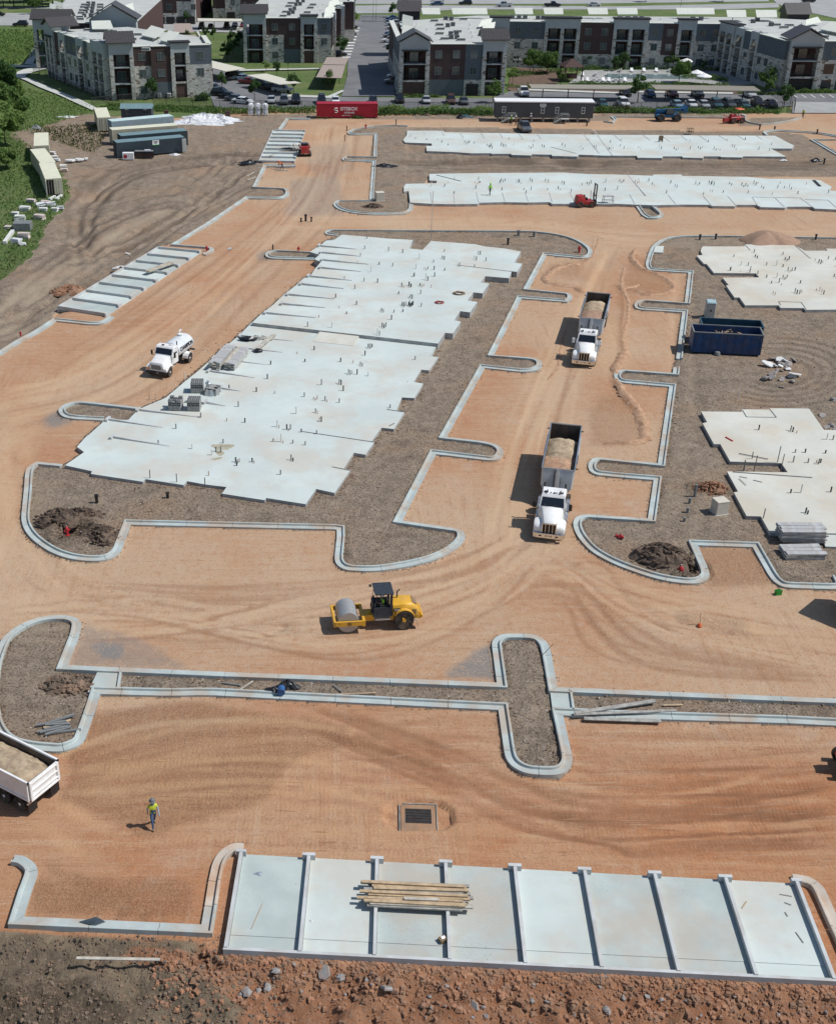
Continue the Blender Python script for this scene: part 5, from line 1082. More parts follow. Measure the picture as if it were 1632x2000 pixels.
# --- soil compactor (facing +Y)
rl=thing('road_roller','yellow soil compactor with a grey smooth drum and black canopy on the tan road','road roller',(*G(716,1222)[:2],.02),math.radians(96))
CY='cat_yellow';dy=1.35
rl.location=(3.35,67.85,.02);rl.scale=(.87,.87,.95)
mb=MB();mb.lathe([(.60,-1.06),(.74,-1.06),(.765,-1.04),(.765,1.04),(.74,1.06),(.60,1.06),(.60,.75),(.12,.7),(.12,-.7),(.60,-.75)],'x',(0,0,0),40);dr=mb.build('drum','drum_steel',rl,smooth=True);dr.location=(0,dy,.83);dr.scale=(1,1.09,1.09)
mb=MB();
for s in (-1,1): mb.lathe([(.01,s*.78),(.30,s*.78),(.34,s*.95),(.2,s*1.02),(.01,s*1.02)],'x',(0,dy,.765),14)
mb.build('drum_hub','black_metal',rl)
mb=MB()
for s in (-1,1): mb.box(s*1.18-.07,s*1.18+.07,dy-1.12,dy+1.12,.62,1.02)
mb.box(-1.25,1.25,dy+.98,dy+1.16,.60,1.04);mb.box(-1.25,1.25,dy-1.30,dy-1.08,.55,1.04);yk=mb.build('drum_frame',CY,rl,bevel=.02)
for s in (-1,1):
    mb=MB();mb.box(s*1.255-.004,s*1.255+.004,dy-.22,dy+.08,.72,.94);mb.build('logo_plate','black_metal',yk)
    text_mesh('logo','CAT',.15,CY,yk,(s*1.262,dy-.07,.83),(PI/2,0,PI/2*s),.003,True)
    text_mesh('model_number','VC',.12,'black_metal',yk,(s*1.252,dy+.7,.86),(PI/2,0,PI/2*s),.003)
mb=MB();mb.box(-.45,.45,dy-2.1,dy-1.28,.5,1.0);mb.cyl((0,dy-1.75,.35),(0,dy-1.75,1.1),.16,10);mb.build('articulation',CY,rl,bevel=.02)
y0=dy-2.0
mb=MB();mb.box(-.80,.80,y0-1.45,y0+.05,1.02,1.22);mb.box(-.78,-.70,y0-1.4,y0,1.22,1.75);mb.box(.70,.78,y0-1.4,y0,1.22,1.75);mb.box(-.3,.3,y0-.12,y0+.02,1.2,1.9);mb.build('platform','rops_dark',rl)
for s in (-1,1): mb=MB();mb.box(s*.85-.09,s*.85+.09,y0-1.3,y0-.1,.80,.86);mb.build('step','alu',rl)
mb=MB()
for s in (-1,1): mb.box(s*.74-.06,s*.74+.06,y0-1.45,y0-1.28,1.2,2.86);mb.tube([(s*.72,y0+.03,1.2),(s*.72,y0-.25,2.86)],.025,6)
mb.build('canopy_post','rops_dark',rl)
mb=MB();mb.box(-.85,.85,y0-1.52,y0-.05,2.84,2.96);cn=mb.build('canopy','rops_dark',rl,bevel=.03)
mb=MB();mb.cyl((-.8,y0+.0,2.75),(-.8,y0+.18,2.75),.10,10);mb.cyl((.8,y0+.0,2.75),(.8,y0+.18,2.75),.10,10);mb.build('work_lamp','black_plastic',cn)
mb=MB();mb.box(-.28,.28,y0-1.1,y0-.55,1.22,1.62);mb.box(-.28,.28,y0-1.2,y0-1.05,1.5,2.1);mb.build('seat','black_plastic',rl,bevel=.04)
mb=MB();mb.tube([(0,y0-.1,1.7),(0,y0-.25,1.95)],.03,6);mb.lathe([(.17,0),(.20,.02),(.17,.04),(.165,.02)],'z',(0,y0-.28,1.95),14);mb.build('steering_wheel','black_plastic',rl)
mb=MB();lps=[]
for y,zb,zt,hb,ht in ((y0-1.5,1.0,1.92,.80,.70),(y0-2.2,1.0,1.98,.82,.70),(y0-3.0,.98,1.92,.82,.68),(y0-3.45,.95,1.62,.80,.62),(y0-3.62,.92,1.25,.76,.60)):
    lps.append([(-hb,y,zb),(-hb,y,zb+(zt-zb)*.6),(-ht,y,zt-.08),(-ht*.75,y,zt),(ht*.75,y,zt),(ht,y,zt-.08),(hb,y,zb+(zt-zb)*.6),(hb,y,zb)])
mb.loft(lps);hd=mb.build('engine_hood',CY,rl,smooth=True)
for s in (-1,1):
    mb=MB();mb.box(s*.83-.006,s*.83+.006,y0-2.05,y0-1.52,1.42,1.66);pl=mb.build('name_plate','black_plastic',hd)
    text_mesh('name_lettering','CS56B',.15,'white_paint',pl,(s*.84,y0-1.79,1.54),(PI/2,0,PI/2*s),.003,True)
    for (a,b) in ((2.15,2.55),(3.0,3.3)):
        mb=MB();mb.box(s*.823-.006,s*.823+.006,y0-b,y0-a,1.12,1.5);mb.build('grille','boot_brown',hd)
    mb=MB();mb.box(s*1.0-.22,s*1.0+.22,y0-2.3,y0-2.2,.9,1.0);
    mb.loft([[(s*x,y0-2.35+.86*math.cos(a),.78+.86*math.sin(a)) for a in np.linspace(.5,PI-.35,9)]+[(s*x,y0-2.35+.81*math.cos(a),.78+.81*math.sin(a)) for a in np.linspace(PI-.35,.5,9)] for x in (.72,1.12)]);mb.build('fender',CY,rl)
    wheel(rl,s*.86,y0-2.35,.76,.56,CY,rimr=.55,tread=True,outer=s)
    mb=MB();panel(mb,[(s*.6,y0-3.25,.75),(s*1.1,y0-3.25,.75),(s*1.1,y0-3.45,.15),(s*.6,y0-3.45,.15)],.03);mb.build('mud_flap','pipe_grey',rl)
mb=MB();mb.box(-.78,.78,y0-3.75,y0-1.3,.68,1.0,top=(0,.12));mb.build('rear_frame',CY,rl,bevel=.03)
mb=MB();mb.box(-.84,.84,y0-3.86,y0-3.7,.78,1.02);mb.build('rear_bumper',CY,rl,bevel=.03)
mb=MB();mb.tube([(.25,y0-1.95,1.9),(.25,y0-1.95,2.45),(.25,y0-2.15,2.62)],.055,8);mb.build('exhaust_pipe','black_metal',rl,smooth=True)
mb=MB();mb.box(-.5,.5,y0-3.35,y0-3.0,1.80,1.84);o=mb.build('radiator_grille','boot_brown',hd);o.rotation_euler=(math.radians(-28),0,0);o.location=(0,-.96-y0*.0+.0,0);COL.objects.unlink(o);bpy.data.objects.remove(o)
mb=MB();panel(mb,[(-.45,y0-3.42,1.68),(.45,y0-3.42,1.68),(.48,y0-3.06,1.925),(-.48,y0-3.06,1.925)],.012);mb.build('radiator_grille','boot_brown',hd)
op=person('person in a green shirt driving the yellow soil compactor',(0,0,0),0,'sit','vest_green','trousers_dark',hat='hat_white')
mw=Matrix.Translation(rl.location) @ Matrix.Rotation(rl.rotation_euler[2],4,'Z') @ Matrix.Diagonal((.87,.87,.95,1));op.scale=(.88,.88,.88);pp=mw @ Vector((0,y0-.83,1.22-.08));op.location=pp;op.rotation_euler=rl.rotation_euler
# --- small machines
def wheels4(t,xs,ys,r,w,rim,**k):
    for y in ys:
        for s in (-1,1): wheel(t,s*xs,y,r,w,rim,outer=s,**k)
f=thing('rough_terrain_forklift','red forklift with tall black mast parked on the edge of the long slab','forklift',(*G(1143,403)[:2],.02),math.radians(-84))
mb=MB();mb.loft([[(-.75*k,y,z0),(-.8*k,y,(z0+z1)/2),(-.6*k,y,z1),(.6*k,y,z1),(.8*k,y,(z0+z1)/2),(.75*k,y,z0)] for y,z0,z1,k in ((-1.7,.6,1.2,.75),(-1.5,.5,1.65,1),(-.6,.5,1.7,1),(-.4,.5,1.35,1))]);mb.build('engine_cover','machine_red',f,smooth=True)
mb=MB();mb.box(-.8,.8,-1.6,1.2,.45,.75);mb.box(-.8,.8,-.45,.9,.75,.95);mb.build('chassis','machine_red',f,bevel=.03)
mb=MB();mb.box(-.25,.25,-.35,.1,.95,1.3);mb.box(-.25,.25,-.45,-.3,1.2,1.7);mb.build('seat','black_plastic',f)
mb=MB()
for s in (-1,1):
    mb.box(s*.5-.07,s*.5+.07,1.2,1.36,.25,3.3);mb.box(s*.3-.05,s*.3+.05,1.42,2.5,.2,.26)
for z in (.6,1.6,3.25): mb.box(-.55,.55,1.22,1.34,z-.06,z+.06)
mb.box(-.6,.6,1.36,1.44,.25,.9);mb.build('mast','black_metal',f)
mb=MB()
for s in (-1,1): mb.tube([(s*.55,.85,.9),(s*.55,.75,2.2)],.04,6)
mb.build('guard_post','black_metal',f);wheels4(f,.85,(-1.1,.8),.45,.34,'machine_red')
f=thing('track_loader','red compact track loader with dark cab backed against the small garage slab','loader',(*G(595,303)[:2],.02),math.radians(4))
mb=MB();mb.box(-.72,.72,-1.6,-.5,.55,1.7,top=(.06,.12));mb.build('engine_cover','machine_red',f,bevel=.05)
mb=MB();mb.box(-.70,.70,-.5,.8,.5,2.05,top=(.08,.1));mb.build('cab','black_metal',f,bevel=.05)
mb=MB();mb.box(-.52,.52,.74,.80,1.0,1.85);mb.box(-.45,.45,-.35,.6,2.05,2.07);mb.build('cab_window','glass_dark',f)
for s in (-1,1):
    mb=MB();L=[(-1.45,.35),(-1.3,.68),(.6,.68),(.95,.35),(.7,.03),(-1.2,.03)];mb.loft([[(x,y,z) for y,z in L] for x in (s*.72,s*1.1)]);mb.build('track','tyre',f,bevel=.05)
    mb=MB();mb.box(s*.85-.06,s*.85+.06,-1.4,1.5,1.45,1.65);mb.box(s*.85-.06,s*.85+.06,1.3,1.5,.3,1.5);mb.build('lift_arm','machine_red',f)
mb=MB();mb.box(-.95,.95,1.5,2.1,.1,.55,top=(0,.1));mb.build('bucket','black_metal',f)
f=thing('telehandler','blue telehandler with raised bucket on the far dirt road by the fence','telehandler',(*G(1303,236)[:2],.02),math.radians(-88))
mb=MB();mb.box(-.9,.9,-2.6,2.2,.8,1.35);mb.box(-.95,-.1,-2.4,-.6,1.35,2.1,top=(.05,.1));mb.build('chassis','machine_blue',f,bevel=.05)
mb=MB();mb.loft([[(x*.25-.1,y,z+d) for x,d in ((-1,-.25),(1,-.25),(1,.25),(-1,.25))] for y,z in ((-2.6,1.9),(3.0,2.1))]);mb.build('boom','machine_blue',f)
mb=MB();mb.box(.15,.95,-.8,.8,1.3,2.4,top=(.06,.12));mb.build('cab','glass_dark',f,bevel=.05)
mb=MB();mb.hexa([(-1.15,2.9,1.5),(1.15,2.9,1.5),(1.15,3.5,2.3),(-1.15,3.5,2.3),(-1.15,2.6,2.3),(1.15,2.6,2.3),(1.15,3.3,2.9),(-1.15,3.3,2.9)]);mb.build('bucket','machine_blue',f)
wheels4(f,1.0,(-1.7,1.6),.72,.5,'machine_blue',tread=True)
f=thing('ride_on_trencher','red ride-on trencher under an orange canopy beside the far kerb','trencher',(*G(1436,240)[:2],.02),math.radians(-75))
mb=MB();mb.box(-.7,.7,-1.6,1.2,.6,1.2);mb.box(-.5,.5,-1.5,-.3,1.2,1.7,top=(.08,.1));mb.build('chassis','machine_red',f,bevel=.05)
mb=MB();mb.tube([(0,.3,1.2),(0,.3,2.6)],.06,6);mb.build('canopy_post','black_metal',f)
mb=MB();mb.box(-.75,.75,-.4,1.1,2.55,2.72,top=(.12,.12));mb.build('canopy','machine_orange',f,bevel=.04)
mb=MB();mb.box(-.3,.3,-2.9,-1.6,.3,1.0);mb.tube([(.0,-1.6,1.0),(0,-3.0,1.6)],.08,6);mb.build('digging_boom','machine_red',f)
mb=MB();mb.box(-.7,.7,1.3,1.7,.9,1.5);mb.build('front_weight','pvc_white',f);wheels4(f,.75,(-1.0,.9),.55,.36,'machine_red')
f=thing('farm_tractor','red tractor at the right picture edge whose wheel shadows fall on the field','tractor',(*G(1697,1510)[:2],.0),math.radians(80))
mb=MB();mb.box(-.45,.45,-.2,2.0,.8,1.5,top=(.08,.08));mb.box(-.5,.5,-1.6,-.2,.6,1.2);mb.build('chassis','machine_red',f,bevel=.05)
for s in (-1,1):
    wheel(f,s*.95,-.9,.78,.45,'machine_red',tread=True,outer=s);wheel(f,s*.85,1.5,.5,.3,'machine_red',outer=s)
    mb=MB();mb.tube([(s*.5,-1.2,1.2),(s*.5,-1.2,2.5)],.05,6);mb.build('roll_bar','black_metal',f)
mb=MB();mb.box(-.8,.8,-1.6,.3,2.45,2.56);mb.build('canopy','machine_red',f);mb=MB();mb.box(-.25,.25,-1.0,-.5,1.2,1.8);mb.build('seat','black_plastic',f)
mb=MB();mb.box(-1.0,1.0,-3.1,-2.5,.2,.8);mb.box(-.1,.1,-2.5,-1.5,.5,.7);mb.build('box_blade','machine_red',f)
# --- timber and formwork
def plank_mesh(l,wd,th): mb=MB();mb.box(-l/2,l/2,-wd/2,wd/2,0,th);return mb
t=thing('lumber_stack','stack of long new and weathered boards laid across two garage dividers in front','lumber',(*G(812,1752,.42)[:2],.43),math.radians(-3))
r=random.Random(4);k=0
for lay,(zz,n) in enumerate(((0,9),(.09,8),(.18,5))):
    for i in range(n):
        y=-.72+i*.19+lay*.05+r.uniform(-.02,.02) if lay < 2 else (-.62,-.35,.0,.3,.62)[i]
        L=r.uniform(4.6,5.4) if not (lay == 2 and i == 1) else 1.7
        o=plank_mesh(L,.17,.085).build('plank',r.choice(['wood_new','wood_old','wood_pale','wood_new','wood_old']) if lay else 'wood_old',t)
        o.location=(r.uniform(-.35,.35) if L > 2 else .25,y,zz);o.rotation_euler=(0,0,r.uniform(-.022,.022))
def board(p,q,label,mat='wood_old',wd=.2,th=.05,z=0.0,name='board',cat='board',grp=None):
    a,b=G(*p,z),G(*q,z);c=((a[0]+b[0])/2,(a[1]+b[1])/2);L=math.hypot(b[0]-a[0],b[1]-a[1])
    o=plank_mesh(L,wd,th).build(name,mat);zz=z if z else max(gz(a[0],a[1]),gz(b[0],b[1]),gz(*c));o.location=(*c,zz+.005)
    o.rotation_euler=(0,0,math.atan2(b[1]-a[1],b[0]-a[0]));return tag(o,label,cat,grp)
board((150,1872),(313,1875),'long pale board lying on the bank below the bottom left kerb','wood_pale',.16,z=.05)
board((1122,1394),(1278,1370),'weathered plank lying slantwise across the right planting strip','wood_old',.3,.08,.31);board((1120,1396),(1320,1388),'thin grey plank crossing under the slanting plank','wood_old',.22,.05,.30)
board((1140,1404),(1290,1409),'grey plank lying flat along the gutter below the slanting plank','wood_old',.3,.05,.17);board((1294,1378),(1332,1377),'short new board on the soil of the right planting strip','wood_new',.14,.04,.2)
board((470,1347),(494,1331),'short pale stick in the long strip left of the black plastic','wood_pale',.09,z=.22);board((434,1334),(471,1339),'dark stick left of the pale stick in the long strip','pipe_grey',.09,z=.2);board((655,1357),(735,1354),'long thin lath in the strip right of the black plastic','wood_new',.08,z=.24);board((651,1338),(668,1352),'short dark stick between black plastic and the long lath','pipe_grey',.08,z=.22)
board((491,1815),(513,1765),'thin rod lying on the first garage floor','wood_new',.03,.02,.125)
for i,(a,b) in enumerate((((1522,1747),(1545,1751)),((1531,1763),(1544,1768)),((1532,1782),(1537,1790)),((1553,1821),(1568,1842)),((1448,1774),(1457,1761)),((1584,1914),(1617,1919)))):
    board(a,b,['dark offcut near the top of the last garage floor','short offcut under the topmost one on the last garage floor','stubby offcut near the middle of the last garage floor','longest offcut standing apart on the last garage floor','bright curled offcut on the left of the last garage floor','stick along the back wall of the last garage floor'][i],'wood_new' if i == 4 else 'wood_old',.05,.03,.125)
def form_stack(label,p,q,z,layers,name='form_panel_stack',depth=1.6,mat='form_panel',skew=.03):
    a,b=G(*p,z),G(*q,z);L=math.hypot(b[0]-a[0],b[1]-a[1]);t=thing(name,label,'formwork',((a[0]+b[0])/2,(a[1]+b[1])/2,z),math.atan2(b[1]-a[1],b[0]-a[0]),'stacks of grey form panels');r=random.Random(p[0])
    for i in range(layers):
        for j in range(3):
            o=plank_mesh(L*r.uniform(.94,1.02),depth/3-.04,.085).build('panel',mat if r.random() < .75 else 'wood_old',t);o.location=(r.uniform(-.1,.1),.27+j*depth/3,i*.105);o.rotation_euler=(0,0,r.uniform(-skew,skew))
    return t
form_stack('taller stack of grey form panels on the low patio slab',(1524,1060),(1612,1061),.34,9)
form_stack('lower stack of grey form panels just in front of the taller stack',(1534,1095),(1612,1094),.14,5)
def long_stack(label,A,z,L,wd,layers,cols,rz,mats=('form_panel','wood_pale'),name='lumber_stack',grp=None,th=.10,seed=1):
    t=thing(name,label,'lumber',(*G(*A,z)[:2],z+.1),rz,grp);r=random.Random(seed);cw=wd/cols
    for i in range(layers):
        for j in range(cols):
            o=plank_mesh(L*r.uniform(.93,1.0),cw-.02,th*.85).build('plank',r.choice(mats),t);o.location=(r.uniform(-.12,.12),-wd/2+cw*(j+.5),i*th);o.rotation_euler=(0,0,r.uniform(-.01,.01))
    for x in (-L*.3,L*.3):
        mb=MB();mb.box(x-.05,x+.05,-wd/2,wd/2,-.1,-.01);mb.build('bearer','wood_old',t)
    return t
def rzpx(p,q,z): a,b=G(*p,z),G(*q,z);return math.atan2(b[1]-a[1],b[0]-a[0])
rza=rzpx((418,722),(452,684),.42)
long_stack('left one of two tall bundles of grey panels on the big slab',(435,706),ZS1+.0,5.2,1.15,8,3,rza,grp='bundles of grey panels',seed=2)
long_stack('right one of two tall bundles of grey panels on the big slab',(462,707),ZS1,4.9,1.15,7,3,rza,grp='bundles of grey panels',seed=3)
long_stack('narrow pack of long planks beyond the two grey bundles, dark cover at its near end',(517,672),ZS1,5.2,.5,2,2,rzpx((500,686),(535,657),.42),('wood_pale','wood_old'),seed=5)
tb=MB();tb.blob((0,0,.15),(.55,.35,.22),.4,9,5);o=tb.build('black_cover','tarp_black');o.location=(*G(504,687,.4)[:2],ZS1);tag(o,'small crumpled black cover at the near end of the long planks','cover')
tb=MB();tb.blob((0,0,.2),(.9,.5,.3),.45,9,5);o=tb.build('debris_heap','tarp_black');o.location=(*G(484,665,.4)[:2],ZS1);tag(o,'dark debris heap in a garage bay behind the grey bundles','debris')
for i in range(7): board((482+i*5,655+(i % 3)*4),(496+i*6,664-(i % 2)*5),'loose pale board around the dark debris heap in the garage bay','wood_pale',.12,.05,ZS1+.01+i*.01,grp='boards by the debris heap')
long_stack('pale boards piled slantwise over the upper garage floors left of the dirt lane',(312,524),.4,5.0,.8,2,4,rzpx((290,533),(337,516),.4),('wood_pale','wood_old','wood_new'),seed=7)
for i in range(5): board((568+i*6,283-(i % 2)*3),(574+i*5,292),'pale plank heaped with others on the small garage slab by the track loader','wood_pale',.22,.07,.5+.04*i,grp='planks on the small garage slab')
tb=MB();tb.blob((0,0,.1),(1.6,.5,.15),.4,10,4);o=tb.build('black_cover','tarp_black');o.location=(*G(564,291,.45)[:2],.45);tag(o,'black sheet under the planks on the small garage slab','cover')
board((528,305),(536,302),'short plank pair at the low end of the small garage slab','wood_pale',.4,.1,.45)
board((503,330),(520,327),'pale board on the soil left of the orange worker','wood_pale',.15);board((482,345),(497,336),'slanting board left of the small garage slab','wood_pale',.2);board((484,352),(500,345),'second slanting board below the first, left of the small garage slab','wood_pale',.2);board((537,334),(562,334),'plank being fixed by the orange worker','wood_pale',.25,.15);board((540,327),(577,326),'concrete-grey form board behind the orange worker','form_panel',.5,.2)
# --- block pallets
def pallet(label,p,rz,layers=4,topn=5,seed=1,z=ZS1,grp='pallets of concrete blocks'):
    t=thing('block_pallet',label,'blocks',(*G(*p,z)[:2],z+.005),rz,grp);r=random.Random(seed)
    mb=MB();
    for y in (-.5,0,.5): mb.box(-.6,.6,y-.05,y+.05,0,.09)
    for x in np.linspace(-.52,.52,6): mb.box(x-.06,x+.06,-.58,.58,.09,.115)
    mb.build('pallet','wood_old',t)
    B=MB();B.box(-.195,.195,-.095,.095,0,.19);b0=B.build('concrete_block','block_grey',None,bevel=.006);COL.objects.unlink(b0)
    H=MB()
    H.box(-.195,.195,-.095,-.065,0,.19);H.box(-.195,.195,.065,.095,0,.19)
    for x in (-.18,0,.18): H.box(x-.016,x+.016,-.065,.065,0,.19)
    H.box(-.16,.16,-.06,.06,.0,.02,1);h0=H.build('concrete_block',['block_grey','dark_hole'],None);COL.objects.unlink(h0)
    for k in range(layers):
        side=k in (2,3)
        for i in range(3):
            for j in range(6):
                if k == layers-1 and r.random() > topn/6: continue
                o=put(h0 if (side or k == layers-1) else b0,'concrete_block',t,(-.4+i*.4+r.uniform(-.008,.008),-.5+j*.2+r.uniform(-.006,.006),.118+k*.195))
                if side: o.rotation_euler=(PI/2,0,0);o.location.z += .095;o.location.y += .095
    return t
rzb=rzpx((340,797),(372,760),.42)+PI/2-PI/2
for i,(p,lb,ln,tp) in enumerate((((344,798),'pallet of grey concrete blocks, leftmost of the three square ones, gaps in its top layer',5,3.2),((380,799),'pallet of grey concrete blocks, nearest of the three square ones, full top layer',5,6),((386,764),'pallet of grey concrete blocks, farthest of the three square ones',5,6))):
    pallet(lb,p,math.radians(-6+3*i),ln,tp,10+i)
t=pallet('half-used block pallet draped in grey shrink wrap, right of the square ones',(416,768),math.radians(-20),3,4,20)
mb=MB();mb.loft([[(math.cos(a)*.8*q*(1+.12*math.sin(a*5+q)),math.sin(a)*.72*q*(1+.1*math.cos(a*4)),h) for a in np.linspace(0,2*PI,15)[:-1]] for q,h in ((1.0,.02),(.92,.28),(.84,.5),(.82,.62))],cap=False);o=mb.build('shrink_wrap','wrap_film' if 'wrap_film' in MATS else 'alu',t,smooth=True);o.location=(-.1,-.1,0)
mb=MB();mb.blob((-.45,-.1,.85),(.28,.3,.42),.4,9,6);mb.build('wrap_bunch','alu',t,smooth=True)
# --- hydrants, standpipes, stakes
def hydrant(label,p,s=1.0,tilt=0.0,z=None):
    x,y,_=G(*p);t=thing('fire_hydrant',label,'fire hydrant',(x,y,gz(x,y) if z is None else z),.6,'red fire hydrants');t.scale=(s,s,s);t.rotation_euler=(tilt,0,.6)
    mb=MB();mb.lathe([(.17,0),(.17,.05),(.11,.06),(.105,.48),(.14,.5),(.14,.55),(.13,.57),(.11,.67),(.06,.74),(.03,.75),(.03,.80),(.001,.80)],'z',(0,0,0),14);mb.build('barrel','hydrant_red',t,smooth=True)
    for d in ((1,0),(-1,0),(0,1)):
        mb=MB();mb.cyl((d[0]*.08,d[1]*.08,.42),(d[0]*.2,d[1]*.2,.42),.06,8);mb.cyl((d[0]*.18,d[1]*.18,.42),(d[0]*.23,d[1]*.23,.42),.075,8);mb.build('nozzle','hydrant_red',t)
    mb=MB();mb.cyl((0,0,.80),(0,0,.84),.035,6);mb.build('cap_nut','pvc_white',t)
    return t
hydrant('red fire hydrant beside the dark hole in the left lot corner',(134,1060),1.0);hydrant('red fire hydrant in the pit at the kerb below the small stall',(1327,1121),1.25,0,-.25);hydrant('red fire hydrant inside the rounded kerb tip behind the far truck',(1130,495),1.2)
hydrant('red hydrant lying tilted on the soil left of the tan box',(1203,1050),1.0,1.25);hydrant('red hydrant on the small kerb tip above the upper garage floors',(404,491),1.0);hydrant('red pipe hydrant in the narrow island left of the raised slab',(583,492),.95);hydrant('red hydrant in the far planting corner near the red container',(714,252),1.1);hydrant('small red valve by the left dirt lane kerb',(41,656),.7)
def post(label,p,h,r,mat,name='standpipe',cat='pipe',grp='standpipes and stakes',z=None,lean=0.0,n=8,cap=True):
    x,y,_=G(*p);mb=MB();mb.tube([(0,0,-.1),(0,0,h)],r,n)
    if cap: mb.tube([(0,0,h*.8),(0,0,h*.98)],r*1.35,n)
    o=mb.build(name,mat);o.location=(x,y,gz(x,y) if z is None else z);o.rotation_euler=(lean,lean*.4,random.random()*6);return tag(o,label,cat,grp)
post('black standpipe in the middle of the left lot soil',(190,985),.75,.13,'pipe_black');post('shorter black standpipe right of the first on the left lot soil',(328,975),.5,.12,'pipe_black');post('black standpipe at the top edge of the big lot near the far kerb',(991,480),.9,.14,'pipe_black');post('bent black stub beside the small island kerb',(533,487),.7,.09,'pipe_black',cap=False)
for p,lb in (((294,942),'left grey post at the slab edge above the left lot'),((346,950),'middle grey post at the slab edge above the left lot'),((401,958),'right grey post at the slab edge above the left lot')): post(lb,p,1.05,.04,'steel_post','post','post','posts along the slab edge',cap=False,n=5)
post('thin stake by the wrapped pallet at the slab garage edge',(361,745),.95,.04,'pvc_white','stake','stake',cap=False);post('pair of small stakes between lane and slab',(293,781),.6,.03,'wood_pale','stake','stake',cap=False);post('right one of the small stakes between lane and slab',(304,781),.6,.03,'wood_pale','stake','stake',cap=False)
post('black valve riser at the far lane crossing, left of three',(588,432),.6,.11,'pipe_black');post('black valve riser at the far lane crossing, middle of three',(597,430),1.0,.16,'pipe_black');post('black valve riser at the far lane crossing, right of three',(608,432),.7,.11,'pipe_black')
post('tall grey pole standing at the top corner of the raised slab',(841,470),6.6,.045,'alu','pole','pole',None,cap=False);post('red-brown post in the upper stall right of the track loader',(673,275),1.1,.09,'boot_brown','post','post',None);post('dark riser at the far lane by the kerb tip',(677,255),.9,.09,'pipe_black');post('dark riser behind the red hydrant in the far corner',(773,244),1.0,.09,'pipe_black')
post('orange-capped marker stake in the road bend at right',(1366,1219),1.0,.025,'lath','marker_stake','stake',None,cap=False,lean=.08);mb=MB();mb.lathe([(.16,0),(.17,.05),(.1,.2),(.05,.24),(.001,.25)],'z',(0,0,0),12);o=mb.build('marker_cone','machine_orange');o.location=(*G(1365,1222)[:2],gz(*G(1365,1222)[:2]));tag(o,'orange marker cone at the foot of the stake in the road bend','cone')
post('thin lath leaning over the kerb of the cross-shaped island',(1056,1288),1.25,.02,'steel_post','stake','stake',None,.25,.55,5,False)
for (a,b) in (((371,1880),'wooden T stake at the foot of the bank left of the garages'),((413,1885),'thin red stake by the garage corner on the bank')): post(b,a,.8,.02,'lath','stake','stake',None,-.1,.05,5,False)
for (p,q,lb) in (((1355,972),1.1,'grey conduit bundle beside the reddish pit'),((1345,985),.5,'short conduit stub below the grey conduit bundle'),((1341,1003),.45,'lowest conduit stub on the red soil'),((1335,1020),.35,'dark valve stub on the red soil')): post(lb,p,q,.12,'pipe_grey','conduit','pipe','conduit stubs by the reddish pit',cap=False)
for i,(p,h) in enumerate((((1470,925),1.6),((1448,930),1.4),((1515,912),1.9),((1522,925),1.7),((1487,1022),1.2),((1451,922),.9),((1466,905),1.0))): post('steel form stake standing in the notch of the warm slab' if i != 4 else 'steel form stake at the lower corner of the warm slab',p,h,.04,'steel_post','form_stake','stake','form stakes at the warm slab',None,.04,5,False)
for i,(p,h) in enumerate((((1424,535),.9),((1443,537),.5),((1463,535),1.0))): post(['left','middle','right'][i]+' steel post in the notch of the wide slab',p,h,.1 if i == 0 else .05,'steel_post','form_stake','stake','posts in the wide slab notch',.0,0,6,False)
for i,(x,y) in enumerate(((1365,470),(1396,469),(1591,470),(1012,462),(1042,464))): post(['left dark riser behind the wide slab','right dark riser behind the wide slab','dark riser right of the sand pile','left meter box stand at the top of the big lot','right meter box stand at the top of the big lot'][i],(x,y),.75,.13 if i < 3 else .2,'pipe_black' if i < 3 else 'pipe_grey')
post('white survey stake left of the rubble heap',(1440,782),1.2,.03,'pvc_white','stake','stake',None,None,.03,5,False)
for i,(x,y) in enumerate(((1482,253),(1511,256),(1594,262),(1608,318),(1145,246))): post(['left dark riser by the far right kerb','second dark riser by the far right kerb','red-brown riser on the far right soil','black riser on the right soil above the long slab','dark riser on the far road right of the pickup'][i],(x,y),.9,.14,'pipe_black')
board((1442,886),(1499,897),'long dark rod lying over the notch of the warm slab','steel_post',.06,.05,.5);board((1430,922),(1585,933),'pair of long thin rods on the lower half of the warm slab','steel_post',.10,.03,.46);board((1443,931),(1458,934),'short rod left on the lower warm slab','pipe_grey',.08,.03,.46);board((1470,938),(1487,942),'short rod right on the lower warm slab','pipe_grey',.08,.03,.46);board((1443,935),(1456,948),'bent strip on the lower warm slab','wood_pale',.15,.03,.46)
board((1416,854),(1430,862),'red and grey hand tool on the warm slab','hydrant_red',.12,.06,.46)
board((852,342),(900,354),'dark rod lying on the left end of the long slab','steel_post',.09,.05,.42);board((760,833-1),(770,827),'dark rod on the nearest patio notch of the big slab','steel_post',.06,.04,.42);board((1588,352),(1600,364),'dark sheet strip at the right end of the long slab','pipe_black',.5,.04,.42);board((1075,287),(1125,300),'thin curved cable on the far long slab','pipe_grey',.08,.03,.42)
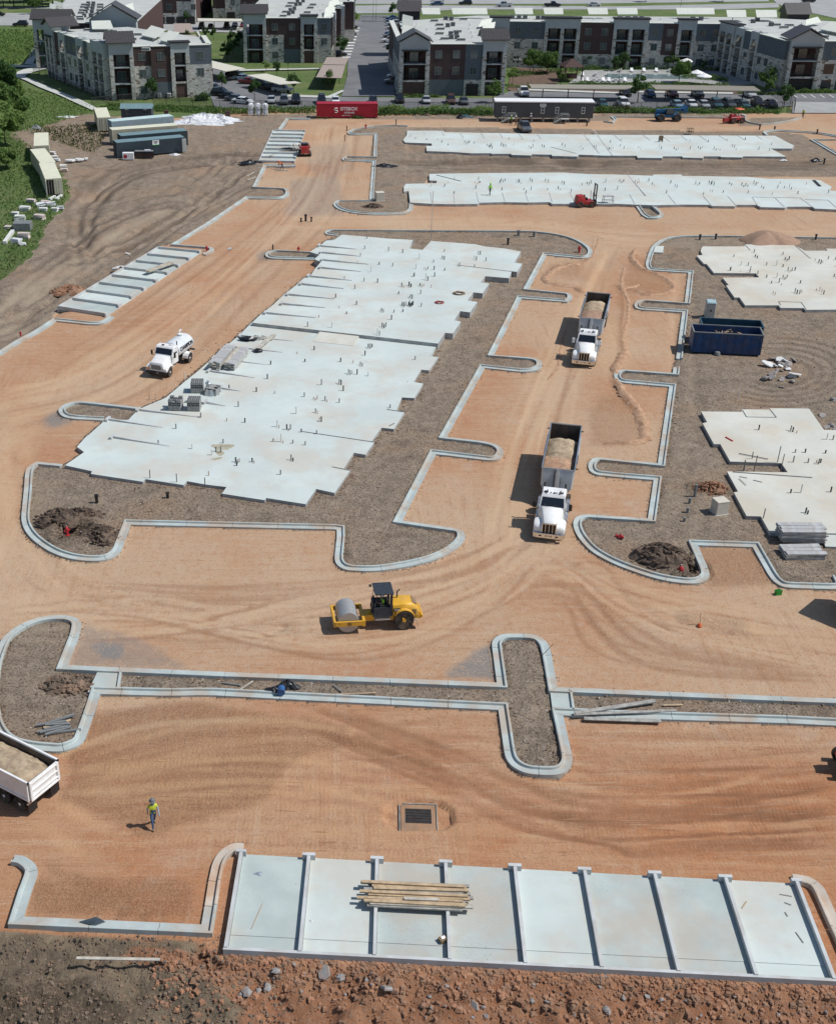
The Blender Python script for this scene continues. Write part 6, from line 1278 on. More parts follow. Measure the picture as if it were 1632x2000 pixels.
# --- drain inlet
M('collar',(.31,.20,.125),.9,var=.15,vs=1.5,dirt=(.34,.18,.10),dirt_amt=.7,ds=1.2,bump=.3)
g=G(817,1589);t=thing('storm_drain','square drain inlet with a black iron grate sunk in the red field','drain',(g[0],g[1],gz(g[0],g[1])-.02),math.radians(-3))
gw_,gd_=.95,1.05
mb=MB()
for (a,b,c,d) in ((-gw_,gw_,-gd_,-.42),(-gw_,gw_,.72,gd_),(-gw_,-.72,-.42,.72),(.72,gw_,-.42,.72)): mb.box(a,b,c,d,-.3,.10)
mb.build('concrete_collar','collar',t)
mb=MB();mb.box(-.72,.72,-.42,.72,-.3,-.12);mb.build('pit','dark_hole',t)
for i in range(15):
    mb=MB();x=-.68+i*.097;mb.box(x-.02,x+.02,-.42,.72,.03,.085);mb.build('grate_bar','grate_iron',t)
for i in range(6):
    mb=MB();y=-.38+i*.21;mb.box(-.72,.72,y-.018,y+.018,.025,.080);mb.build('cross_bar','grate_iron',t)
mb=MB()
for a in ((-1.0,1.0,-1.12,-1.07),(-1.0,1.0,1.07,1.12),(-1.05,-1.0,-1.12,1.12),(1.0,1.05,-1.12,1.12)): mb.box(*a,-.2,.14)
mb.build('form_board','wood_old',t)
# --- bins, toilet, boxes
def rollbin(label,p,rz,L,w,h,mat,load=True):
    t=thing('roll_off_bin',label,'dumpster',(*G(*p)[:2],.06),rz,'roll-off dumpsters')
    mb=MB();e=.07
    mb.box(-L/2,L/2,-w/2,-w/2+e,.2,h);mb.box(-L/2,L/2,w/2-e,w/2,.2,h);mb.box(-L/2,-L/2+e,-w/2+e,w/2-e,.2,h);mb.box(L/2-e,L/2,-w/2+e,w/2-e,.2,h);mb.box(-L/2+e,L/2-e,-w/2+e,w/2-e,.2,.3);mb.build('shell',mat,t)
    mb=MB()
    for s in (-1,1): mb.box(-L/2-.03,L/2+.03,s*w/2-.06,s*w/2+.06,h,h+.09);mb.box(s*L/2-.06,s*L/2+.06,-w/2+.06,w/2-.06,h,h+.09)
    mb.build('rim','pipe_grey' if mat == 'bin_blue' else mat,t)
    for s in (-1,1):
        for k in range(9):
            x=-L/2+.25+k*(L-.5)/8;mb=MB();mb.box(x-.05,x+.05,s*(w/2+.005),s*(w/2+.07),.2,h-.005) if s > 0 else mb.box(x-.05,x+.05,-(w/2+.07),-(w/2+.005),.2,h-.005);mb.build('side_rib',mat,t)
    mb=MB();mb.box(-L/2,L/2,-.5,-.4,.02,.2);mb.box(-L/2,L/2,.4,.5,.02,.2);mb.build('skid','black_metal',t)
    for x in (-L/2+.4,L/2-.4):
        mb=MB();mb.cyl((x,-w/2+.1,.12),(x,w/2-.1,.12),.11,10);mb.build('roller','black_metal',t)
    if load:
        r=random.Random(3);mb=MB()
        for k in range(60):
            x=r.uniform(-L*.35,L*.25);y=r.uniform(-w/2+.25,w/2-.25);l=r.uniform(.3,.9);a=r.uniform(0,6.3);z=h-.75+r.uniform(0,.45)*math.exp(-(x/1.6)**2);dz=r.uniform(-.2,.25)
            mb.tube([(x,y,z),(x+l*math.cos(a)*.8,max(-w/2+.1,min(w/2-.1,y+l*math.sin(a)*.4)),z+dz)],.045,4)
        ld=mb.build('scrap_wood','wood_new',t);ld['kind']='stuff'
        mb=MB();mb.box(-L/2+.08,L/2-.08,-w/2+.08,w/2-.08,.3,h-.8);mb.build('waste_fill','tub_inside',t)
    return t
brz=rzpx((1347,690),(1474,697),0)
rollbin('dark blue roll-off bin heaped with scrap wood, the nearer of two',(1412,687),brz,7.0,2.45,2.35,'bin_blue');rollbin('teal roll-off bin mostly hidden behind the dark blue one',(1421,670),brz,6.3,2.2,2.2,'bin_teal',False)
mb=MB();mb.lathe([(.01,0),(.3,.05),(.33,.2),(.25,.45),(.05,.5)],'z',(0,0,0),10);o=mb.build('drum_lid','pipe_grey');o.location=(*G(1399,696)[:2],.05);tag(o,'small grey round tub at the foot of the dark blue bin','tub')
t=thing('portable_toilet','grey portable toilet with a pale teal roof standing behind the blue bins','portable toilet',(*G(1383,621)[:2],.12),math.radians(-8))
mb=MB();mb.box(-.56,.56,-.56,.56,.08,2.1,top=(.03,.03));mb.build('cabin','portable_grey',t,bevel=.04)
mb=MB();mb.hexa([(-.6,-.6,2.08),(.6,-.6,2.08),(.6,.6,2.08),(-.6,.6,2.08),(-.5,-.5,2.26),(.5,-.5,2.26),(.5,.5,2.34),(-.5,.5,2.34)]);mb.build('roof','portable_roof',t,bevel=.03)
mb=MB();mb.box(-.40,.40,-.59,-.565,.15,1.95);dd=mb.build('door','portable_grey',t);mb=MB();mb.box(-.12,.12,-.61,-.59,1.0,1.2);mb.build('door_sign','black_plastic',dd)
mb=MB();mb.cyl((.4,.4,2.2),(.4,.4,2.6),.05,8);mb.build('vent_pipe','portable_grey',t);mb=MB();mb.box(-.62,.62,-.62,.62,0,.08);mb.build('skid','black_plastic',t);t.scale=(.95,.95,.84)
def ebox(label,p,s,h,rz):
    x,y,_=G(*p);t=thing('utility_box',label,'utility box',(x,y,gz(x,y)-.02),rz,'tan utility boxes');mb=MB();mb.box(-s,s,-s*.9,s*.9,0,h);mb.build('cabinet','tan_box',t,bevel=.03)
    mb=MB();mb.box(-s-.03,s+.03,-s*.9-.03,s*.9+.03,h,h+.08,top=(.03,.03));mb.build('lid','tan_box',t,bevel=.02);mb=MB();mb.box(-s-.08,s+.08,-s*.9-.08,s*.9+.08,-.05,.04);mb.build('base','concrete',t)
ebox('tan utility box on the soil left of the warm slab',(1402,1003),.52,1.12,.25);ebox('tan utility box inside the far planting corner by the slab',(741,393),.62,1.2,.2)
o=flat('inlet_lid',W(px(ZG,[(355,200),(415,200),(408,246),(342,243)])),.34,'slab_fresh',.3,None);tag(o,'square white inlet lid at the top of the right planting corner','drain lid')
# --- soil heaps, sand, rubble
def heap(name,label,cat,p,rx,ry,h,mat,seed,rough=.3,n=26,kind=None,rings=9,peaks=None):
    x0,y0,_=G(*p);r=random.Random(seed);mb=MB();loops=[]
    for k in range(rings+1):
        t=k/rings;L=[]
        for i in range(n):
            a=2*PI*i/n;q=(1-t)*(1+.16*math.sin(a*3+seed)+.1*math.sin(a*5))+.002;x=rx*q*math.cos(a);y=ry*q*math.sin(a)
            z=h*(1-(1-t)**1.6)+(r.uniform(-1,1)*rough*.28 if 0 < k < rings else 0);z=z if k else -.12
            if peaks: z *= peaks(x/rx,y/ry)
            L.append((x+r.uniform(-1,1)*rough*.22,y+r.uniform(-1,1)*rough*.22,z))
        loops.append(L)
    mb.loft(loops)
    if rough > .15:
        for k in range(int(60*rough*4)):
            a=r.random()*6.3;q=math.sqrt(r.random())*1.15;s=r.uniform(.05,.20);x,y=rx*q*math.cos(a),ry*q*math.sin(a);mb.blob((x,y,h*(1-min(1,q)**1.6)+s*.2),(s,s*.8,s*.7),.35,5,3,0,r)
    o=mb.build(name,mat,smooth=rough < .2);o.location=(x0,y0,gz(x0,y0)-.1)
    tag(o,label,cat)
    return o
heap('soil_heap','dark dug-out soil heap left of the hydrant hole in the left lot','soil heap',(118,1022),1.75,1.3,.9,'soil_dark',3,.5);heap('soil_heap','dark dug-out soil behind the hydrant hole in the left lot','soil heap',(158,1010),1.7,1.0,.6,'soil_dark',13,.5);heap('soil_heap','dark dug-out soil heap right of the hydrant hole, nearer the kerb','soil heap',(195,1052),1.45,1.3,.8,'soil_dark',4,.5)
heap('soil_heap','big dark soil heap behind the red hydrant pit at right','soil heap',(1290,1094),2.2,1.9,1.25,'soil_dark',5,.55);heap('soil_heap','reddish soil heap with a pit, left of the warm slab','soil heap',(1388,958),1.3,1.0,.55,'soil_red',6,.5)
heap('soil_heap','dark brush and soil heap in the far planting corner by the tan box','soil heap',(728,406),1.6,.9,.55,'soil_dark',7,.55);heap('soil_heap','small dark soil heap in the left end island near the dark timbers','soil heap',(128,1342),1.5,1.0,.35,'soil_brown',8,.45)
heap('sand_pile','tall brown sand pile behind the wide slab','sand pile',(1497,474),4.2,3.4,1.6,'sand_pile',2,.12,40,rings=14)
heap('sand_pile','low orange dirt pile left of the upper garage floors','sand pile',(135,560),2.2,1.6,.8,'soil_red',9,.3)
for i in range(26):
    a=random.random()*6.3;q=math.sqrt(random.random());pp=(1515+(i % 2)*12+26*q*math.cos(a),(716 if i % 3 else 746)+13*q*math.sin(a))
    chunk(pp,random.uniform(.22,.62),'broken concrete piece in the rubble heap in front of the blue bin',None,'rubble heap pieces',CHW if random.random() < .25 else CH,.6,random.uniform(.0,.2),.7)
for p,s,lb in (((1498,718),.7,'large white slab piece at the left of the rubble heap'),((1549,738),.85,'largest tilted slab piece at the lower right of the rubble heap'),((1520,708),.6,'white slab piece on top of the rubble heap')): chunk(p,s,lb,0,'rubble heap pieces',CHW,.4,.2,.6)
for p in ((1612,838),(1622,835),(1630,842),(1604,815),(1627,783)): chunk(p,.45,'grey rubble lump at the right picture edge above the warm slab',None,'rubble by the right edge')
for p in ((448,487),(236,518),(226,520),(250,487)): chunk(p,.5,'pale rubble lump on the soil beside the upper garage floors',None,'rubble beside the upper garages',CHW)
# --- plastic, cloth, debris
def cloth(name,label,cat,p,rx,ry,h,mat,seed,z=None,n=18):
    x0,y0,_=G(*p);r=random.Random(seed);mb=MB();loops=[]
    for k in range(6):
        q=1-k/5.2;L=[]
        for i in range(n):
            a=2*PI*i/n;w_=1+.35*math.sin(a*3+seed)*q+r.uniform(-.18,.18);L.append((rx*q*w_*math.cos(a),ry*q*w_*math.sin(a),h*(1-q**1.5)*r.uniform(.6,1.25)+(.01 if k == 0 else 0)))
        loops.append(L)
    mb.loft(loops);o=mb.build(name,mat);o.location=(x0,y0,gz(x0,y0) if z is None else z);return tag(o,label,cat)
cloth('plastic_sheeting','crumpled black plastic bundle in the long planting strip','plastic sheet',(562,1345),.75,.42,.45,'tarp_black',3,.2);cloth('plastic_sheeting','black plastic flap spilling over the gutter from the bundle','plastic sheet',(533,1354),.45,.3,.15,'tarp_black',5,.3)
mb=MB();mb.lathe([(.2,0),(.24,0),(.24,.5),(.2,.5)],'y',(0,0,0),14);o=mb.build('plastic_roll','tarp_blue');o.location=(*G(549,1352,.5)[:2],.45);tag(o,'dark blue plastic roll in front of the black bundle','plastic roll')
t=cloth('cloth','dark slate cloth folded over the bottom left kerb','cloth',(187,1806),.72,.26,.07,'slate_blue_cloth',4,.2,4)
cloth('plastic_sheeting','black plastic heap on the soil right of the far stall kerb','plastic sheet',(752,327),2.0,.7,.5,'tarp_black',6);cloth('plastic_sheeting','black plastic heap left of the small garage slab','plastic sheet',(490,318),2.2,.8,.6,'tarp_black',7);cloth('plastic_sheeting','black plastic scrap on the right soil between the two long slabs','plastic sheet',(1592,313),1.0,.6,.5,'tarp_black',8);cloth('plastic_sheeting','white scrap on the right soil between the two long slabs','plastic sheet',(1528,313),.6,.4,.25,'tarp_white',9)
def coil(label,p,z,r_,mat,seed,turns=3):
    r=random.Random(seed);mb=MB();P=[(r_*(1+.25*math.sin(k*.9))*math.cos(k*.5),r_*.8*(1+.2*math.cos(k*1.3))*math.sin(k*.5),.04+.03*(k % 5)) for k in range(int(turns*12.6))];mb.tube(P,.035,5);o=mb.build('cable_coil',mat);o.location=(*G(*p,z)[:2],z);tag(o,label,'cable coil','cable coils on the raised slab');return o
coil('dark red cable pile, upper one on the raised slab',(896,574),ZS1U,.6,'boot_brown',1,6);coil('red cable coil, lower one on the raised slab',(858,592),ZS1U,.45,'machine_red',2,4)
mb=MB();L=[(.9*math.cos(a)*(1+.3*math.sin(3*a)),.75*math.sin(a)*(1+.3*math.cos(2*a)),0) for a in np.linspace(0,2*PI,19)[:-1]];mb.loft([L,[(x,y,.012) for x,y,z in L]])
M('mud_stain',(.36,.33,.24),.9,var=.2);o=mb.build('mud_stain','mud_stain');o.location=(*G(435,873,ZS1)[:2],ZS1-.004);tag(o,'olive mud stain around pipes on the big slab','mud stain')
o2=put(o,'mud_stain',None,(*G(424,896,ZS1)[:2],ZS1-.005),.4);o2.scale=(.5,.35,1);tag(o2,'smaller olive mud stain below the larger one','mud stain');o3=put(o,'mud_stain',None,(*G(430,884,ZS1)[:2],ZS1-.006),2.0);o3.scale=(.6,.6,1);tag(o3,'middle olive mud stain between the large and the small one','mud stain')
t=thing('cardboard_box','open brown carton with a white label on the third garage floor','box',(*G(864,1838,.13)[:2],.13),.5)
mb=MB();mb.box(-.18,.18,-.15,.15,0,.2);mb.build('carton','boot_brown',t);mb=MB();mb.box(-.1,.12,.0,.14,.2,.215);o=mb.build('label_sheet','white_paint',t);o.rotation_euler=(.25,.1,0);mb=MB();mb.box(.18,.36,-.14,.14,.1,.12);mb.build('flap','boot_brown',t)
cloth('rag','small grey rag on the first garage floor','rag',(505,1710),.2,.13,.08,'sleeve_grey',5,.13);cloth('paper_cup','small white litter scrap on the second garage floor','litter',(608,1802),.09,.06,.05,'tarp_white',6,.13)
t=thing('timber_pile','pile of dark timbers with one orange board in the left end island','timber',(*G(112,1428)[:2],.16),.35)
for i in range(9):
    o=plank_mesh(random.uniform(1.2,2.0),.15,.10).build('plank','pipe_grey' if i != 6 else 'wood_new',t);o.location=(random.uniform(-.3,.4),-.5+i*.14,.05+.05*(i % 3));o.rotation_euler=(random.uniform(-.1,.1),0,random.uniform(-.3,.3))
t=thing('folding_crate','green folding crate standing on the soil by the right kerb','crate',(*G(1518,1161)[:2],gz(*G(1518,1161)[:2])),.2)
mb=MB();mb.box(-.22,.22,-.14,-.1,0,.42);mb.box(-.22,.22,.1,.14,0,.36);mb.build('side','green_plastic',t);mb=MB();mb.box(-.22,-.18,-.1,.1,0,.3);mb.box(.18,.22,-.1,.1,0,.3);mb.box(-.18,.18,-.1,.1,0,.05);mb.build('base','green_plastic',t)
t=thing('work_trestle','small steel work trestle on the long slab right of the red forklift','trestle',(*G(1186,396,.4)[:2],.4),.05)
mb=MB();mb.box(-.75,.75,-.4,.4,1.0,1.08);mb.build('deck','form_panel',t)
for x in (-.7,.7):
    for y in (-.35,.35): mb=MB();mb.tube([(x*1.1,y*1.1,0),(x,y,1.0)],.04,5);mb.build('leg','steel_post',t)
mb=MB();mb.tube([(-.72,-.36,.4),(.72,-.36,.4)],.03,5);mb.tube([(-.72,.36,.4),(.72,.36,.4)],.03,5);mb.build('brace','steel_post',t)
t=thing('wire_cage','small rusty wire cage on the far road above the long slab','cage',(*G(1346,262)[:2],0),.1)
for x in (-.5,0,.5):
    for y in (-.4,.4): mb=MB();mb.tube([(x,y,0),(x,y,1.1)],.04,5);mb.build('upright','boot_brown',t)
mb=MB();mb.box(-.52,.52,-.42,.42,1.06,1.12);mb.box(-.52,.52,-.42,.42,.5,.54);mb.build('shelf','boot_brown',t)
t=thing('pallet_bin','dark framed board standing on the far long slab','frame',(*G(1289,277,.4)[:2],.4),.1);mb=MB();mb.box(-.4,.4,-.05,.05,.2,1.1);mb.build('board','boot_brown',t);mb=MB();mb.box(-.35,-.3,-.2,.2,0,1.0);mb.box(.3,.35,-.2,.2,0,1.0);mb.build('leg','steel_post',t)
# --- apartments
M('stucco',(.40,.435,.44),.85,var=.04,vs=.5);M('siding_brown',(.070,.045,.042),.8,var=.08,vs=1.5,bump=.2,bs=6);M('siding_slate',(.105,.128,.145),.8,var=.06,vs=1.5,bump=.2,bs=6)
M('siding_dark',(.075,.042,.038),.85,var=.1);M('roof_white',(.47,.485,.46),.8,var=.08,vs=.3,dirt=(.42,.42,.39),dirt_amt=.6,ds=.22);M('roof_metal',(.078,.073,.073),.45,.2,var=.06,vs=1);M('trim_dark',(.028,.024,.024),.6,var=.1)
M('door_brown',(.10,.06,.05),.8,var=.1);M('pane',(.055,.085,.085),.08,0,var=.35,vs=.6,spec=.8);M('roof_cream',(.60,.62,.55),.6,var=.05);M('unit_grey',(.11,.12,.125),.6,var=.15);M('rail_dark',(.030,.028,.028),.6,var=.1)
def stone_mat():
    m=bpy.data.materials.new('limestone');nt=nodes_of(m);out=N(nt,'ShaderNodeOutputMaterial');b=N(nt,'ShaderNodeBsdfPrincipled');b.inputs['Roughness'].default_value=.9;b.inputs['Specular IOR Level'].default_value=.2
    P=N(nt,'ShaderNodeTexCoord').outputs['Object'];mp=N(nt,'ShaderNodeMapping');mp.inputs['Scale'].default_value=(1.0,1.0,2.4);link(nt,P,mp.inputs[0])
    v=N(nt,'ShaderNodeTexVoronoi',feature='F1');v.inputs['Scale'].default_value=1.5;link(nt,mp.outputs[0],v.inputs['Vector']);f=N_sep(nt,v.outputs['Color'])
    e=N(nt,'ShaderNodeTexVoronoi',feature='DISTANCE_TO_EDGE');e.inputs['Scale'].default_value=1.5;link(nt,mp.outputs[0],e.inputs['Vector'])
    c=mixc(nt,f,(.40,.39,.35),(.66,.65,.60));c=mixc(nt,math_(nt,'GREATER_THAN',f,.90),c,(.20,.16,.12));c=mixc(nt,math_(nt,'LESS_THAN',e.outputs['Distance'],.03),c,(.34,.33,.30))
    link(nt,c,b.inputs['Base Color']);bn=N(nt,'ShaderNodeBump');bn.inputs['Strength'].default_value=.5;bn.inputs['Distance'].default_value=.03;link(nt,math_(nt,'MINIMUM',e.outputs['Distance'],.08),bn.inputs['Height']);link(nt,bn.outputs[0],b.inputs['Normal']);link(nt,b.outputs[0],out.inputs[0]);MATS['limestone']=m
stone_mat()
FH=3.35;BH=10.6
MAT_OF={'k': 'siding_brown','s': 'siding_slate','l': 'limestone','c': 'stucco','d': 'siding_dark'}
class Facade:
    """one wall plane of a building: s runs along it, n points outwards"""
    def __init__(f,root,A,B,mo=.0):
        f.root=root;f.A=Vector(A[:2]);d=Vector(B[:2])-f.A;f.len=d.length;f.d=d.normalized();f.n=Vector((f.d.y,-f.d.x));f.rz=math.atan2(f.d.y,f.d.x)
    def part(f,mb,name,mat,parent=None):
        o=mb.build(name,mat,parent or f.root)
        if parent is None: o.location=(f.A.x,f.A.y,0);o.rotation_euler=(0,0,f.rz)
        return o
    def box(f,name,mat,s0,s1,n0,n1,z0,z1,parent=None):
        mb=MB();mb.box(s0,s1,-n1,-n0,z0,z1);return f.part(mb,name,mat,parent)
    def window(f,s,z,w,h,n,mat='white_paint'):
        k=('win',round(w,2),round(h,2))
        if k not in PROTO:
            mb=MB()
            for (a,b,c,e) in ((-w/2,w/2,0,.08),(-w/2,w/2,h-.08,h),(-w/2,-w/2+.08,.08,h-.08),(w/2-.08,w/2,.08,h-.08),(-.04,.04,.08,h-.08)): mb.box(a,b,-.05,0,c,e)
            fr=mb.build('window','frame_grey',None);mb=MB();mb.box(-w/2+.06,w/2-.06,-.02,.02,.06,h-.06);pn=mb.build('pane','pane',None)
            COL.objects.unlink(fr);COL.objects.unlink(pn);PROTO[k]=(fr,pn)
        fr,pn=PROTO[k];p=f.A+f.d*s+f.n*(n+.01);o=put(fr,'window',f.root,(p.x,p.y,z),f.rz);put(pn,'pane',o,(0,0,0),0);return o
    def wallbay(f,s0,w,levels,wins,n=.9,top=BH,cap=True,win=(1.5,1.6)):
        """levels: three letters bottom to top; wins: windows per floor"""
        for i,L in enumerate(levels):
            z0=0 if i == 0 else i*FH;z1=top if i == 2 else (i+1)*FH;merged=i > 0 and levels[i-1] == L
            f.box('wall_panel',MAT_OF[L],s0,s0+w,-1.2,n-(.06 if L in 'ks' else 0),z0,z1)
            for k in range(wins[i]):
                ww,hh=win;ww=ww*(.55 if wins[i] > 2 and k == 0 else 1);f.window(s0+w*(k+.5)/wins[i],z0+1.05,ww,hh,n-(.06 if L in 'ks' else 0))
        if cap: f.box('parapet_cap','trim_dark' if random.random() < .0 else 'roof_cream',s0-.02,s0+w+.02,-1.0,n+.06,top,top+.12)
    def tower(f,s0,w,rec=1,n=1.3,top=BH+.7,roof='flat',ground='open',col='l',proj=None):
        """stone piers, stucco head, recessed balconies"""
        cw=.85;inner=(w-cw*(rec+1))/rec;zh=2*FH+2.55
        for k in range(rec+1):
            a=s0+k*(cw+inner);f.box('pier',MAT_OF[col],a,a+cw,-1.2,n,0,zh-.6);f.box('pier_head','stucco',a+.03,a+cw-.03,-1.2,n-.03,zh-.6,top)
        f.box('head_panel','stucco',s0+.05,s0+w-.05,-.2,n-.05,zh,top)
        for k in range(rec):
            a=s0+cw+k*(cw+inner);b=a+inner
            for i in (0,1,2):
                if i == 0 and ground != 'open': f.box('garage_door' if ground == 'garage' else 'wall_panel','door_brown' if ground == 'solid' else 'trim_dark',a,b,-1.0,.5 if ground == 'garage' else n-.2,0,FH-.4);f.box('lintel',MAT_OF[col],a,b,-1.0,n-.05,FH-.4,FH);continue
                if i: f.box('balcony_floor','stucco',a,b,-1.0,n-.06,i*FH-.22,i*FH)
                f.window((a+b)/2,i*FH+.1,min(1.9,inner*.6),2.1,-.99)
                mb=MB();mb.box(a,b,-n+.14,-n+.20,i*FH+1.0,i*FH+1.07);mb.box(a,b,-n+.14,-n+.18,i*FH+.12,i*FH+.17)
                ns=max(3,int(inner/.35))
                for q in range(ns+1): x=a+(b-a)*q/ns;mb.box(x-.02,x+.02,-n+.15,-n+.18,i*FH+.17,i*FH+1.0)
                f.part(mb,'railing','rail_dark')['kind']='stuff'
        if roof == 'flat': f.box('parapet_cap','trim_dark',s0-.25,s0+w+.25,-1.5,n+.25,top,top+.28)
        if roof in ('gable','sheet'):
            D=5.5;mb=MB();rise=w*.30 if roof == 'gable' else 1.9;ov=.5
            if roof == 'gable':
                a,b,m=s0-ov,s0+w+ov,s0+w/2;t=.22;y0,y1=-n-ov,D
                for (x0,z0,x1,z1) in ((a,top,m,top+rise),(b,top,m,top+rise)):
                    mb.hexa([(x0,y0,z0),(x1,y0,z1),(x1,y1,z1),(x0,y1,z0),(x0,y0,z0+t),(x1,y0,z1+t),(x1,y1,z1+t),(x0,y1,z0+t)])
                f.part(mb,'roof','roof_metal');mb=MB();mb.loft([[(s0,y,top),(s0+w,y,top),(m,y,top+rise*w/(w+2*ov))] for y in (-n+.04,D-.5)]);f.part(mb,'gable_wall','stucco')
                f.box('awning','trim_dark',s0+.4,s0+w-.4,n,n+.7,zh+.1,zh+.35)
            else:
                a,b=s0-ov,s0+w+ov;t=.2;ym=(D-n)/2-.3
                mb.hexa([(a,-n-ov,top),(b,-n-ov,top),(b,ym,top+rise),(a,ym,top+rise),(a,-n-ov,top+t),(b,-n-ov,top+t),(b,ym,top+rise+t),(a,ym,top+rise+t)])
                mb.hexa([(a,ym,top+rise),(b,ym,top+rise),(b,D,top),(a,D,top),(a,ym,top+rise+t),(b,ym,top+rise+t),(b,D,top+t),(a,D,top+t)]);rf=f.part(mb,'roof','roof_metal')
                mb=MB();k=int((b-a)/.55);sl=math.hypot(ym+n+ov,rise)
                for q in range(k+1):
                    x=a+.03+(b-a-.06)*q/k;mb.hexa([(x-.03,-n-ov,top+t),(x+.03,-n-ov,top+t),(x+.03,ym,top+rise+t),(x-.03,ym,top+rise+t),(x-.03,-n-ov,top+t+.07),(x+.03,-n-ov,top+t+.07),(x+.03,ym,top+rise+t+.07),(x-.03,ym,top+rise+t+.07)])
                o=mb.build('roof_seam','roof_metal',rf);o['kind']='stuff'
                mb=MB();mb.loft([[(x,-n+.05,top),(x,ym,top+rise-.1),(x,D-.6,top)] for x in (s0,s0+w)]);f.part(mb,'gable_wall','stucco')
M('frame_grey',(.20,.215,.215),.6,var=.05)
PROTO={}
def core(root,P,h=BH-.35,mat='siding_dark'):
    n=len(P);c=(0,0);mb=MB();mb.prism([p[:2] for p in P],0,h,0,1);o=mb.build('core_wall',[mat,'roof_white'],root);return o
def roof_bits(root,units,panels,h=BH-.35):
    for (x,y,w) in units:
        mb=MB();mb.box(-.5*w,.5*w,-.45,.45,0,.9);k=('u',w)
        if k not in PROTO: o=mb.build('condenser','unit_grey',None,bevel=.04);COL.objects.unlink(o);PROTO[k]=o
        put(PROTO[k],'condenser',root,(x,y,h),0)
    for (x,y,w) in panels:
        if 'hat' not in PROTO:
            mb=MB();mb.box(-.9,.9,-.7,.7,0,.5,top=(.05,.05));o=mb.build('roof_hatch','roof_white',None);COL.objects.unlink(o);PROTO['hat']=o
            mb=MB();mb.box(-.9,.9,-.7,-.66,.25,.55);q=mb.build('hatch_shade','unit_grey',None);COL.objects.unlink(q);PROTO['hat2']=q
            mb=MB();mb.lathe([(.14,0),(.14,.35),(.22,.4),(.2,.52),(.001,.58)],'z',(0,0,0),8);q=mb.build('vent_cap','white_paint',None);COL.objects.unlink(q);PROTO['vent']=q
        if w: o=put(PROTO['hat'],'roof_hatch',root,(x,y,h),0);put(PROTO['hat2'],'hatch_shade',o,(0,0,0),0)
        else: put(PROTO['vent'],'vent_cap',root,(x,y,h),0)
def shade(root,C,z0,z1,name='parapet_panel',mat='roof_cream'):
    """sloping pale parapet sheet; C: two world corners low then two high"""
    mb=MB();P=[(*C[0][:2],z0),(*C[1][:2],z0),(*C[2][:2],z1),(*C[3][:2],z1)];mb.hexa([*P,*[(p[0],p[1],p[2]+.12) for p in P]]);mb.build(name,mat,root)
def bld(label,P):
    c=(sum(p[0] for p in P)/len(P),sum(p[1] for p in P)/len(P));t=thing('apartment_building',label,'building',(0,0,0),0,'three-storey apartment buildings');core(t,P);return t
FL,FR,BL=(-43.9,270.2),(-22.6,275.2),(-62.8,302.2);BR=G(392,66,11)[:2];BM=G(250,46,11)[:2]
ins=lambda a,b,s,n: tuple(Vector(a)+(Vector(b)-Vector(a)).normalized()*s-Vector(((Vector(b)-Vector(a)).normalized().y,-(Vector(b)-Vector(a)).normalized().x))*n)
b1=bld('left apartment block with two dark gabled towers above a curving grass path',[ins(FL,FR,1.4,1.2),ins(FL,FR,21,1.2),BR,BM,(BL[0]+1.6,BL[1]+.4)])
f=Facade(b1,FL,FR)
f.tower(0,5.2,1,1.3,BH+.9,'sheet');f.wallbay(5.2,3.7,'llk',(1,1,1),.5);f.wallbay(8.9,4.2,'skk',(0,1,1),.95);f.tower(13.1,4.1,1,1.2,BH+.6,'flat','solid');f.wallbay(17.2,4.6,'lls',(0,1,1),1.0)
f=Facade(b1,BL,FL);L=f.len
f.tower(0,5.6,2,1.2,BH+.9,'gable');f.wallbay(5.6,3.0,'lkk',(0,1,0),.7);f.tower(8.6,4.2,1,.9,BH+.3,None);f.wallbay(12.8,7.0,'lls',(2,2,2),.6);f.tower(19.8,4.4,1,.9,BH+.3,None);f.wallbay(24.2,3.0,'lls',(1,1,1),.6);f.wallbay(27.2,2.6,'lll',(0,0,0),.9);f.tower(29.8,L-29.9,2,1.2,BH+.9,None)
f=Facade(b1,(FR[0]+.2,FR[1]+.3),(BR[0]+1,BR[1]));f.wallbay(0,8,'lls',(1,1,1),.1);f.wallbay(8,f.len-8.2,'lkk',(2,2,2),.1)
roof_bits(b1,[],[(*G(260,75,BH)[:2],1),(*G(285,95,BH)[:2],1),(*G(330,88,BH)[:2],1),(*G(172,57,BH)[:2],1),(*G(222,60,BH)[:2],1),(*G(270,66,BH)[:2],1)]+[(*G(x,y,BH)[:2],0) for x,y in ((150,70),(170,73),(245,72),(310,80),(300,76),(195,65),(240,58),(345,88))])
for c in ([(180,53),(222,53),(216,45),(179,46)],[(276,65),(303,71),(324,63),(296,55)],[(313,75),(332,79),(351,69),(330,65)]): q=[G(*p,11.4) for p in c];shade(b1,q,10.9,11.9)
def ac_cluster(label,p,n,rz=0.0):
    t=thing('condenser_bank',label,'air conditioners',(*G(*p)[:2],.1),rz);
    for i in range(n): mb=MB();mb.box(-.42,.42,-.42,.42,0,.95);o=mb.build('condenser','portable_grey',t,bevel=.05);o.location=(i*1.05,.9*(i % 2),0)
ac_cluster('bank of pale air conditioners at the foot of the left apartment block',(312,192),4)
P2=[(-16.6,325.2),(3.4,325.2),(4.4,345),(7,345.5),(7,362),(10.5,362.5),(10.5,396),(-14,396),(-16.6,360)]
b2=bld('middle apartment block whose long white roof runs back beside the parking drive',P2)
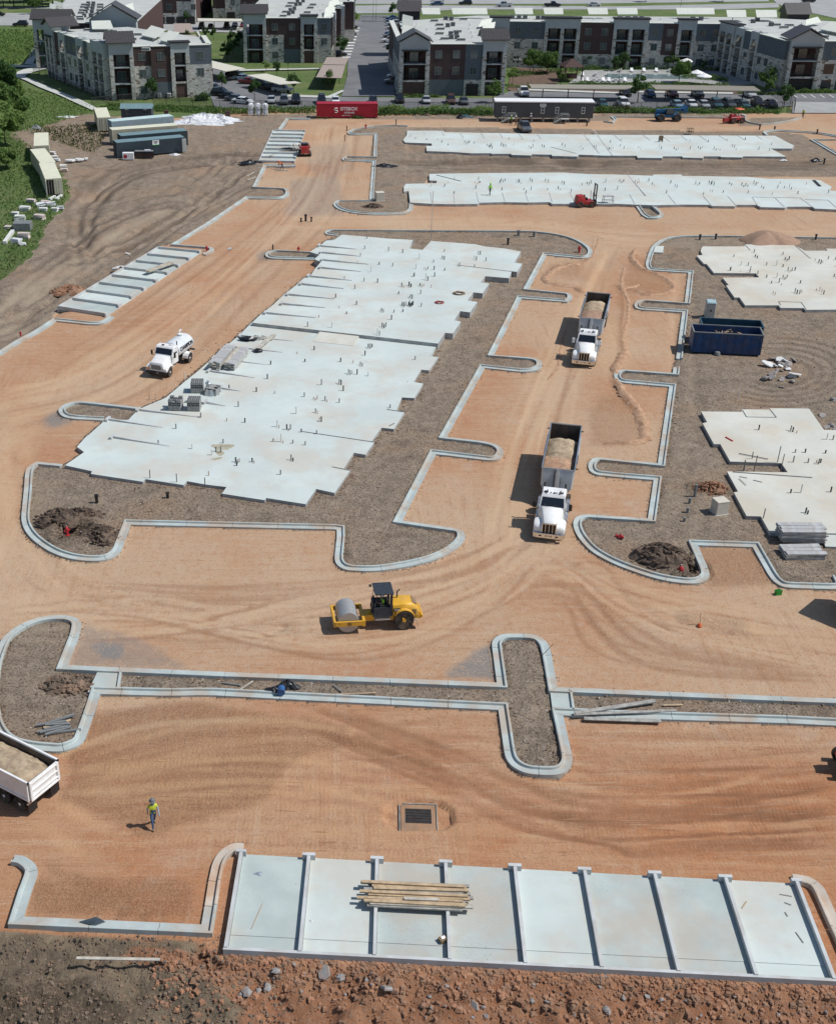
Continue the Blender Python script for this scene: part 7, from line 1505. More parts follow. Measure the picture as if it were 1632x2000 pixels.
f=Facade(b2,(-18.0,324),(4.2,324));f.tower(0,5.8,1,1.3,BH+1.0,'sheet');f.wallbay(5.8,4.4,'llk',(1,1,1),.9);f.wallbay(10.2,4.3,'skk',(0,1,1),.9);f.tower(14.5,4.2,1,1.3,BH+.5,'flat','solid');f.wallbay(18.7,3.5,'lls',(0,1,1),.9)
f=Facade(b2,(4.3,325),(5.2,345));f.wallbay(0,5,'lkk',(1,1,1),.3);f.tower(5,6,1,.9,BH+.5,None);f.wallbay(11,8.6,'lkk',(1,1,1),.3)
f=Facade(b2,(7.2,345.4),(7.6,362));f.tower(.2,5,1,.9,BH+.5,None);f.wallbay(5.2,11,'lkk',(2,2,2),.3);f=Facade(b2,(5.4,345.3),(7.1,345.3));f.wallbay(0,f.len,'lkk',(0,0,0),.1);f=Facade(b2,(7.6,362.3),(10.6,362.3));f.wallbay(0,f.len,'lkk',(0,0,0),.1)
f=Facade(b2,(10.8,362.4),(10.9,395));f.wallbay(0,10,'lkk',(2,2,2),.3);f.tower(10,5,1,.9,BH+.5,None);f.wallbay(15,17,'lkk',(2,2,2),.3)
roof_bits(b2,[(*G(x,y,BH)[:2],1) for x,y in ((564,27),(572,24),(567,20),(575,17),(578,9),(586,8),(581,3),(592,2))],[(*G(x,y,BH)[:2],1) for x,y in ((553,30),(558,22),(564,11),(568,5),(600,23),(606,14),(611,8),(595,30))]+[(*G(x,y,BH)[:2],0) for x,y in ((620,25),(626,19),(630,31),(632,8),(622,12),(640,28))])
for c in ([(632,31),(655,24),(653,20),(634,26)],[(633,24),(654,16),(652,11),(636,19)],[(641,12),(663,4),(660,0),(643,7)],[(503,8),(525,14),(525,9),(508,2)],[(508,2),(525,7),(526,2),(511,-3)]): q=[G(*p,11.2) for p in c];shade(b2,q,10.7,11.6)
yb=G(170,41,11)[1];xa,xb=G(138,41,11)[0],G(258,41,11)[0]
b0=bld('far left apartment block with a row of dark garage doors under its right wing',[(xa-7,yb+.8),(xb+.6,yb+.8),(xb+.6,yb+60),(xa-12,yb+60)]);core(b0,[(G(262,47)[0],G(262,47)[1]+1.5),(G(383,47)[0],G(383,47)[1]+1.5),(G(383,47)[0]+2,G(383,47)[1]+40),(G(262,47)[0],G(262,47)[1]+40)])
f=Facade(b0,(xa-8,yb-.6),(xb+1.4,yb-.6));f.tower(-1.0,9.0,2,1.3,BH+.9,'sheet');f.wallbay(8,f.len-8-11.5,'lkk',(1,1,1),.7);f.tower(f.len-11.5,11.4,2,1.5,BH+1.0,'gable')
A,B=G(262,47.5),G(384,47.5);f=Facade(b0,A,B);k=f.len
f.tower(.2,4.6,1,1.2,BH+1,None,'garage');f.wallbay(4.8,4.4,'lss',(0,1,1),.6);f.wallbay(9.2,4.6,'lkk',(0,1,1),.9);f.wallbay(13.8,4.6,'llk',(0,0,2),.6,win=(.7,.9));f.wallbay(18.4,k-18.5,'lll',(0,1,1),.9)
for i in range(6): f.box('garage_door','trim_dark',.9+i*(k-2)/5.6,.9+i*(k-2)/5.6+2.6,.5,1.02 if i not in (0,) else .6,0,2.3)
roof_bits(b0,[(*G(x,y,BH)[:2],1) for x,y in ((165,31),(178,31),(168,23),(180,23),(170,17),(181,17),(172,12),(182,12),(173,7),(183,7))],[(*G(x,y,BH)[:2],1) for x,y in ((157,32),(160,24),(162,19),(164,13),(166,8),(196,25),(196,19),(197,13),(197,8),(158,36))])
for c in ([(235,22),(260,14),(261,9),(240,16)],[(245,29),(262,22),(262,17),(246,24)],[(105,8),(124,14),(124,10),(106,5)],[(97,14),(108,16),(110,13),(98,10)]): q=[G(*p,11.2) for p in c];shade(b0,q,10.8,11.6)
A,B=G(417,38),G(500,38);b00=bld('sliver of a farther apartment block with garages behind the small lawn carport',[(A[0],A[1]+1),(B[0],B[1]+1),(B[0]+4,B[1]+40),(A[0],A[1]+40)])
f=Facade(b00,A,B);f.wallbay(0,4,'lkk',(0,0,0),.5);f.wallbay(4,5,'lll',(0,1,1),.7);f.wallbay(9,5.5,'lkk',(0,2,2),.9,win=(.7,.9));f.wallbay(14.5,f.len-14.5,'llk',(0,1,1),.7)
for i in range(3): f.box('garage_door','trim_dark',4.5+i*5,7.1+i*5,.5,.98,0,2.3)
CF0,CF1=(18.4,275.8),(41.6,275.8);R0=(104.6,280.6);LW0,LW1=(43.4,317.4),(99.4,311.6)
c1=bld('large right apartment block wrapped round the pool court, front wing nearest the red container',[(20,277.2),(40.4,277.2),(41.6,318.8),(99.6,313.0),(104.6,291),(106.4,282.2),(131,281.6),(133,318),(112,329),(42,332.5),(21,320)])
f=Facade(c1,CF0,CF1);f.tower(0,6.6,1,1.3,BH+.5,'gable','solid');f.wallbay(6.6,7.7,'skk',(0,2,2),.8);f.wallbay(14.3,3.7,'lss',(0,1,1),.9);f.box('garage_door','trim_dark',14.8,17.5,.4,.97,0,2.5);f.tower(18.0,5.2,1,1.3,BH+.9,'sheet','garage')
f=Facade(c1,(41.7,276.6),(42.6,317.6));f.wallbay(0,12,'lkk',(2,2,2),.1);f.wallbay(12,f.len-12,'lls',(4,4,4),.1)
f=Facade(c1,(18.6,318),(18.4,276.6));f.wallbay(0,20,'lkk',(3,3,3),.1);f.wallbay(20,f.len-20,'lls',(3,3,3),.1)
f=Facade(c1,LW0,LW1);k=f.len;s=0
for kind,w_ in (('T1',4.8),('Ws',8.6),('T2',8.6),('Wk',8.0),('T2',8.4),('Wx',7.0),('T1',4.4),('Ws',k-49.9)):
    if kind[0] == 'T': f.tower(s,w_,int(kind[1]),1.4,BH+.9,'flat')
    elif kind == 'Ws': f.wallbay(s,w_,'lls',(2,2,2),.9)
    elif kind == 'Wk': f.wallbay(s,w_,'lkk',(2,2,2),.9)
    else: f.wallbay(s,w_/2,'lls',(1,1,1),.9);f.wallbay(s+w_/2,w_/2,'lkk',(1,1,1),.9)
    s += w_
f=Facade(c1,(99.2,311.0),R0);k=f.len
f.tower(.3,7.4,2,1.2,BH+.6,'flat');f.tower(7.7,4.4,1,.9,BH+.3,None);f.wallbay(12.1,3.2,'lls',(1,1,0),.7);f.tower(15.3,3.6,1,.9,BH+.3,None);f.wallbay(18.9,6.4,'lls',(2,2,0),.8);f.wallbay(25.3,k-25.4,'lls',(0,0,0),1.0)
f=Facade(c1,R0,(131,279.8));f.tower(0,7.2,1,1.3,BH+.5,'gable','garage');f.wallbay(7.2,f.len-7.2,'lls',(0,0,4),.8)
for i in range(6):
    for z0,z1 in ((.1,2.6),(FH+.5,FH+2.6)): a=8.2+i*3.1;f.box('arcade_window','glass_dark',a,a+2.2,.5,.83,z0,z1)
roof_bits(c1,[(*G(x,y,BH)[:2],1) for x,y in ((870,36),(881,37),(874,50),(884,48),(880,66),(891,65),(881,73),(892,73),(1000,34),(1013,34),(1025,34),(1050,35),(1060,35),(1070,36),(1095,36),(1105,36),(1115,36),(1210,36),(1225,36),(1240,36),(1252,36),(1352,37),(1368,37),(1470,42),(1505,48),(1478,38))],
          [(*G(x,y,BH)[:2],1) for x,y in ((848,39),(858,47),(860,55),(858,64),(868,74),(900,76),(905,36),(893,60),(1515,47),(1540,48),(1558,52),(1575,60),(1573,70),(1608,70),(1530,52))]+[(*G(x,y,BH)[:2],0) for x,y in ((812,50),(815,46),(834,56),(916,55),(920,62),(923,70),(918,47),(1130,33),(1160,36),(1290,36),(1450,47),(1565,45),(1575,48),(1585,53),(1592,58),(1615,62),(1440,55),(1430,36))])
for c in ([(784,61),(799,64),(806,56),(787,53)],[(785,50),(806,55),(806,50),(785,46)],[(785,43),(806,48),(806,43),(786,39)],[(785,36),(806,41),(806,37),(786,32)],[(934,48),(958,43),(961,40),(940,44)],[(940,56),(965,51),(967,47),(944,51)]): q=[G(*p,11.3) for p in c];shade(c1,q,10.7,11.7)
for a,b in ((823,859),(882,951),(1004,1040),(1061,1099),(1147,1186),(1204,1244),(1320,1394),(1418,1456),(1475,1516)):
    q=[G(a+2,27 if a < 1400 else 33,11.4),G(b+1,27 if a < 1400 else 33,11.4),G(b-1,18 if a < 1400 else 22,12.3),G(a-1,18 if a < 1400 else 22,12.3)];shade(c1,q,11.2,12.5)
for c in ([(1573,46),(1604,40),(1595,37),(1572,43)],[(1600,53),(1640,61),(1660,55),(1622,46)]): q=[G(*p,11.4) for p in c];shade(c1,q,10.9,11.8)
for (x0,x1,yp,lb) in ((777,824,27,0),(1535,1585,33,1)):
    a,b=G(x0,yp,10.6),G(x1,yp,10.6);mb=MB();w_=b[0]-a[0];mb.loft([[(x,0,0),(x,3.4,2.4),(x,6.8,0)] for x in (0,w_)]);mb.box(.5,w_-.5,.6,6.2,-10.6,0);o=mb.build('rear_gable','roof_metal',c1);o.location=(a[0],a[1],11.2)
# --- paved ground beyond the fence
def sheet(name,P,z,mat,kind='structure',s=None):
    mb=MB();pts=[G(p[0],p[1],0)[:2] for p in P];mb.prism(pts,z-.05,z,0);return tag(mb.build(name,mat),kind=kind)
GZ=.16
sheet('parking_lot',[(395,150),(420,212),(1340,222),(1545,208),(1545,186),(1500,178),(1440,181),(1000,178),(960,193),(800,193),(690,191),(560,187),(540,175),(500,152),(460,140),(405,128)],GZ,'asphalt')
sheet('parking_drive',[(667,189),(770,189),(778,130),(776,85),(758,30),(705,30),(696,60),(680,110),(678,150)],GZ+.004,'asphalt')
sheet('parking_bays',[(640,116),(690,118),(703,40),(672,40),(655,95)],GZ+.008,'asphalt')
sheet('rear_parking',[(255,52),(300,60),(500,66),(500,42),(250,43)],GZ,'road_conc')
sheet('paved_road_end',[(1545,222),(1700,222),(1700,196),(1548,196)],GZ+.004,'road_conc');sheet('parking_lot',[(1540,200),(1700,202),(1700,184),(1545,184)],GZ+.008,'asphalt')
sheet('highway',[(-300,52),(-300,26),(80,26),(100,33),(70,50)],.1,'road_conc');sheet('highway',[(640,27),(640,13),(760,10),(1200,13),(1520,6),(1520,15),(1400,19),(900,19),(760,26)],.1,'road_conc');sheet('highway',[(600,11),(700,8),(1100,8),(1500,3),(1500,-2),(600,0)],.09,'road_conc')
sheet('highway',[(1515,6),(1530,14),(1640,38),(1800,60),(1800,-10),(1500,-8)],.11,'road_conc');sheet('highway',[(-300,16),(-300,12),(420,15),(420,18)],.1,'road_conc');sheet('access_road',[(385,17),(475,17),(475,21),(385,22)],.1,'road_conc')
PATH1=px((0,0,.25735),[(700,845),(600,800),(450,730),(300,670),(200,620),(120,590),(110,565),(180,535),(290,515),(260,500),(190,495),(250,380),(310,270),(335,275),(300,380),(255,490),(360,505),(355,530),(270,550),(205,575),(190,590),(280,625),(450,700),(620,770),(740,830)])
sheet('grass_path',PATH1,.30,'path_conc');sheet('grass_path',[(0,128),(5,132),(90,134),(90,130)],.27,'path_conc');sheet('lawn_path',[(455,138),(625,135),(625,137),(455,141)],.3,'path_conc')
for p in ([(384,64),(395,84),(398,84),(388,63)],[(390,60),(478,54),(478,56),(390,63)]): sheet('lawn_path',p,.3,'path_conc')
for i,(y) in enumerate(np.linspace(55,112,11)): x=706-.32*(y-50);sheet('bay_line',[(x-18,y),(x-2,y),(x-2,y+1.6),(x-18,y+1.6)],GZ+.016,'line_white')
for i,x in enumerate((1555,1572,1590,1608,1626)): sheet('bay_line',[(x,192),(x+2,192),(x-8,186),(x-9.5,186)],GZ+.016,'line_white')
M('deck',(.33,.335,.32),.9,var=.15,vs=.5);sheet('pool_deck',[(1110,164),(1140,139),(1330,137),(1420,150),(1440,164)],.2,'deck');sheet('garden_bed',[(990,176),(1000,132),(1110,139),(1085,166),(1420,178),(1500,178),(1440,186),(1000,180)],.19,'mulch')
M('pool_water',(.20,.27,.28),.05,var=.1,spec=.8);sheet('pool',[(1180,155),(1185,146),(1330,147),(1345,156)],.21,'pool_water');sheet('court_paving',[(1330,150),(1380,134),(1430,150),(1475,166),(1400,170)],.204,'road_conc')
for p in ([(1032,176),(1225,183),(1225,186),(1032,179)],[(1240,180),(1430,183),(1430,186),(1240,183)],[(560,187),(640,190),(668,178),(672,180),(645,194),(560,191)]): sheet('kerb_strip',p,.3,'path_conc')
# --- carports
M('carport_tan',(.37,.30,.255),.6,var=.05);M('carport_cream',(.62,.60,.50),.6,var=.05);M('carport_rib',(.40,.37,.30),.6,var=.05)
def carport(label,C,mat,z=2.7,ribs=0,posts=3,dz=.15):
    P=[Vector(G(*p,z)) for p in C];c=sum(P,Vector())/4;t=thing('carport',label,'carport',(c.x,c.y,0),0,'parking shelters');P=[(p.x-c.x,p.y-c.y) for p in P]
    mb=MB();mb.prism(P,z-.08,z+.06);mb.build('roof',mat,t);p0,p1,p2,p3=[Vector(p) for p in P]
    if ribs:
        mb=MB();
        for k in range(ribs+1):
            u=k/ribs;a=p0.lerp(p1,u);b=p3.lerp(p2,u);d=(p1-p0).normalized()*.05;mb.hexa([(*(a-d),z+.06),(*(a+d),z+.06),(*(b+d),z+.06),(*(b-d),z+.06),(*(a-d),z+.14),(*(a+d),z+.14),(*(b+d),z+.14),(*(b-d),z+.14)])
        o=mb.build('roof_seam',mat,t);o['kind']='stuff'
    for k in range(posts):
        u=(k+.5)/posts;a=p0.lerp(p1,u).lerp(p3.lerp(p2,u),.5);mb=MB();mb.box(a.x-.08,a.x+.08,a.y-.08,a.y+.08,0,z-.08);mb.build('post','trim_dark',t)
carport('cream carport roof at the right corner of the left block',[(406,131),(440,139.5),(479,134),(406,117)],'carport_cream');carport('cream carport roof over the silver car in the middle lot',[(482,147),(545,165),(587,162),(520,144)],'carport_cream')
carport('brown carport roof, upper of two by the drive',[(631,126),(674,127),(681,113),(638,112)],'carport_tan');carport('brown carport roof, lower of two by the drive',[(617,151),(667,153),(674,128),(630,127)],'carport_tan')
carport('brown carport roof behind the left block, upper one',[(341,64),(379,64),(372,46),(339,46)],'carport_tan');carport('brown carport roof behind the left block, lower one',[(352,88),(391,85),(382,68),(346,69)],'carport_tan');carport('thin tan carport roof at the back of the lawn',[(386,41),(473,42),(472,37),(386,36)],'carport_cream',posts=4)
carport('long ribbed carport roof behind the site office',[(1038,173),(1238,175),(1232,167),(1033,165)],'carport_rib',ribs=50,posts=4);carport('long ribbed carport roof in front of the pool court',[(1280,175),(1484,178.5),(1470,169),(1271,166)],'carport_rib',ribs=50,posts=4)
# --- pool court furniture
def lounger_proto():
    mb=MB();mb.box(-.35,.35,-.95,.3,.25,.33);mb.hexa([(-.35,.3,.25),(.35,.3,.25),(.35,.85,.75),(-.35,.85,.75),(-.35,.28,.33),(.35,.28,.33),(.35,.80,.83),(-.35,.80,.83)]);t=thing('sun_lounger','white sun lounger in the back row of the pool deck','sun lounger',(0,0,0),0,'sun loungers on the pool deck');mb.build('bed','white_paint',t)
    for x in (-.28,.28):
        for y in (-.8,.4): mb=MB();mb.box(x-.03,x+.03,y-.03,y+.03,0,.25);mb.build('leg','portable_grey',t)
    return t
lg=lounger_proto();first=True
for i in range(18):
    row=i // 9;xx=(1136+i*10.5) if row == 0 else (1137+(i-9)*24);yy=161 if row == 0 else (150 if i < 12 else 142)
    p=G(xx,yy)[:2];lb='white sun lounger in the front row of the pool deck' if row == 0 else 'white sun lounger in the back row of the pool deck'
    if first: lg.location=(*p,.2);lg['label']=lb;first=False
    else: copy_tree(lg,(*p,.2),random.choice([0,PI])+random.uniform(-.1,.1),lb)
def parasol(label,p):
    t=thing('parasol',label,'parasol',(*G(*p)[:2],.2));mb=MB();mb.lathe([(1.75,2.2),(1.7,2.3),(.05,2.95),(.001,2.96)],'z',(0,0,0),10);mb.build('canopy','white_paint',t);mb=MB();mb.cyl((0,0,0),(0,0,2.9),.04,6);mb.build('pole','alu',t)
parasol('white parasol at the back of the pool court',(1337,140));parasol('white parasol at the front of the pool court',(1371,171));parasol('low pale parasol beside the front parasol',(1357,164))
def gazebo(label,p,s,h,rz,name='gazebo'):
    t=thing(name,label,name,(*G(*p)[:2],.2),rz);
    for x in (-s,s):
        for y in (-s,s): mb=MB();mb.box(x-.12,x+.12,y-.12,y+.12,0,h);mb.build('post','siding_dark',t)
    mb=MB();mb.hexa([(-s-.5,-s-.5,h),(s+.5,-s-.5,h),(s+.5,s+.5,h),(-s-.5,s+.5,h),(-.3,-.3,h+1.5),(.3,-.3,h+1.5),(.3,.3,h+1.5),(-.3,.3,h+1.5)]);mb.build('roof','siding_dark',t)
    mb=MB();mb.box(-s+.1,s-.1,s-.1,s,0,1.2);mb.build('back_screen','siding_dark',t)
gazebo('dark brown gazebo standing left of the pool deck',(1113,158),2.0,3.2,.1)
t=thing('pergola','small grey pergola on the court lawn','pergola',(*G(1019,139)[:2],.2),0)
for x in (-1.8,1.8):
    for y in (-1,1): mb=MB();mb.box(x-.08,x+.08,y-.08,y+.08,0,2.4);mb.build('post','portable_grey',t)
for i in range(8): mb=MB();mb.box(-2.1+i*.6-.05,-2.1+i*.6+.05,-1.4,1.4,2.4,2.55);mb.build('slat','portable_grey',t)
# --- containers and sheds
def container(label,p,q,mat,roof,L=12.19,w=2.44,h=2.6,ribs=60,doors=None,name='shipping_container',grp='shipping containers',flip=1,rz=None,anchor=0,open_door=False):
    """p, q: px of the lower near edge, left and right"""
    a,b=G(*p),G(*q);rz_=math.atan2(b[1]-a[1],b[0]-a[0]) if rz is None else rz;t=thing(name,label,'container',(a[0],a[1],.1),rz_,grp)
    mb=MB();mb.box(0,L,0,w,.12,h-.03);mb.build('shell',mat,t)
    mb=MB();mb.box(-.02,L+.02,-.03,w+.03,h-.03,h+.02);mb.build('roof',roof,t)
    n=ribs
    if n:
        mb=MB()
        for k in range(n): x=.2+(L-.4)*k/(n-1);mb.box(x-.055,x+.055,-.045,-.002,.25,h-.12)
        for k in range(n): x=.2+(L-.4)*k/(n-1);mb.box(x-.055,x+.055,w+.002,w+.045,.25,h-.12)
        for k in range(10): y=.2+(w-.4)*k/9;mb.box(-.045,-.002,y-.055,y+.055,.25,h-.12)
        o=mb.build('corrugation',mat,t);o['kind']='stuff'
    for x in (0,L):
        for y in (0,w): mb=MB();mb.box(x-.08,x+.08,y-.08,y+.08,0,h-.04);mb.build('corner_post',mat,t)
    if doors is not None:
        x=L if doors > 0 else 0
        for k in range(2):
            y0=.08+k*(w/2-.06);mb=MB();mb.box(x+doors*.03-.03,x+doors*.03+.03,y0,y0+w/2-.12,.2,h-.1);dd=mb.build('door',mat,t)
            mb=MB()
            for yy in (.35,.75): mb.cyl((x+doors*.09,y0+yy,.25),(x+doors*.09,y0+yy,h-.15),.025,5)
            mb.build('lock_rod','alu',dd)
    return t
t=container('red storage container with large white lettering by the fence',(618.7,231.5),(734.6,231.5),'container_red','container_red',12.1,2.44,2.75,0)
text_mesh('lettering','SITEBOX',.88,'white_paint',t,(6.4,-.06,1.75),(PI/2,0,0),.02,True);text_mesh('lettering','STORAGE',.46,'white_paint',t,(6.5,-.06,1.02),(PI/2,0,0),.02,True);text_mesh('lettering','(888) 2SITEBOX',.26,'white_paint',t,(5.9,-.06,.5),(PI/2,0,0),.02)
mb=MB();P=[]
for k in range(9): a=PI*.15+PI*1.25*k/8;P.append((3.85+.34*math.cos(a),-.04,1.72+.22*math.sin(a)))
for k in range(9): a=PI*.5-PI*1.25*k/8;P.append((3.85+.34*math.cos(a),-.04,1.30+.22*math.sin(a)))
mb.tube(P,.085,6);mb.build('logo','white_paint',t)
ct=container('slate storage container in front of four parallel ones, sign on its side',(231,310),(366,298),'container_slate','slate_roof',12.19,doors=None)
mb=MB();mb.box(6.3,7.5,-.09,-.05,1.75,2.5);sg=mb.build('sign','white_paint',ct);mb=MB();mb.box(6.3,7.5,-.10,-.06,1.6,1.75);mb.build('sign_stripe','green_plastic',ct);text_mesh('sign_lettering','MOBILE\nMINI',.24,'black_plastic',sg,(6.9,-.1,2.15),(PI/2,0,0),.008,True)
mb=MB();mb.box(11.5,12.25,-.75,-.68,.2,2.5);
for k in range(6): mb.box(11.55,12.2,-.79,-.75,.4+k*.35,.48+k*.35)
mb.build('open_door','portable_grey',ct)
container('slate container tucked right behind the front slate one',(239,296),(368,285),'container_slate','slate_roof');container('cream container third from the front of four parallel ones',(222,284),(350,274),'container_tan','container_roof');container('pale blue container at the back of four parallel ones',(221,266.5),(343,255),'container_pale','pale_roof')
def vcont(label,loc,rz,L=11.2,mat='container_tan',roof='container_roof'): t=container(label,(0,1000),(0,1000),mat,roof,L,doors=-1,rz=math.radians(rz));t.location=(*loc,.1);return t
vcont('cream container seen from its end doors beside the grey shed',(-38.77,235.28),102.7,10.4)
vcont('cream container farthest back of three by the tree edge',(-45.6,209.9),101.2);vcont('cream container in the middle of three by the tree edge',(-41.92,197.04),110)
oc=vcont('cream container with an open door, nearest of three by the tree edge',(-38.93,185.99),106.2)
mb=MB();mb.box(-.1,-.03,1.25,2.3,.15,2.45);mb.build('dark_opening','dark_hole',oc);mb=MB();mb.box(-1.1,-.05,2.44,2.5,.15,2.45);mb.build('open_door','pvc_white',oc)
t=thing('garden_shed','dark slate site shed with two small windows beyond the parallel containers','shed',(*G(238,238)[:2],.1),math.radians(0));Wd=G(297,238)[0]-G(238,238)[0]
mb=MB();mb.box(0,Wd,0,3.2,.1,2.5);mb.build('walls','shed_slate',t);mb=MB();mb.loft([[(-.2,-.25,2.45),(-.2,1.6,3.15),(-.2,3.45,2.45)],[(Wd+.2,-.25,2.45),(Wd+.2,1.6,3.15),(Wd+.2,3.45,2.45)]]);mb.build('roof','slate_roof',t)
for x in (1.2,Wd-1.2): mb=MB();mb.box(x-.42,x+.42,-.05,-.01,1.2,2.0);o=mb.build('window','shed_slate',t);mb=MB();mb.box(x-.32,x+.32,-.08,-.05,1.28,1.55);mb.box(x-.32,x+.32,-.08,-.05,1.65,1.92);mb.build('pane','pane',o);mb=MB();mb.box(x-.35,x+.35,-.1,-.02,2.15,2.4);mb.build('vent','portable_grey',t)
mb=MB();mb.box(Wd/2-.7,Wd/2+.7,-.05,-.01,.15,2.1);mb.build('door','shed_slate',t)
t=thing('white_crate','white crate with a red round mark in front of the slate container','crate',(*G(240,313)[:2],.1),.02);mb=MB();mb.box(0,1.9,0,1.0,0,1.1);mb.build('crate_body','white_paint',t);mb=MB();mb.lathe([(.01,0),(.32,0),(.32,.02),(.01,.02)],'y',(.5,-.03,.55),14);mb.build('round_mark','hydrant_red',t)
t=thing('steel_rack','dark steel rack of parts beside the white crate','rack',(*G(264,311)[:2],.1),.03)
mb=MB();mb.box(0,3.2,0,1.0,1.15,1.25);mb.build('top','pipe_grey',t)
for x in (0,1.6,3.1): mb=MB();mb.box(x,x+.1,0,.1,0,1.15);mb.box(x,x+.1,.9,1.0,0,1.15);mb.build('leg','black_metal',t)
mb=MB();mb.box(.1,3.1,.15,.85,.1,.9);mb.build('contents','siding_dark',t);mb=MB();mb.box(1.7,2.7,.2,.8,1.25,1.4);mb.build('white_bundle','tarp_white',t)
cloth('white_bundle','white wrapped bundle lying right of the steel rack','bundle',(342,303),1.0,.5,.3,'tarp_white',12)
oa,ob=G(965,238),G(1160,240);t=thing('site_office','long slate site office trailer with two stairs and a white roof edge','site office',(oa[0],oa[1],0),math.atan2(ob[1]-oa[1],ob[0]-oa[0]));OL=19.2
mb=MB();mb.box(0,OL,0,3.6,.85,3.75);mb.build('walls','office_slate',t);mb=MB();mb.box(-.12,OL+.12,-.12,3.72,3.75,3.95);mb.build('roof','white_paint',t);mb=MB();mb.box(-.13,OL+.13,-.14,-.1,3.6,3.74);mb.build('fascia','trim_dark',t)
for x in (1.7,9.3,12.1,17.2): mb=MB();mb.box(x-.35,x+.35,-.05,-.005,1.7,2.95);o=mb.build('window','white_paint',t);mb=MB();mb.box(x-.26,x+.26,-.08,-.05,1.8,2.3);mb.box(x-.26,x+.26,-.08,-.05,2.38,2.86);mb.build('pane','pane',o)
for x in (3.2,13.4): mb=MB();mb.box(x-.45,x+.45,-.04,-.005,.95,3.0);dd=mb.build('door','office_slate',t);mb=MB();mb.box(x-.2,x-.08,-.09,-.04,2.5,2.7);mb.build('door_light','black_plastic',dd)
mb=MB();mb.box(8.7,9.9,-.06,-.01,3.02,3.55);sg=mb.build('sign','white_paint',t);text_mesh('sign_lettering','OFFICE',.3,'siding_slate',sg,(9.3,-.07,3.28),(PI/2,0,0),.006,True)
for k in range(9): mb=MB();x=.6+k*2.25;mb.box(x-.2,x+.2,.3,.7,0,.85);mb.build('pier','block_grey',t)
for x in (2.9,13.2):
    st=thing('access_stairs','grey metal stairs with railings at the left office door' if x < 5 else 'grey metal stairs with railings at the right office door','stairs',tuple(t.matrix_basis @ Vector((x,-.1,0))) if False else (oa[0]+x*math.cos(t.rotation_euler[2]),oa[1]+x*math.sin(t.rotation_euler[2])-.15,0),t.rotation_euler[2])
    mb=MB();mb.box(-.4,1.2,-1.3,0,.8,.9);mb.build('landing','portable_grey',st)
    for k in range(4): mb=MB();mb.box(-.7-k*.3,-.4-k*.3,-1.3,-.1,.66-k*.18,.72-k*.18);mb.build('step','portable_grey',st)
    mb=MB()
    for y in (-1.3,-.05): mb.tube([(-1.7,y,.9),(-.4,y,1.8),(1.2,y,1.8)],.04,5);mb.tube([(-1.7,y,.5),(-.4,y,1.35),(1.2,y,1.35)],.03,5)
    for xx in (-1.6,-.4,1.2): mb.tube([(xx,-1.3,0),(xx,-1.3,1.8 if xx > -1 else .9)],.04,5)
    mb.build('railing','portable_grey',st)
M('bale_pink',(.55,.47,.43),.7,var=.15)
def bag(label,p,s,grp,z=None,mat='tarp_white',seed=1):
    x,y,_=G(*p);r=random.Random(seed);mb=MB();(mb.blob((0,0,s*.9),(s,s*.9,s),.14,9,6,0,r),mb.box(-s*.85,s*.85,-s*.8,s*.8,0,s*1.5,top=(.06,.06))) if z is not None else [mb.hexa([(x+r.uniform(-.1,.1),y+r.uniform(-.1,.1),q+r.uniform(-.05,.05)) for q in (k*s*.3,k*s*.3+s*.26) for x,y in ((-s,-s*.6),(s,-s*.6),(s,s*.6),(-s,s*.6))]) for k in range(3)]
    o=mb.build('bulk_bag' if z is not None else 'wrapped_bale',mat if z is not None else r.choice(['tarp_white','pvc_white','bale_pink']));o.rotation_euler=(0,0,r.uniform(-.5,.5) if z is None else 0);o.location=(x,y,gz(x,y) if z is None else z);return tag(o,label,'bulk bag',grp)
for i,x in enumerate((490,504,518)):
    for k in range(2): bag(f"white bulk bag, {['left','middle','right'][i]} {'lower' if k == 0 else 'upper'} one of the six stacked by the fence",(x,225),.62,'stacked white bulk bags',.1+k*1.15,seed=i*2+k)
x0,y0,_=G(398,238)
for i,(x,y,rx,ry,h) in enumerate(((398,234,5,3,1.15),(425,236,3.6,2.2,1.2),(372,240,4,2,.9),(436,239,2.4,1.4,.7),(405,243,4.5,1.0,.4))): cloth('white_sheeting',['large white heap of sheeting behind the parallel containers','second white heap right of the large one','low white heap left in front of the large one','small white heap at the right end of the sheeting','flat pale sheets in front of the white heaps'][i],'plastic sheet',(x,y),rx,ry,h,'tarp_white',20+i,None,30)
o=MB();o.box(-.5,.5,-.4,.4,0,1.2);o=o.build('brown_box','siding_dark');o.location=(*G(445,231)[:2],.2);tag(o,'dark brown carton standing on the right of the white heaps','box');o=MB();o.box(-.4,.4,-.3,.3,0,1.5);o=o.build('brown_box','siding_dark');o.location=(*G(326,233)[:2],.2);tag(o,'dark brown upright box between the shed and the white heaps','box')
for i,(x,y,s) in enumerate(((62,396,.8),(80,404,.75),(90,400,.8),(85,414,.7),(100,402,.8),(108,412,.6),(78,428,.9),(50,412,.9),(40,430,.9),(30,420,.6),(118,408,.6),(47,465,.95),(33,475,.8),(45,480,.5),(17,448,.6),(124,328,.7),(126,335,.7),(103,300,.6),(107,310,.7),(112,315,.6))): bag('white wrapped bale among those by the grass edge' if i < 15 else 'white wrapped bale beside the cream containers',(x,y),s*.85,'wrapped bales by the grass' if i < 15 else 'bales beside the containers',seed=40+i)
o=MB();o.box(-1.2,1.2,-.9,.9,0,1.1);o=o.build('grey_skip','pipe_grey');o.location=(*G(46,450)[:2],.1);tag(o,'grey open steel box among the white bales','steel box')
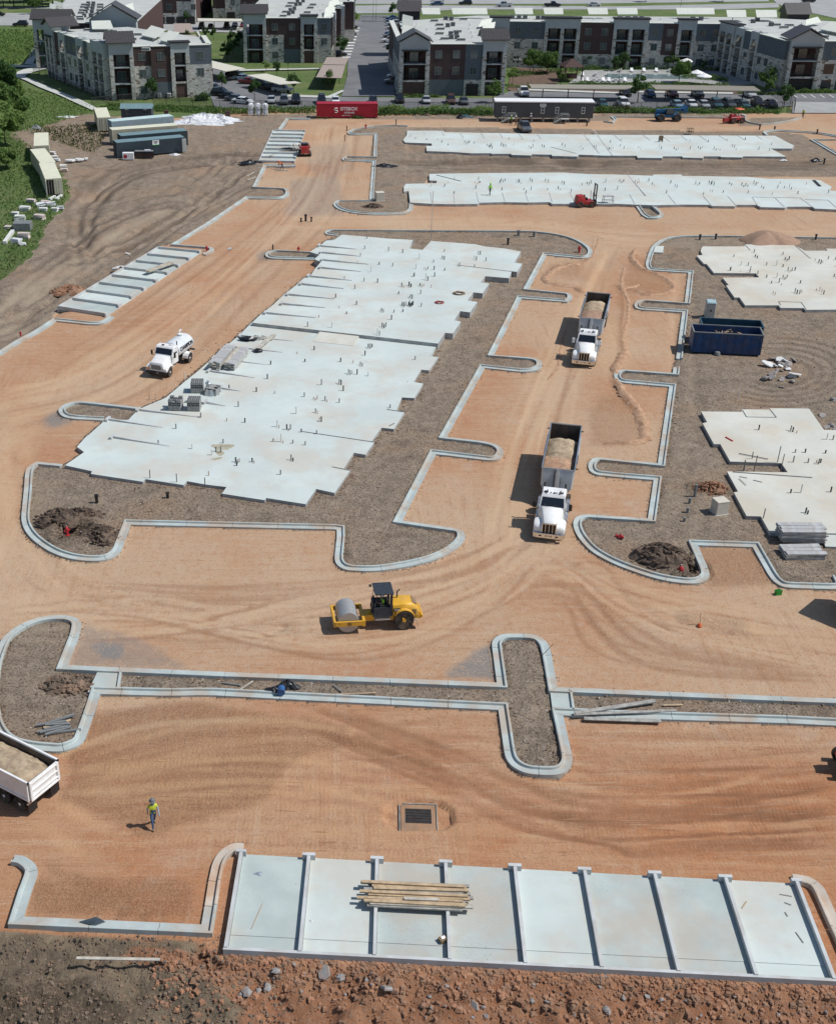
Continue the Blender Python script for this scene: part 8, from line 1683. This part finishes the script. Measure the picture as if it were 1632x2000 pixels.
for i,(x,y,s) in enumerate(((138,318,.9),(156,316,.9),(168,314,.6))): o=put(CHW[i],'tan_block',None,(*G(x,y)[:2],.4),.5*i);o.scale=(s,s,s);tag(o,['left','middle','right'][i]+' of three pale stone lumps on the grey soil by the containers','stone')
board((10,478),(26,455),'long white pipe lying in the grass by the bales','pvc_white',.5,.4);board((97,392),(108,386),'left white pipe before the open container','pvc_white',.4,.3);board((110,392),(121,384),'right white pipe before the open container','pvc_white',.4,.3);board((42,245),(49,236),'white plank in the weeds below the trees','pvc_white',.4,.1);cloth('white_sheeting','white and red sheet in the weeds beyond the trees','plastic sheet',(134,229),2.2,.7,.25,'tarp_white',31)
cloth('grey_debris','grey debris heap at the grass edge below the trees','debris',(70,252),1.2,1.0,.8,'pipe_grey',33);cloth('plastic_sheeting','teal sheet over a dark object by the left end of the office','cover',(907,229),1.6,.8,.5,'bin_teal',35);cloth('grey_debris','small dark heap on the far dirt left of the office','debris',(833,226),.9,.6,.5,'soil_dark',36);cloth('grey_debris','black pump with a lid left of the office','pump',(898,232),.6,.5,1.0,'black_metal',37)
# --- cars
for nm,c in (('car_white',(.72,.73,.73)),('car_black',(.012,.013,.016)),('car_grey',(.10,.11,.12)),('car_silver',(.42,.44,.45)),('car_blue',(.03,.07,.16)),('car_teal',(.05,.12,.14)),('car_red',(.16,.02,.02)),('car_brown',(.10,.055,.045)),('car_sky',(.22,.34,.42))): M(nm,c,.25,.1 if nm != 'car_white' else 0,var=0,spec=.6)
def car_proto(kind):
    t=thing('parked_car','x','car',(0,0,0),0,'cars parked beyond the fence');mb=MB()
    if kind == 'sedan': L,H1,cab,zt,hw=4.7,.92,[(-1.55,.05),(-.75,1),(.55,1),(1.25,.05)],1.42,.88
    elif kind == 'suv': L,H1,cab,zt,hw=4.8,1.05,[(-2.25,.05),(-2.0,1),(.35,1),(1.15,.05)],1.75,.93
    else: L,H1,cab,zt,hw=5.8,1.15,[(-.75,.05),(-.55,1),(.75,1),(1.45,.05)],1.9,.98
    a=L/2;secs=[]
    for y,z0,z1,k in ((-a,.45,H1-.12,.86),(-a+.15,.30,H1-.02,.95),(-a+.9,.24,H1,1),(0,.22,H1,1),(a-1.1,.24,H1-.02,1),(a-.2,.30,H1-.16,.93),(a,.45,H1-.30,.82)):
        w=hw*k;secs.append([(-w*.96,y,z0),(-w,y,(z0+z1)/2),(-w*.94,y,z1-.05),(-w*.8,y,z1),(w*.8,y,z1),(w*.94,y,z1-.05),(w,y,(z0+z1)/2),(w*.96,y,z0)])
    mb.loft(secs);mb.build('body','car_paint',t,smooth=True)
    if kind == 'pickup':
        mb=MB();mb.box(-hw*.82,hw*.82,-a+.12,-.95,H1-.02,H1+.006);mb.build('cargo_bed','black_plastic',t)
    mb=MB();w0,w1=hw*.86,hw*.70;P=cab;mb.hexa([(-w0,P[0][0],H1-.03),(w0,P[0][0],H1-.03),(w0,P[3][0],H1-.03),(-w0,P[3][0],H1-.03),(-w1,P[1][0],zt-.07),(w1,P[1][0],zt-.07),(w1,P[2][0],zt-.07),(-w1,P[2][0],zt-.07)]);mb.build('windows','glass_dark',t)
    mb=MB();mb.hexa([(-w1-.04,P[1][0]-.04,zt-.09),(w1+.04,P[1][0]-.04,zt-.09),(w1+.04,P[2][0]+.04,zt-.09),(-w1-.04,P[2][0]+.04,zt-.09),(-w1*.9,P[1][0]+.05,zt),(w1*.9,P[1][0]+.05,zt),(w1*.9,P[2][0]-.05,zt),(-w1*.9,P[2][0]-.05,zt)])
    for s in (-1,1): panel(mb,[(s*(w0+.0),.0,H1-.02),(s*(w0+.0),.12,H1-.02),(s*(w1+.01),.10,zt-.08),(s*(w1+.01),.0,zt-.08)],.02)
    mb.build('roof','car_paint',t)
    for y in (-L*.30,L*.31):
        for s in (-1,1):
            mb=MB();mb.lathe([(.16,-.10),(.33,-.11),(.34,0),(.33,.11),(.16,.10)],'x',(0,0,0),12);wv=mb.build('wheel','tyre',t);wv.location=(s*(hw-.09),y,.34);mb=MB();mb.lathe([(.19,s*.09),(.001,s*.10)],'x',(0,0,0),10);mb.build('rim','alu',wv)
    for s in (-1,1):
        mb=MB();mb.box(s*hw*.62-.16,s*hw*.62+.16,a-.13,a-.03,H1-.36,H1-.24);mb.build('headlight','headlight',t);mb=MB();mb.box(s*hw*.66-.12,s*hw*.66+.12,-a+.0,-a+.08,H1-.3,H1-.16);mb.build('tail_lamp','lamp_red',t)
    return t
M('car_paint',(.3,.3,.3),.3,var=0)
PC={k: car_proto(k) for k in ('sedan','suv','pickup')};used=set()
def car(p,kind,col,rz,label,name='parked_car',grp=None,z=GZ+.01):
    loc=(*G(*p)[:2],z);pr=PC[kind]
    t=copy_tree(pr,loc,rz,label,grp);t.name=name;recolor(t,'car_paint','car_'+col);return t
D=math.radians
row=((530,204,'sedan','silver','left-hand silver car just right of the bulk bags'),(555,206,'suv','grey','dark grey car between the silver car and the dark pickup'),(578,204,'pickup','black','dark pickup left of the red container'),(628,205,'suv','black','black car behind the left end of the red container'),(655,205,'sedan','white','white car peeping over the red container'),(728,204,'sedan','black','black car behind the right end of the red container'),(780,203,'suv','black','black SUV right of the red container'),(832,204,'sedan','silver','silver car in the fence row before the front wing'),(880,205,'suv','brown','brown car in the fence row before the front wing'),(905,206,'sedan','grey','grey car beside the brown car'),(1175,211,'sedan','teal','teal car half hidden right of the office'),(1216,211,'suv','white','white car between hedge and long carport'),(1320,213,'sedan','sky','pale blue car above the blue telehandler'),(1348,212,'sedan','white','white car right of the pale blue car'),(1372,213,'sedan','silver','silver hatchback third in the right fence row'),(1397,213,'suv','teal','dark teal car fourth in the right fence row'),(1422,213,'suv','grey','dark grey car fifth in the right fence row'),(1450,213,'sedan','teal','teal car behind the orange canopy'),(1477,211,'suv','black','black car seventh in the right fence row'),(1503,211,'sedan','grey','last grey car of the right fence row'))
for (x,y,k,c,lb) in row: car((x,y-2),k,c,PI+random.uniform(-.04,.04),lb,grp='cars in the row behind the fence')
for (x,y,k,c,lb) in ((1220,188,'suv','black','black SUV under the right end of the long carport'),(1268,190,'sedan','blue','dark blue car at the left of the pool carport'),(1312,190,'sedan','red','maroon car under the pool carport'),(1361,190,'suv','grey','dark car in the middle under the pool carport'),(1462,191,'suv','silver','silver SUV at the right end of the pool carport')): car((x,y),k,c,PI,lb,grp='cars under the court carports')
car((1021,187),'pickup','white',PI,'white pickup at the left end of the long carport')
for (x,y,k,c,lb) in ((460,152,'suv','black','black SUV under the corner carport'),(474,158,'sedan','sky','blue car between the two cream carports'),(486,165,'sedan','red','red car tucked under the second cream carport'),(512,172,'suv','black','black car in the shade of the second cream carport'),(530,177,'sedan','black','black sedan beside the silver SUV'),(552,181,'suv','silver','silver SUV at the near end of the second cream carport')): car((x,y),k,c,math.radians(-105),lb,grp='cars in the middle lot')
for (x,y,k,c,lb) in ((434,189,'suv','black','black SUV, first of four angled cars'),(447,194,'sedan','black','black sedan, second of four angled cars'),(460,199,'sedan','grey','grey sedan, third of four angled cars'),(474,204,'sedan','white','white sedan, nearest of four angled cars'),(416,177,'sedan','silver','silver car at the corner of the left block')): car((x,y),k,c,math.radians(-112),lb,grp='angled cars in the middle lot')
for (x,y,k,c,lb) in ((685,57,'sedan','black','black sedan farthest up the drive by the middle block'),(682,70,'sedan','grey','grey car behind the black SUV by the middle block'),(675,77,'suv','black','black SUV beside the middle block'),(661,111,'sedan','black','black car half hidden by a tree at the middle block')): car((x,y),k,c,-PI/2,lb,grp='cars by the middle block')
for (x,y,k,c,lb) in ((766,40,'sedan','blue','blue car at the top of the drive'),(767,45,'sedan','blue','second blue car at the top of the drive'),(769,51,'suv','silver','silver SUV on the right of the drive'),(769,58,'sedan','silver','silver-green car on the right of the drive'),(766,69,'sedan','blue','dark blue car on the right of the drive'),(763,75,'sedan','grey','grey-blue car on the right of the drive'),(761,84,'suv','white','white SUV on the right of the drive'),(766,93,'sedan','silver','silver sedan on the right of the drive'),(774,154,'sedan','silver','silver car in the shade of the front wing'),(770,165,'suv','grey','grey SUV in the shade of the front wing')): car((x,y),k,c,PI/2,lb,grp='cars right of the drive')
for (x,y,k,c,lb) in ((394,57,'suv','black','first black car along the far lawn'),(412,57,'sedan','black','second black car along the far lawn'),(443,56,'suv','black','third black car along the far lawn'),(459,54,'sedan','grey','grey car at the end of the far lawn row'),(475,54,'sedan','red','red car at the edge of the middle block')): car((x,y),k,c,PI,lb,grp='cars along the far lawn')
for (x,y,k,c,lb,r_) in ((790,10,'pickup','white','white pickup driving on the highway',1),(853,11,'sedan','blue','dark blue car on the highway',1),(908,10,'suv','black','black car on the highway, right of the blue one',1),(984,14,'pickup','silver','silver pickup towing on the highway',1),(1078,14,'pickup','black','black pickup on the highway',-1),(1159,13,'sedan','silver','silver car on the highway',-1),(1577,5,'suv','black','black SUV on the road at the upper right corner',1),(41,52,'suv','black','black car on the road at the left',1),(-3,32,'sedan','black','dark car cut by the left picture edge on the far road',1)): car((x,y),k,c,r_*PI/2,lb,'driving_car','cars on the highway',.12)
car((1023,256),'pickup','grey',PI+.05,'grey pickup truck parked in front of the site office','pickup_truck',None,.03)
for t in PC.values():
    for c in kids(t):
        for g in kids(c): bpy.data.objects.remove(g)
        bpy.data.objects.remove(c)
    bpy.data.objects.remove(t)
# --- trees, shrubs, weeds
def leaf_mat(name,c1,c2):
    m=bpy.data.materials.new(name);nt=nodes_of(m);out=N(nt,'ShaderNodeOutputMaterial');b=N(nt,'ShaderNodeBsdfPrincipled');b.inputs['Roughness'].default_value=.75;b.inputs['Specular IOR Level'].default_value=.2
    P=N(nt,'ShaderNodeNewGeometry').outputs['Position'];c=mixc(nt,ramp(nt,noise(nt,P,1.1,5,.7),.3,.7),c1,c2);link(nt,c,b.inputs['Base Color'])
    tr=N(nt,'ShaderNodeBsdfTranslucent');link(nt,c,tr.inputs[0]);mx=N(nt,'ShaderNodeMixShader');mx.inputs[0].default_value=.4;link(nt,b.outputs[0],mx.inputs[1]);link(nt,tr.outputs[0],mx.inputs[2]);link(nt,mx.outputs[0],out.inputs[0]);MATS[name]=m
leaf_mat('leaf_deep',(.042,.095,.032),(.10,.175,.052));leaf_mat('leaf_mid',(.07,.135,.036),(.15,.235,.065));leaf_mat('leaf_light',(.13,.21,.055),(.22,.32,.10));leaf_mat('leaf_olive',(.07,.085,.03),(.14,.15,.06));M('bark',(.10,.075,.055),.95,var=.25,vs=3)
def leaf_cloud(n,blobs,size,seed,upr=.35):
    """n small leaf sprays spread through several lobes"""
    r=np.random.default_rng(seed);k=r.integers(0,len(blobs),n);B=np.array(blobs)[k];d=r.normal(size=(n,3));d /= np.linalg.norm(d,axis=1)[:,None];q=(.45+.55*r.random(n)**.5)[:,None]
    C=B[:,:3]+d*q*B[:,3:6];u=r.normal(size=(n,3));u /= np.linalg.norm(u,axis=1)[:,None];w=np.cross(u,d+r.normal(size=(n,3))*.6);w /= np.linalg.norm(w,axis=1)[:,None]+1e-9
    s=size*(.5+r.random(n))[:,None];V=np.stack([C-u*s-w*s*.5,C+u*s*.2-w*s*.7,C+u*s+w*s*.4,C-u*s*.3+w*s*.7],1).reshape(-1,3);return V
def cloud_obj(name,V,mat,parent=None):
    me=bpy.data.meshes.new(name);n=len(V);me.vertices.add(n);me.vertices.foreach_set('co',V.astype(np.float32).ravel());me.loops.add(n);me.loops.foreach_set('vertex_index',np.arange(n,dtype=np.int32));me.polygons.add(n//4);me.polygons.foreach_set('loop_start',np.arange(0,n,4,dtype=np.int32));me.update(calc_edges=True);me.materials.append(MATS[mat]);return obj(name,me,parent)
def tree_proto(seed,leaf,h=5.0,spread=1.5,n=1100,dense=1.0):
    r=random.Random(seed);t=thing('tree','x','tree',(0,0,0));mb=MB();mb.tube([(0,0,-.1),(r.uniform(-.08,.08),0,h*.3),(r.uniform(-.15,.15),r.uniform(-.1,.1),h*.8)],.11*h/5,7,0,.03)
    bl=[(0,0,h*.72,spread*.55,spread*.55,h*.24)]
    for k in range(7):
        a=2*PI*k/7+r.uniform(-.4,.4);q=spread*r.uniform(.45,.8);z=h*r.uniform(.40,.78);c=(q*math.cos(a),q*math.sin(a),z);mb.tube([(0,0,h*r.uniform(.25,.45)),(c[0]*.5,c[1]*.5,z-.3),c],.035*h/5,5,0,.012);s=spread*r.uniform(.32,.55);bl.append((*c,s,s,s*r.uniform(.7,1.0)))
    mb.build('trunk','bark',t);cloud_obj('crown',leaf_cloud(int(n*dense),bl,.16*h/5,seed),leaf,t);return t
TP=[tree_proto(1,'leaf_deep'),tree_proto(2,'leaf_mid'),tree_proto(3,'leaf_deep',5.0,1.25),tree_proto(4,'leaf_light',5.0,1.7),tree_proto(5,'leaf_mid',5,2.2,2600)]
TPB=[tree_proto(7,'leaf_mid',10,4.2,7000),tree_proto(8,'leaf_light',10,4.6,7000),tree_proto(9,'leaf_deep',10,4.4,7000)]
def tree(p,h,label,k=None,pool=TP,base=5.0,grp='young trees around the apartments',z=.15,wide=1.0):
    t=copy_tree(pool[random.randrange(len(pool)) if k is None else k],(*G(*p)[:2],z),random.random()*6.3,label,grp);s=h/base;t.scale=(s*wide,s*wide,s);return t
TL=(((434,178),4.2,'small tree between the left block and the angled cars',2),((497,197),4.6,'slim tree in front of the angled cars',2),((443,121),5.2,'dark tree in the shade at the lawn edge by the middle block',0),((455,108),4.6,'second dark tree up the lawn edge by the middle block',0),((403,77),3.4,'left one of two small lawn trees',0),((417,78),3.3,'right one of two small lawn trees',2),((452,90),4.2,'thin tree in the middle of the lawn',2),((468,92),4.6,'tree at the left corner of the middle block',0),((520,141),2.8,'small light tree before the middle block',3),((540,149),3.6,'slim tree right of the second cream carport',2),((573,183),4.6,'tree at the near end of the second cream carport',0),((644,174),4.4,'tree in front of the lower brown carport',1),((666,112),5.6,'bushy tree by the right wall of the middle block',0),((650,127),2.2,'bright sapling above the upper brown carport',3),((688,52),5.5,'light green tree at the top of the drive',3),((680,40),4.6,'dark tree by the far end of the middle block',0),((766,35),4.8,'narrow tree at the upper right of the drive',2),((761,110),3.4,'small dark tree beside the front wing',0),((873,184),4.3,'tree before the slate wall of the front wing',1),((962,202),5.2,'tree at the right garage of the front wing',1),((1040,143),5.6,'left one of two round court trees',4),((1067,145),5.4,'right one of two round court trees',4),((1000,166),4.2,'light green tree at the court entrance',3),((1094,166),3.6,'bushy tree left of the gazebo',1),((1145,133),3.4,'olive tree at the back of the pool deck',3),((1216,138),4.6,'dark tree against the rear wing',0),((1200,140),3.8,'smaller dark tree against the rear wing',0),((1309,135),5.2,'round tree before the twin towers of the rear wing',4),((1324,163),5.2,'tree beside the front parasol',4),((1244,202),6.4,'dark slim tree between the two long carports',0),((1374,140),3.0,'dark bush at the inner corner of the court',0),((1493,180),6.0,'dark tree at the corner of the end wing',1),((1529,212),5.2,'dark tree at the fence end by the paved road',0),((298,194),4.8,'tree before the brown wall of the left block',0),((69,28),6.5,'lone tree by the road at the upper left',1),((366,84),3.6,'small tree on the roof line behind the left block',0),((365,48),4.2,'tree at the far garages',0),((282,53),3.0,'bush at the far garages',0),((398,26),3.4,'dark tree beyond the far lawn',0),((1500,186),3.6,'shrub below the corner tree of the end wing',1),((582,46),3.2,'hidden tree',0))
for p,h,lb,k in TL[:-1]: tree(p,h,lb,k)
for p,h,lb,k,wd in (((-16,262),10,'tall tree at the left picture edge, above the containers',0,1.0),((12,288),8.2,'bushy tree by the container row at the left edge',1,1.0),((30,246),7.6,'tree on the field side of the left grove',0,.95),((6,214),10,'tree at the back of the left grove',2,1.0),((-24,312),8.5,'tree at the near end of the left grove',1,1.1),((27,206),6.2,'smaller tree at the back edge of the left grove',1,1.0),((-30,230),11,'deep green tree behind the left picture edge',2,1.1),((14,330),3.6,'low bush below the left grove',1,1.3)): tree(p,h,lb,k,TPB,10,'trees of the left grove',wide=wd)
for i,(x,y,h) in enumerate(((-20,13,10),(8,16,9),(28,14,11),(48,16,8),(66,14,10),(84,15,9),(104,13,10),(-45,15,11),(122,8,11),(20,5,12),(60,4,12),(95,3,13))): tree((x,y),h,'tree of the distant wood at the upper left corner',i % 3,TPB,10,'trees of the distant wood',.1)
for i,(x,y,h) in enumerate(((440,10,5),(350,14,4),(395,11,4),(690,8,4),(1260,4,5),(1410,4,5),(865,3,5))): tree((x,y),h,'small roadside tree along the highway',1,TPB,10,'roadside trees',.1)
for t in TP+TPB:
    for c in kids(t): bpy.data.objects.remove(c)
    bpy.data.objects.remove(t)
def strip(name,pts,n,h,mat,size,seed,width=1.2,kind='stuff'):
    r=np.random.default_rng(seed);P=np.array([G(*p)[:2] for p in pts]);L=np.concatenate([[0],np.cumsum(np.linalg.norm(np.diff(P,axis=0),axis=1))]);t=r.random(n)*L[-1];i=np.clip(np.searchsorted(L,t)-1,0,len(P)-2);u=((t-L[i])/(L[i+1]-L[i]))[:,None];C=P[i]*(1-u)+P[i+1]*u
    C=C+r.normal(size=(n,2))*[.3,width*.4];hh=h*(.35+.9*np.array([vnoise(np.array([a]),np.array([b]),1.6,seed)[0] for a,b in C]));z=r.random(n)**.8*hh;B=np.concatenate([C,z[:,None]],1);d=r.normal(size=(n,3));d /= np.linalg.norm(d,axis=1)[:,None];w=np.cross(d,r.normal(size=(n,3)));w /= np.linalg.norm(w,axis=1)[:,None];s=size*(.5+r.random(n))[:,None]
    V=np.stack([B-d*s-w*s*.4,B+d*s*.2-w*s*.6,B+d*s+w*s*.4,B-d*s*.3+w*s*.6],1).reshape(-1,3);o=cloud_obj(name,V,mat);return tag(o,kind=kind)
strip('weeds',[(430,222),(540,219),(616,220)],2600,1.1,'leaf_mid',.17,3,2.2);strip('weeds',[(738,222),(850,220),(964,222)],4200,1.5,'leaf_light',.18,4,2.0);strip('weeds',[(738,224),(850,223),(964,225)],2200,1.0,'leaf_deep',.18,14,2.0);strip('weeds',[(1160,220),(1300,220),(1520,220)],5200,1.1,'leaf_mid',.17,5,1.8);strip('weeds',[(1160,219),(1230,219)],900,1.3,'leaf_olive',.17,6,1.5)
strip('hedge_bushes',[(385,197),(404,196)],1500,1.7,'leaf_deep',.16,7,1.0);strip('shrubs',[(1440,184),(1500,186),(1560,182),(1640,182)],2600,.9,'leaf_mid',.16,8,1.2);strip('shrubs',[(990,172),(1085,172),(1240,176),(1420,178)],3200,.8,'leaf_mid',.16,9,1.8);strip('shrubs',[(992,150),(1010,150),(1100,140),(1180,134),(1420,140)],3200,1.1,'leaf_mid',.16,10,1.8);strip('shrubs',[(1120,165),(1240,167),(1420,169)],2600,.8,'leaf_mid',.16,30,1.6);strip('shrubs',[(1330,152),(1420,160)],1300,1.2,'leaf_mid',.16,31,2.5);strip('shrubs',[(795,190),(860,190)],700,.7,'leaf_mid',.14,11,.8);strip('weeds',[(618,231),(650,231)],250,.5,'leaf_mid',.12,12,.6);strip('weeds',[(690,232),(708,232)],200,.7,'leaf_deep',.12,13,.4)
def tufts(name,P,n,h,mat,size,seed):
    r=np.random.default_rng(seed);Pw=np.array(W(P));lo,hi=Pw.min(0),Pw.max(0);C=lo+(hi-lo)*r.random((n*2,2));C=C[inpoly(C[:,0],C[:,1],Pw)][:n];n=len(C);zz=np.array([gz(a,b) for a,b in C]);B=np.concatenate([C,(zz+r.random(n)*h)[:,None]],1)
    d=r.normal(size=(n,3))*[.6,.6,1.2];d /= np.linalg.norm(d,axis=1)[:,None];w=np.cross(d,r.normal(size=(n,3)));w /= np.linalg.norm(w,axis=1)[:,None];s=size*(.5+r.random(n))[:,None];V=np.stack([B-d*s-w*s*.3,B+d*s*.2-w*s*.45,B+d*s+w*s*.3,B-d*s*.3+w*s*.45],1).reshape(-1,3);return tag(cloud_obj(name,V,mat),kind='stuff')
LG=[(-80,640),(0,550),(58,498),(112,415),(140,372),(112,330),(30,262),(-60,262)]
tufts('meadow_grass',LG,5000,.22,'leaf_mid',.18,21);tufts('meadow_grass',LG,6000,.28,'leaf_light',.18,22);tufts('meadow_grass',[(0,258),(60,258),(170,222),(210,214),(120,190),(40,170),(0,160),(-60,200)],6000,.28,'leaf_light',.2,23);tufts('meadow_grass',[(0,60),(90,60),(70,110),(30,128),(-40,128)],5000,.5,'leaf_light',.3,24);tufts('meadow_grass',[(190,215),(430,222),(430,212),(215,205)],4000,.5,'leaf_mid',.2,25);tufts('soil_weeds',[(60,260),(180,300),(200,285),(215,240),(90,250)],1600,.3,'leaf_olive',.2,26)
# --- chain link fence, one thing with posts, rails and mesh
def mesh_mat():
    m=bpy.data.materials.new('chain_link');nt=nodes_of(m);out=N(nt,'ShaderNodeOutputMaterial');b=N(nt,'ShaderNodeBsdfPrincipled');b.inputs['Base Color'].default_value=(.02,.022,.024,1);b.inputs['Roughness'].default_value=.6
    t=N(nt,'ShaderNodeBsdfTransparent');mx=N(nt,'ShaderNodeMixShader');P=N(nt,'ShaderNodeNewGeometry').outputs['Position'];s=N(nt,'ShaderNodeSeparateXYZ');link(nt,P,s.inputs[0]);f=None
    for sg in (1,-1):
        q=math_(nt,'ADD',s.outputs[0],math_(nt,'MULTIPLY',s.outputs[2],float(sg)));w=math_(nt,'LESS_THAN',math_(nt,'FRACT',math_(nt,'MULTIPLY',q,12.0)),.13);f=w if f is None else math_(nt,'MAXIMUM',f,w)
    link(nt,f,mx.inputs[0]);link(nt,t.outputs[0],mx.inputs[1]);link(nt,b.outputs[0],mx.inputs[2]);link(nt,mx.outputs[0],out.inputs[0]);MATS['chain_link']=m
mesh_mat()
def fence(label,pts,h=1.8,step=3.0):
    P=[Vector(G(*p)[:2]) for p in pts];t=thing('chain_link_fence',label,'fence',(P[0].x,P[0].y,.12),0,'dark wire fences');o=P[0]
    for a,b in zip(P[:-1],P[1:]):
        n=max(1,round((b-a).length/step))
        for k in range(n+(b == P[-1])):
            p=a.lerp(b,k/n)-o;q=put(FP,'fence_post',t,(p.x,p.y,0),0);q.scale=(1,1,h/1.8)
        a2,b2=a-o,b-o;mb=MB();mb.tube([(*a2,h-.03),(*b2,h-.03)],.03,5);mb.build('top_rail','trim_dark',t);d=(b-a).normalized();nn=Vector((-d.y,d.x))*.004;mb=MB();mb.hexa([(*(a2-nn),.05),(*(b2-nn),.05),(*(b2+nn),.05),(*(a2+nn),.05),(*(a2-nn),h-.06),(*(b2-nn),h-.06),(*(b2+nn),h-.06),(*(a2+nn),h-.06)]);mb.build('wire_mesh','chain_link',t)
mb=MB();mb.tube([(0,0,-.1),(0,0,1.82)],.045,6);FP=mb.build('fence_post','trim_dark');COL.objects.unlink(FP)
fence('dark wire fence between the middle lot and the building site',[(300,207),(430,214),(616,216),(960,219),(1160,217),(1340,218),(1525,217)]);fence('low dark fence on the lawn before the left block',[(180,205),(268,196),(298,196),(400,201)],1.4);fence('dark fence panel at the paved road end',[(1510,184),(1550,210),(1549,222)],1.9);fence('thin fence beside the left block path',[(66,142),(90,148),(150,178),(216,200)],1.3)
# --- lamp posts
for i,(p,h) in enumerate((((563,152),3.0),((671,60),6),((1087,163),5),((1135,162),4.6),((1206,170),5),((728,42),8),((734,42),8),((1328,14),7))):
    t=thing('lamp_post',['bollard lamp on the lawn path','lamp post at the top of the drive by the middle block','lamp post left of the gazebo','lamp post at the front of the loungers','lamp post at the right of the loungers','left tall pole at the far gate','right tall pole at the far gate','lamp post by the highway'][i],'lamp post',(*G(*p)[:2],.15),0,'lamp posts');mb=MB();mb.tube([(0,0,0),(0,0,h)],.06,6,0,.045);mb.build('pole','trim_dark',t);mb=MB();mb.box(-.25,.25,-.12,.12,h,h+.1);mb.build('lamp_head','trim_dark',t)
t=thing('entry_gate','black sliding gate across the top of the drive','gate',(*G(706,44)[:2],.15),0);Lg=G(757,44)[0]-G(706,44)[0]
mb=MB();mb.box(0,Lg,-.04,.04,1.5,1.6);mb.box(0,Lg,-.04,.04,.2,.3);mb.build('gate_frame','trim_dark',t)
for k in range(24): mb=MB();x=Lg*k/23;mb.box(x-.02,x+.02,-.02,.02,.3,1.5);mb.build('bar','trim_dark',t)
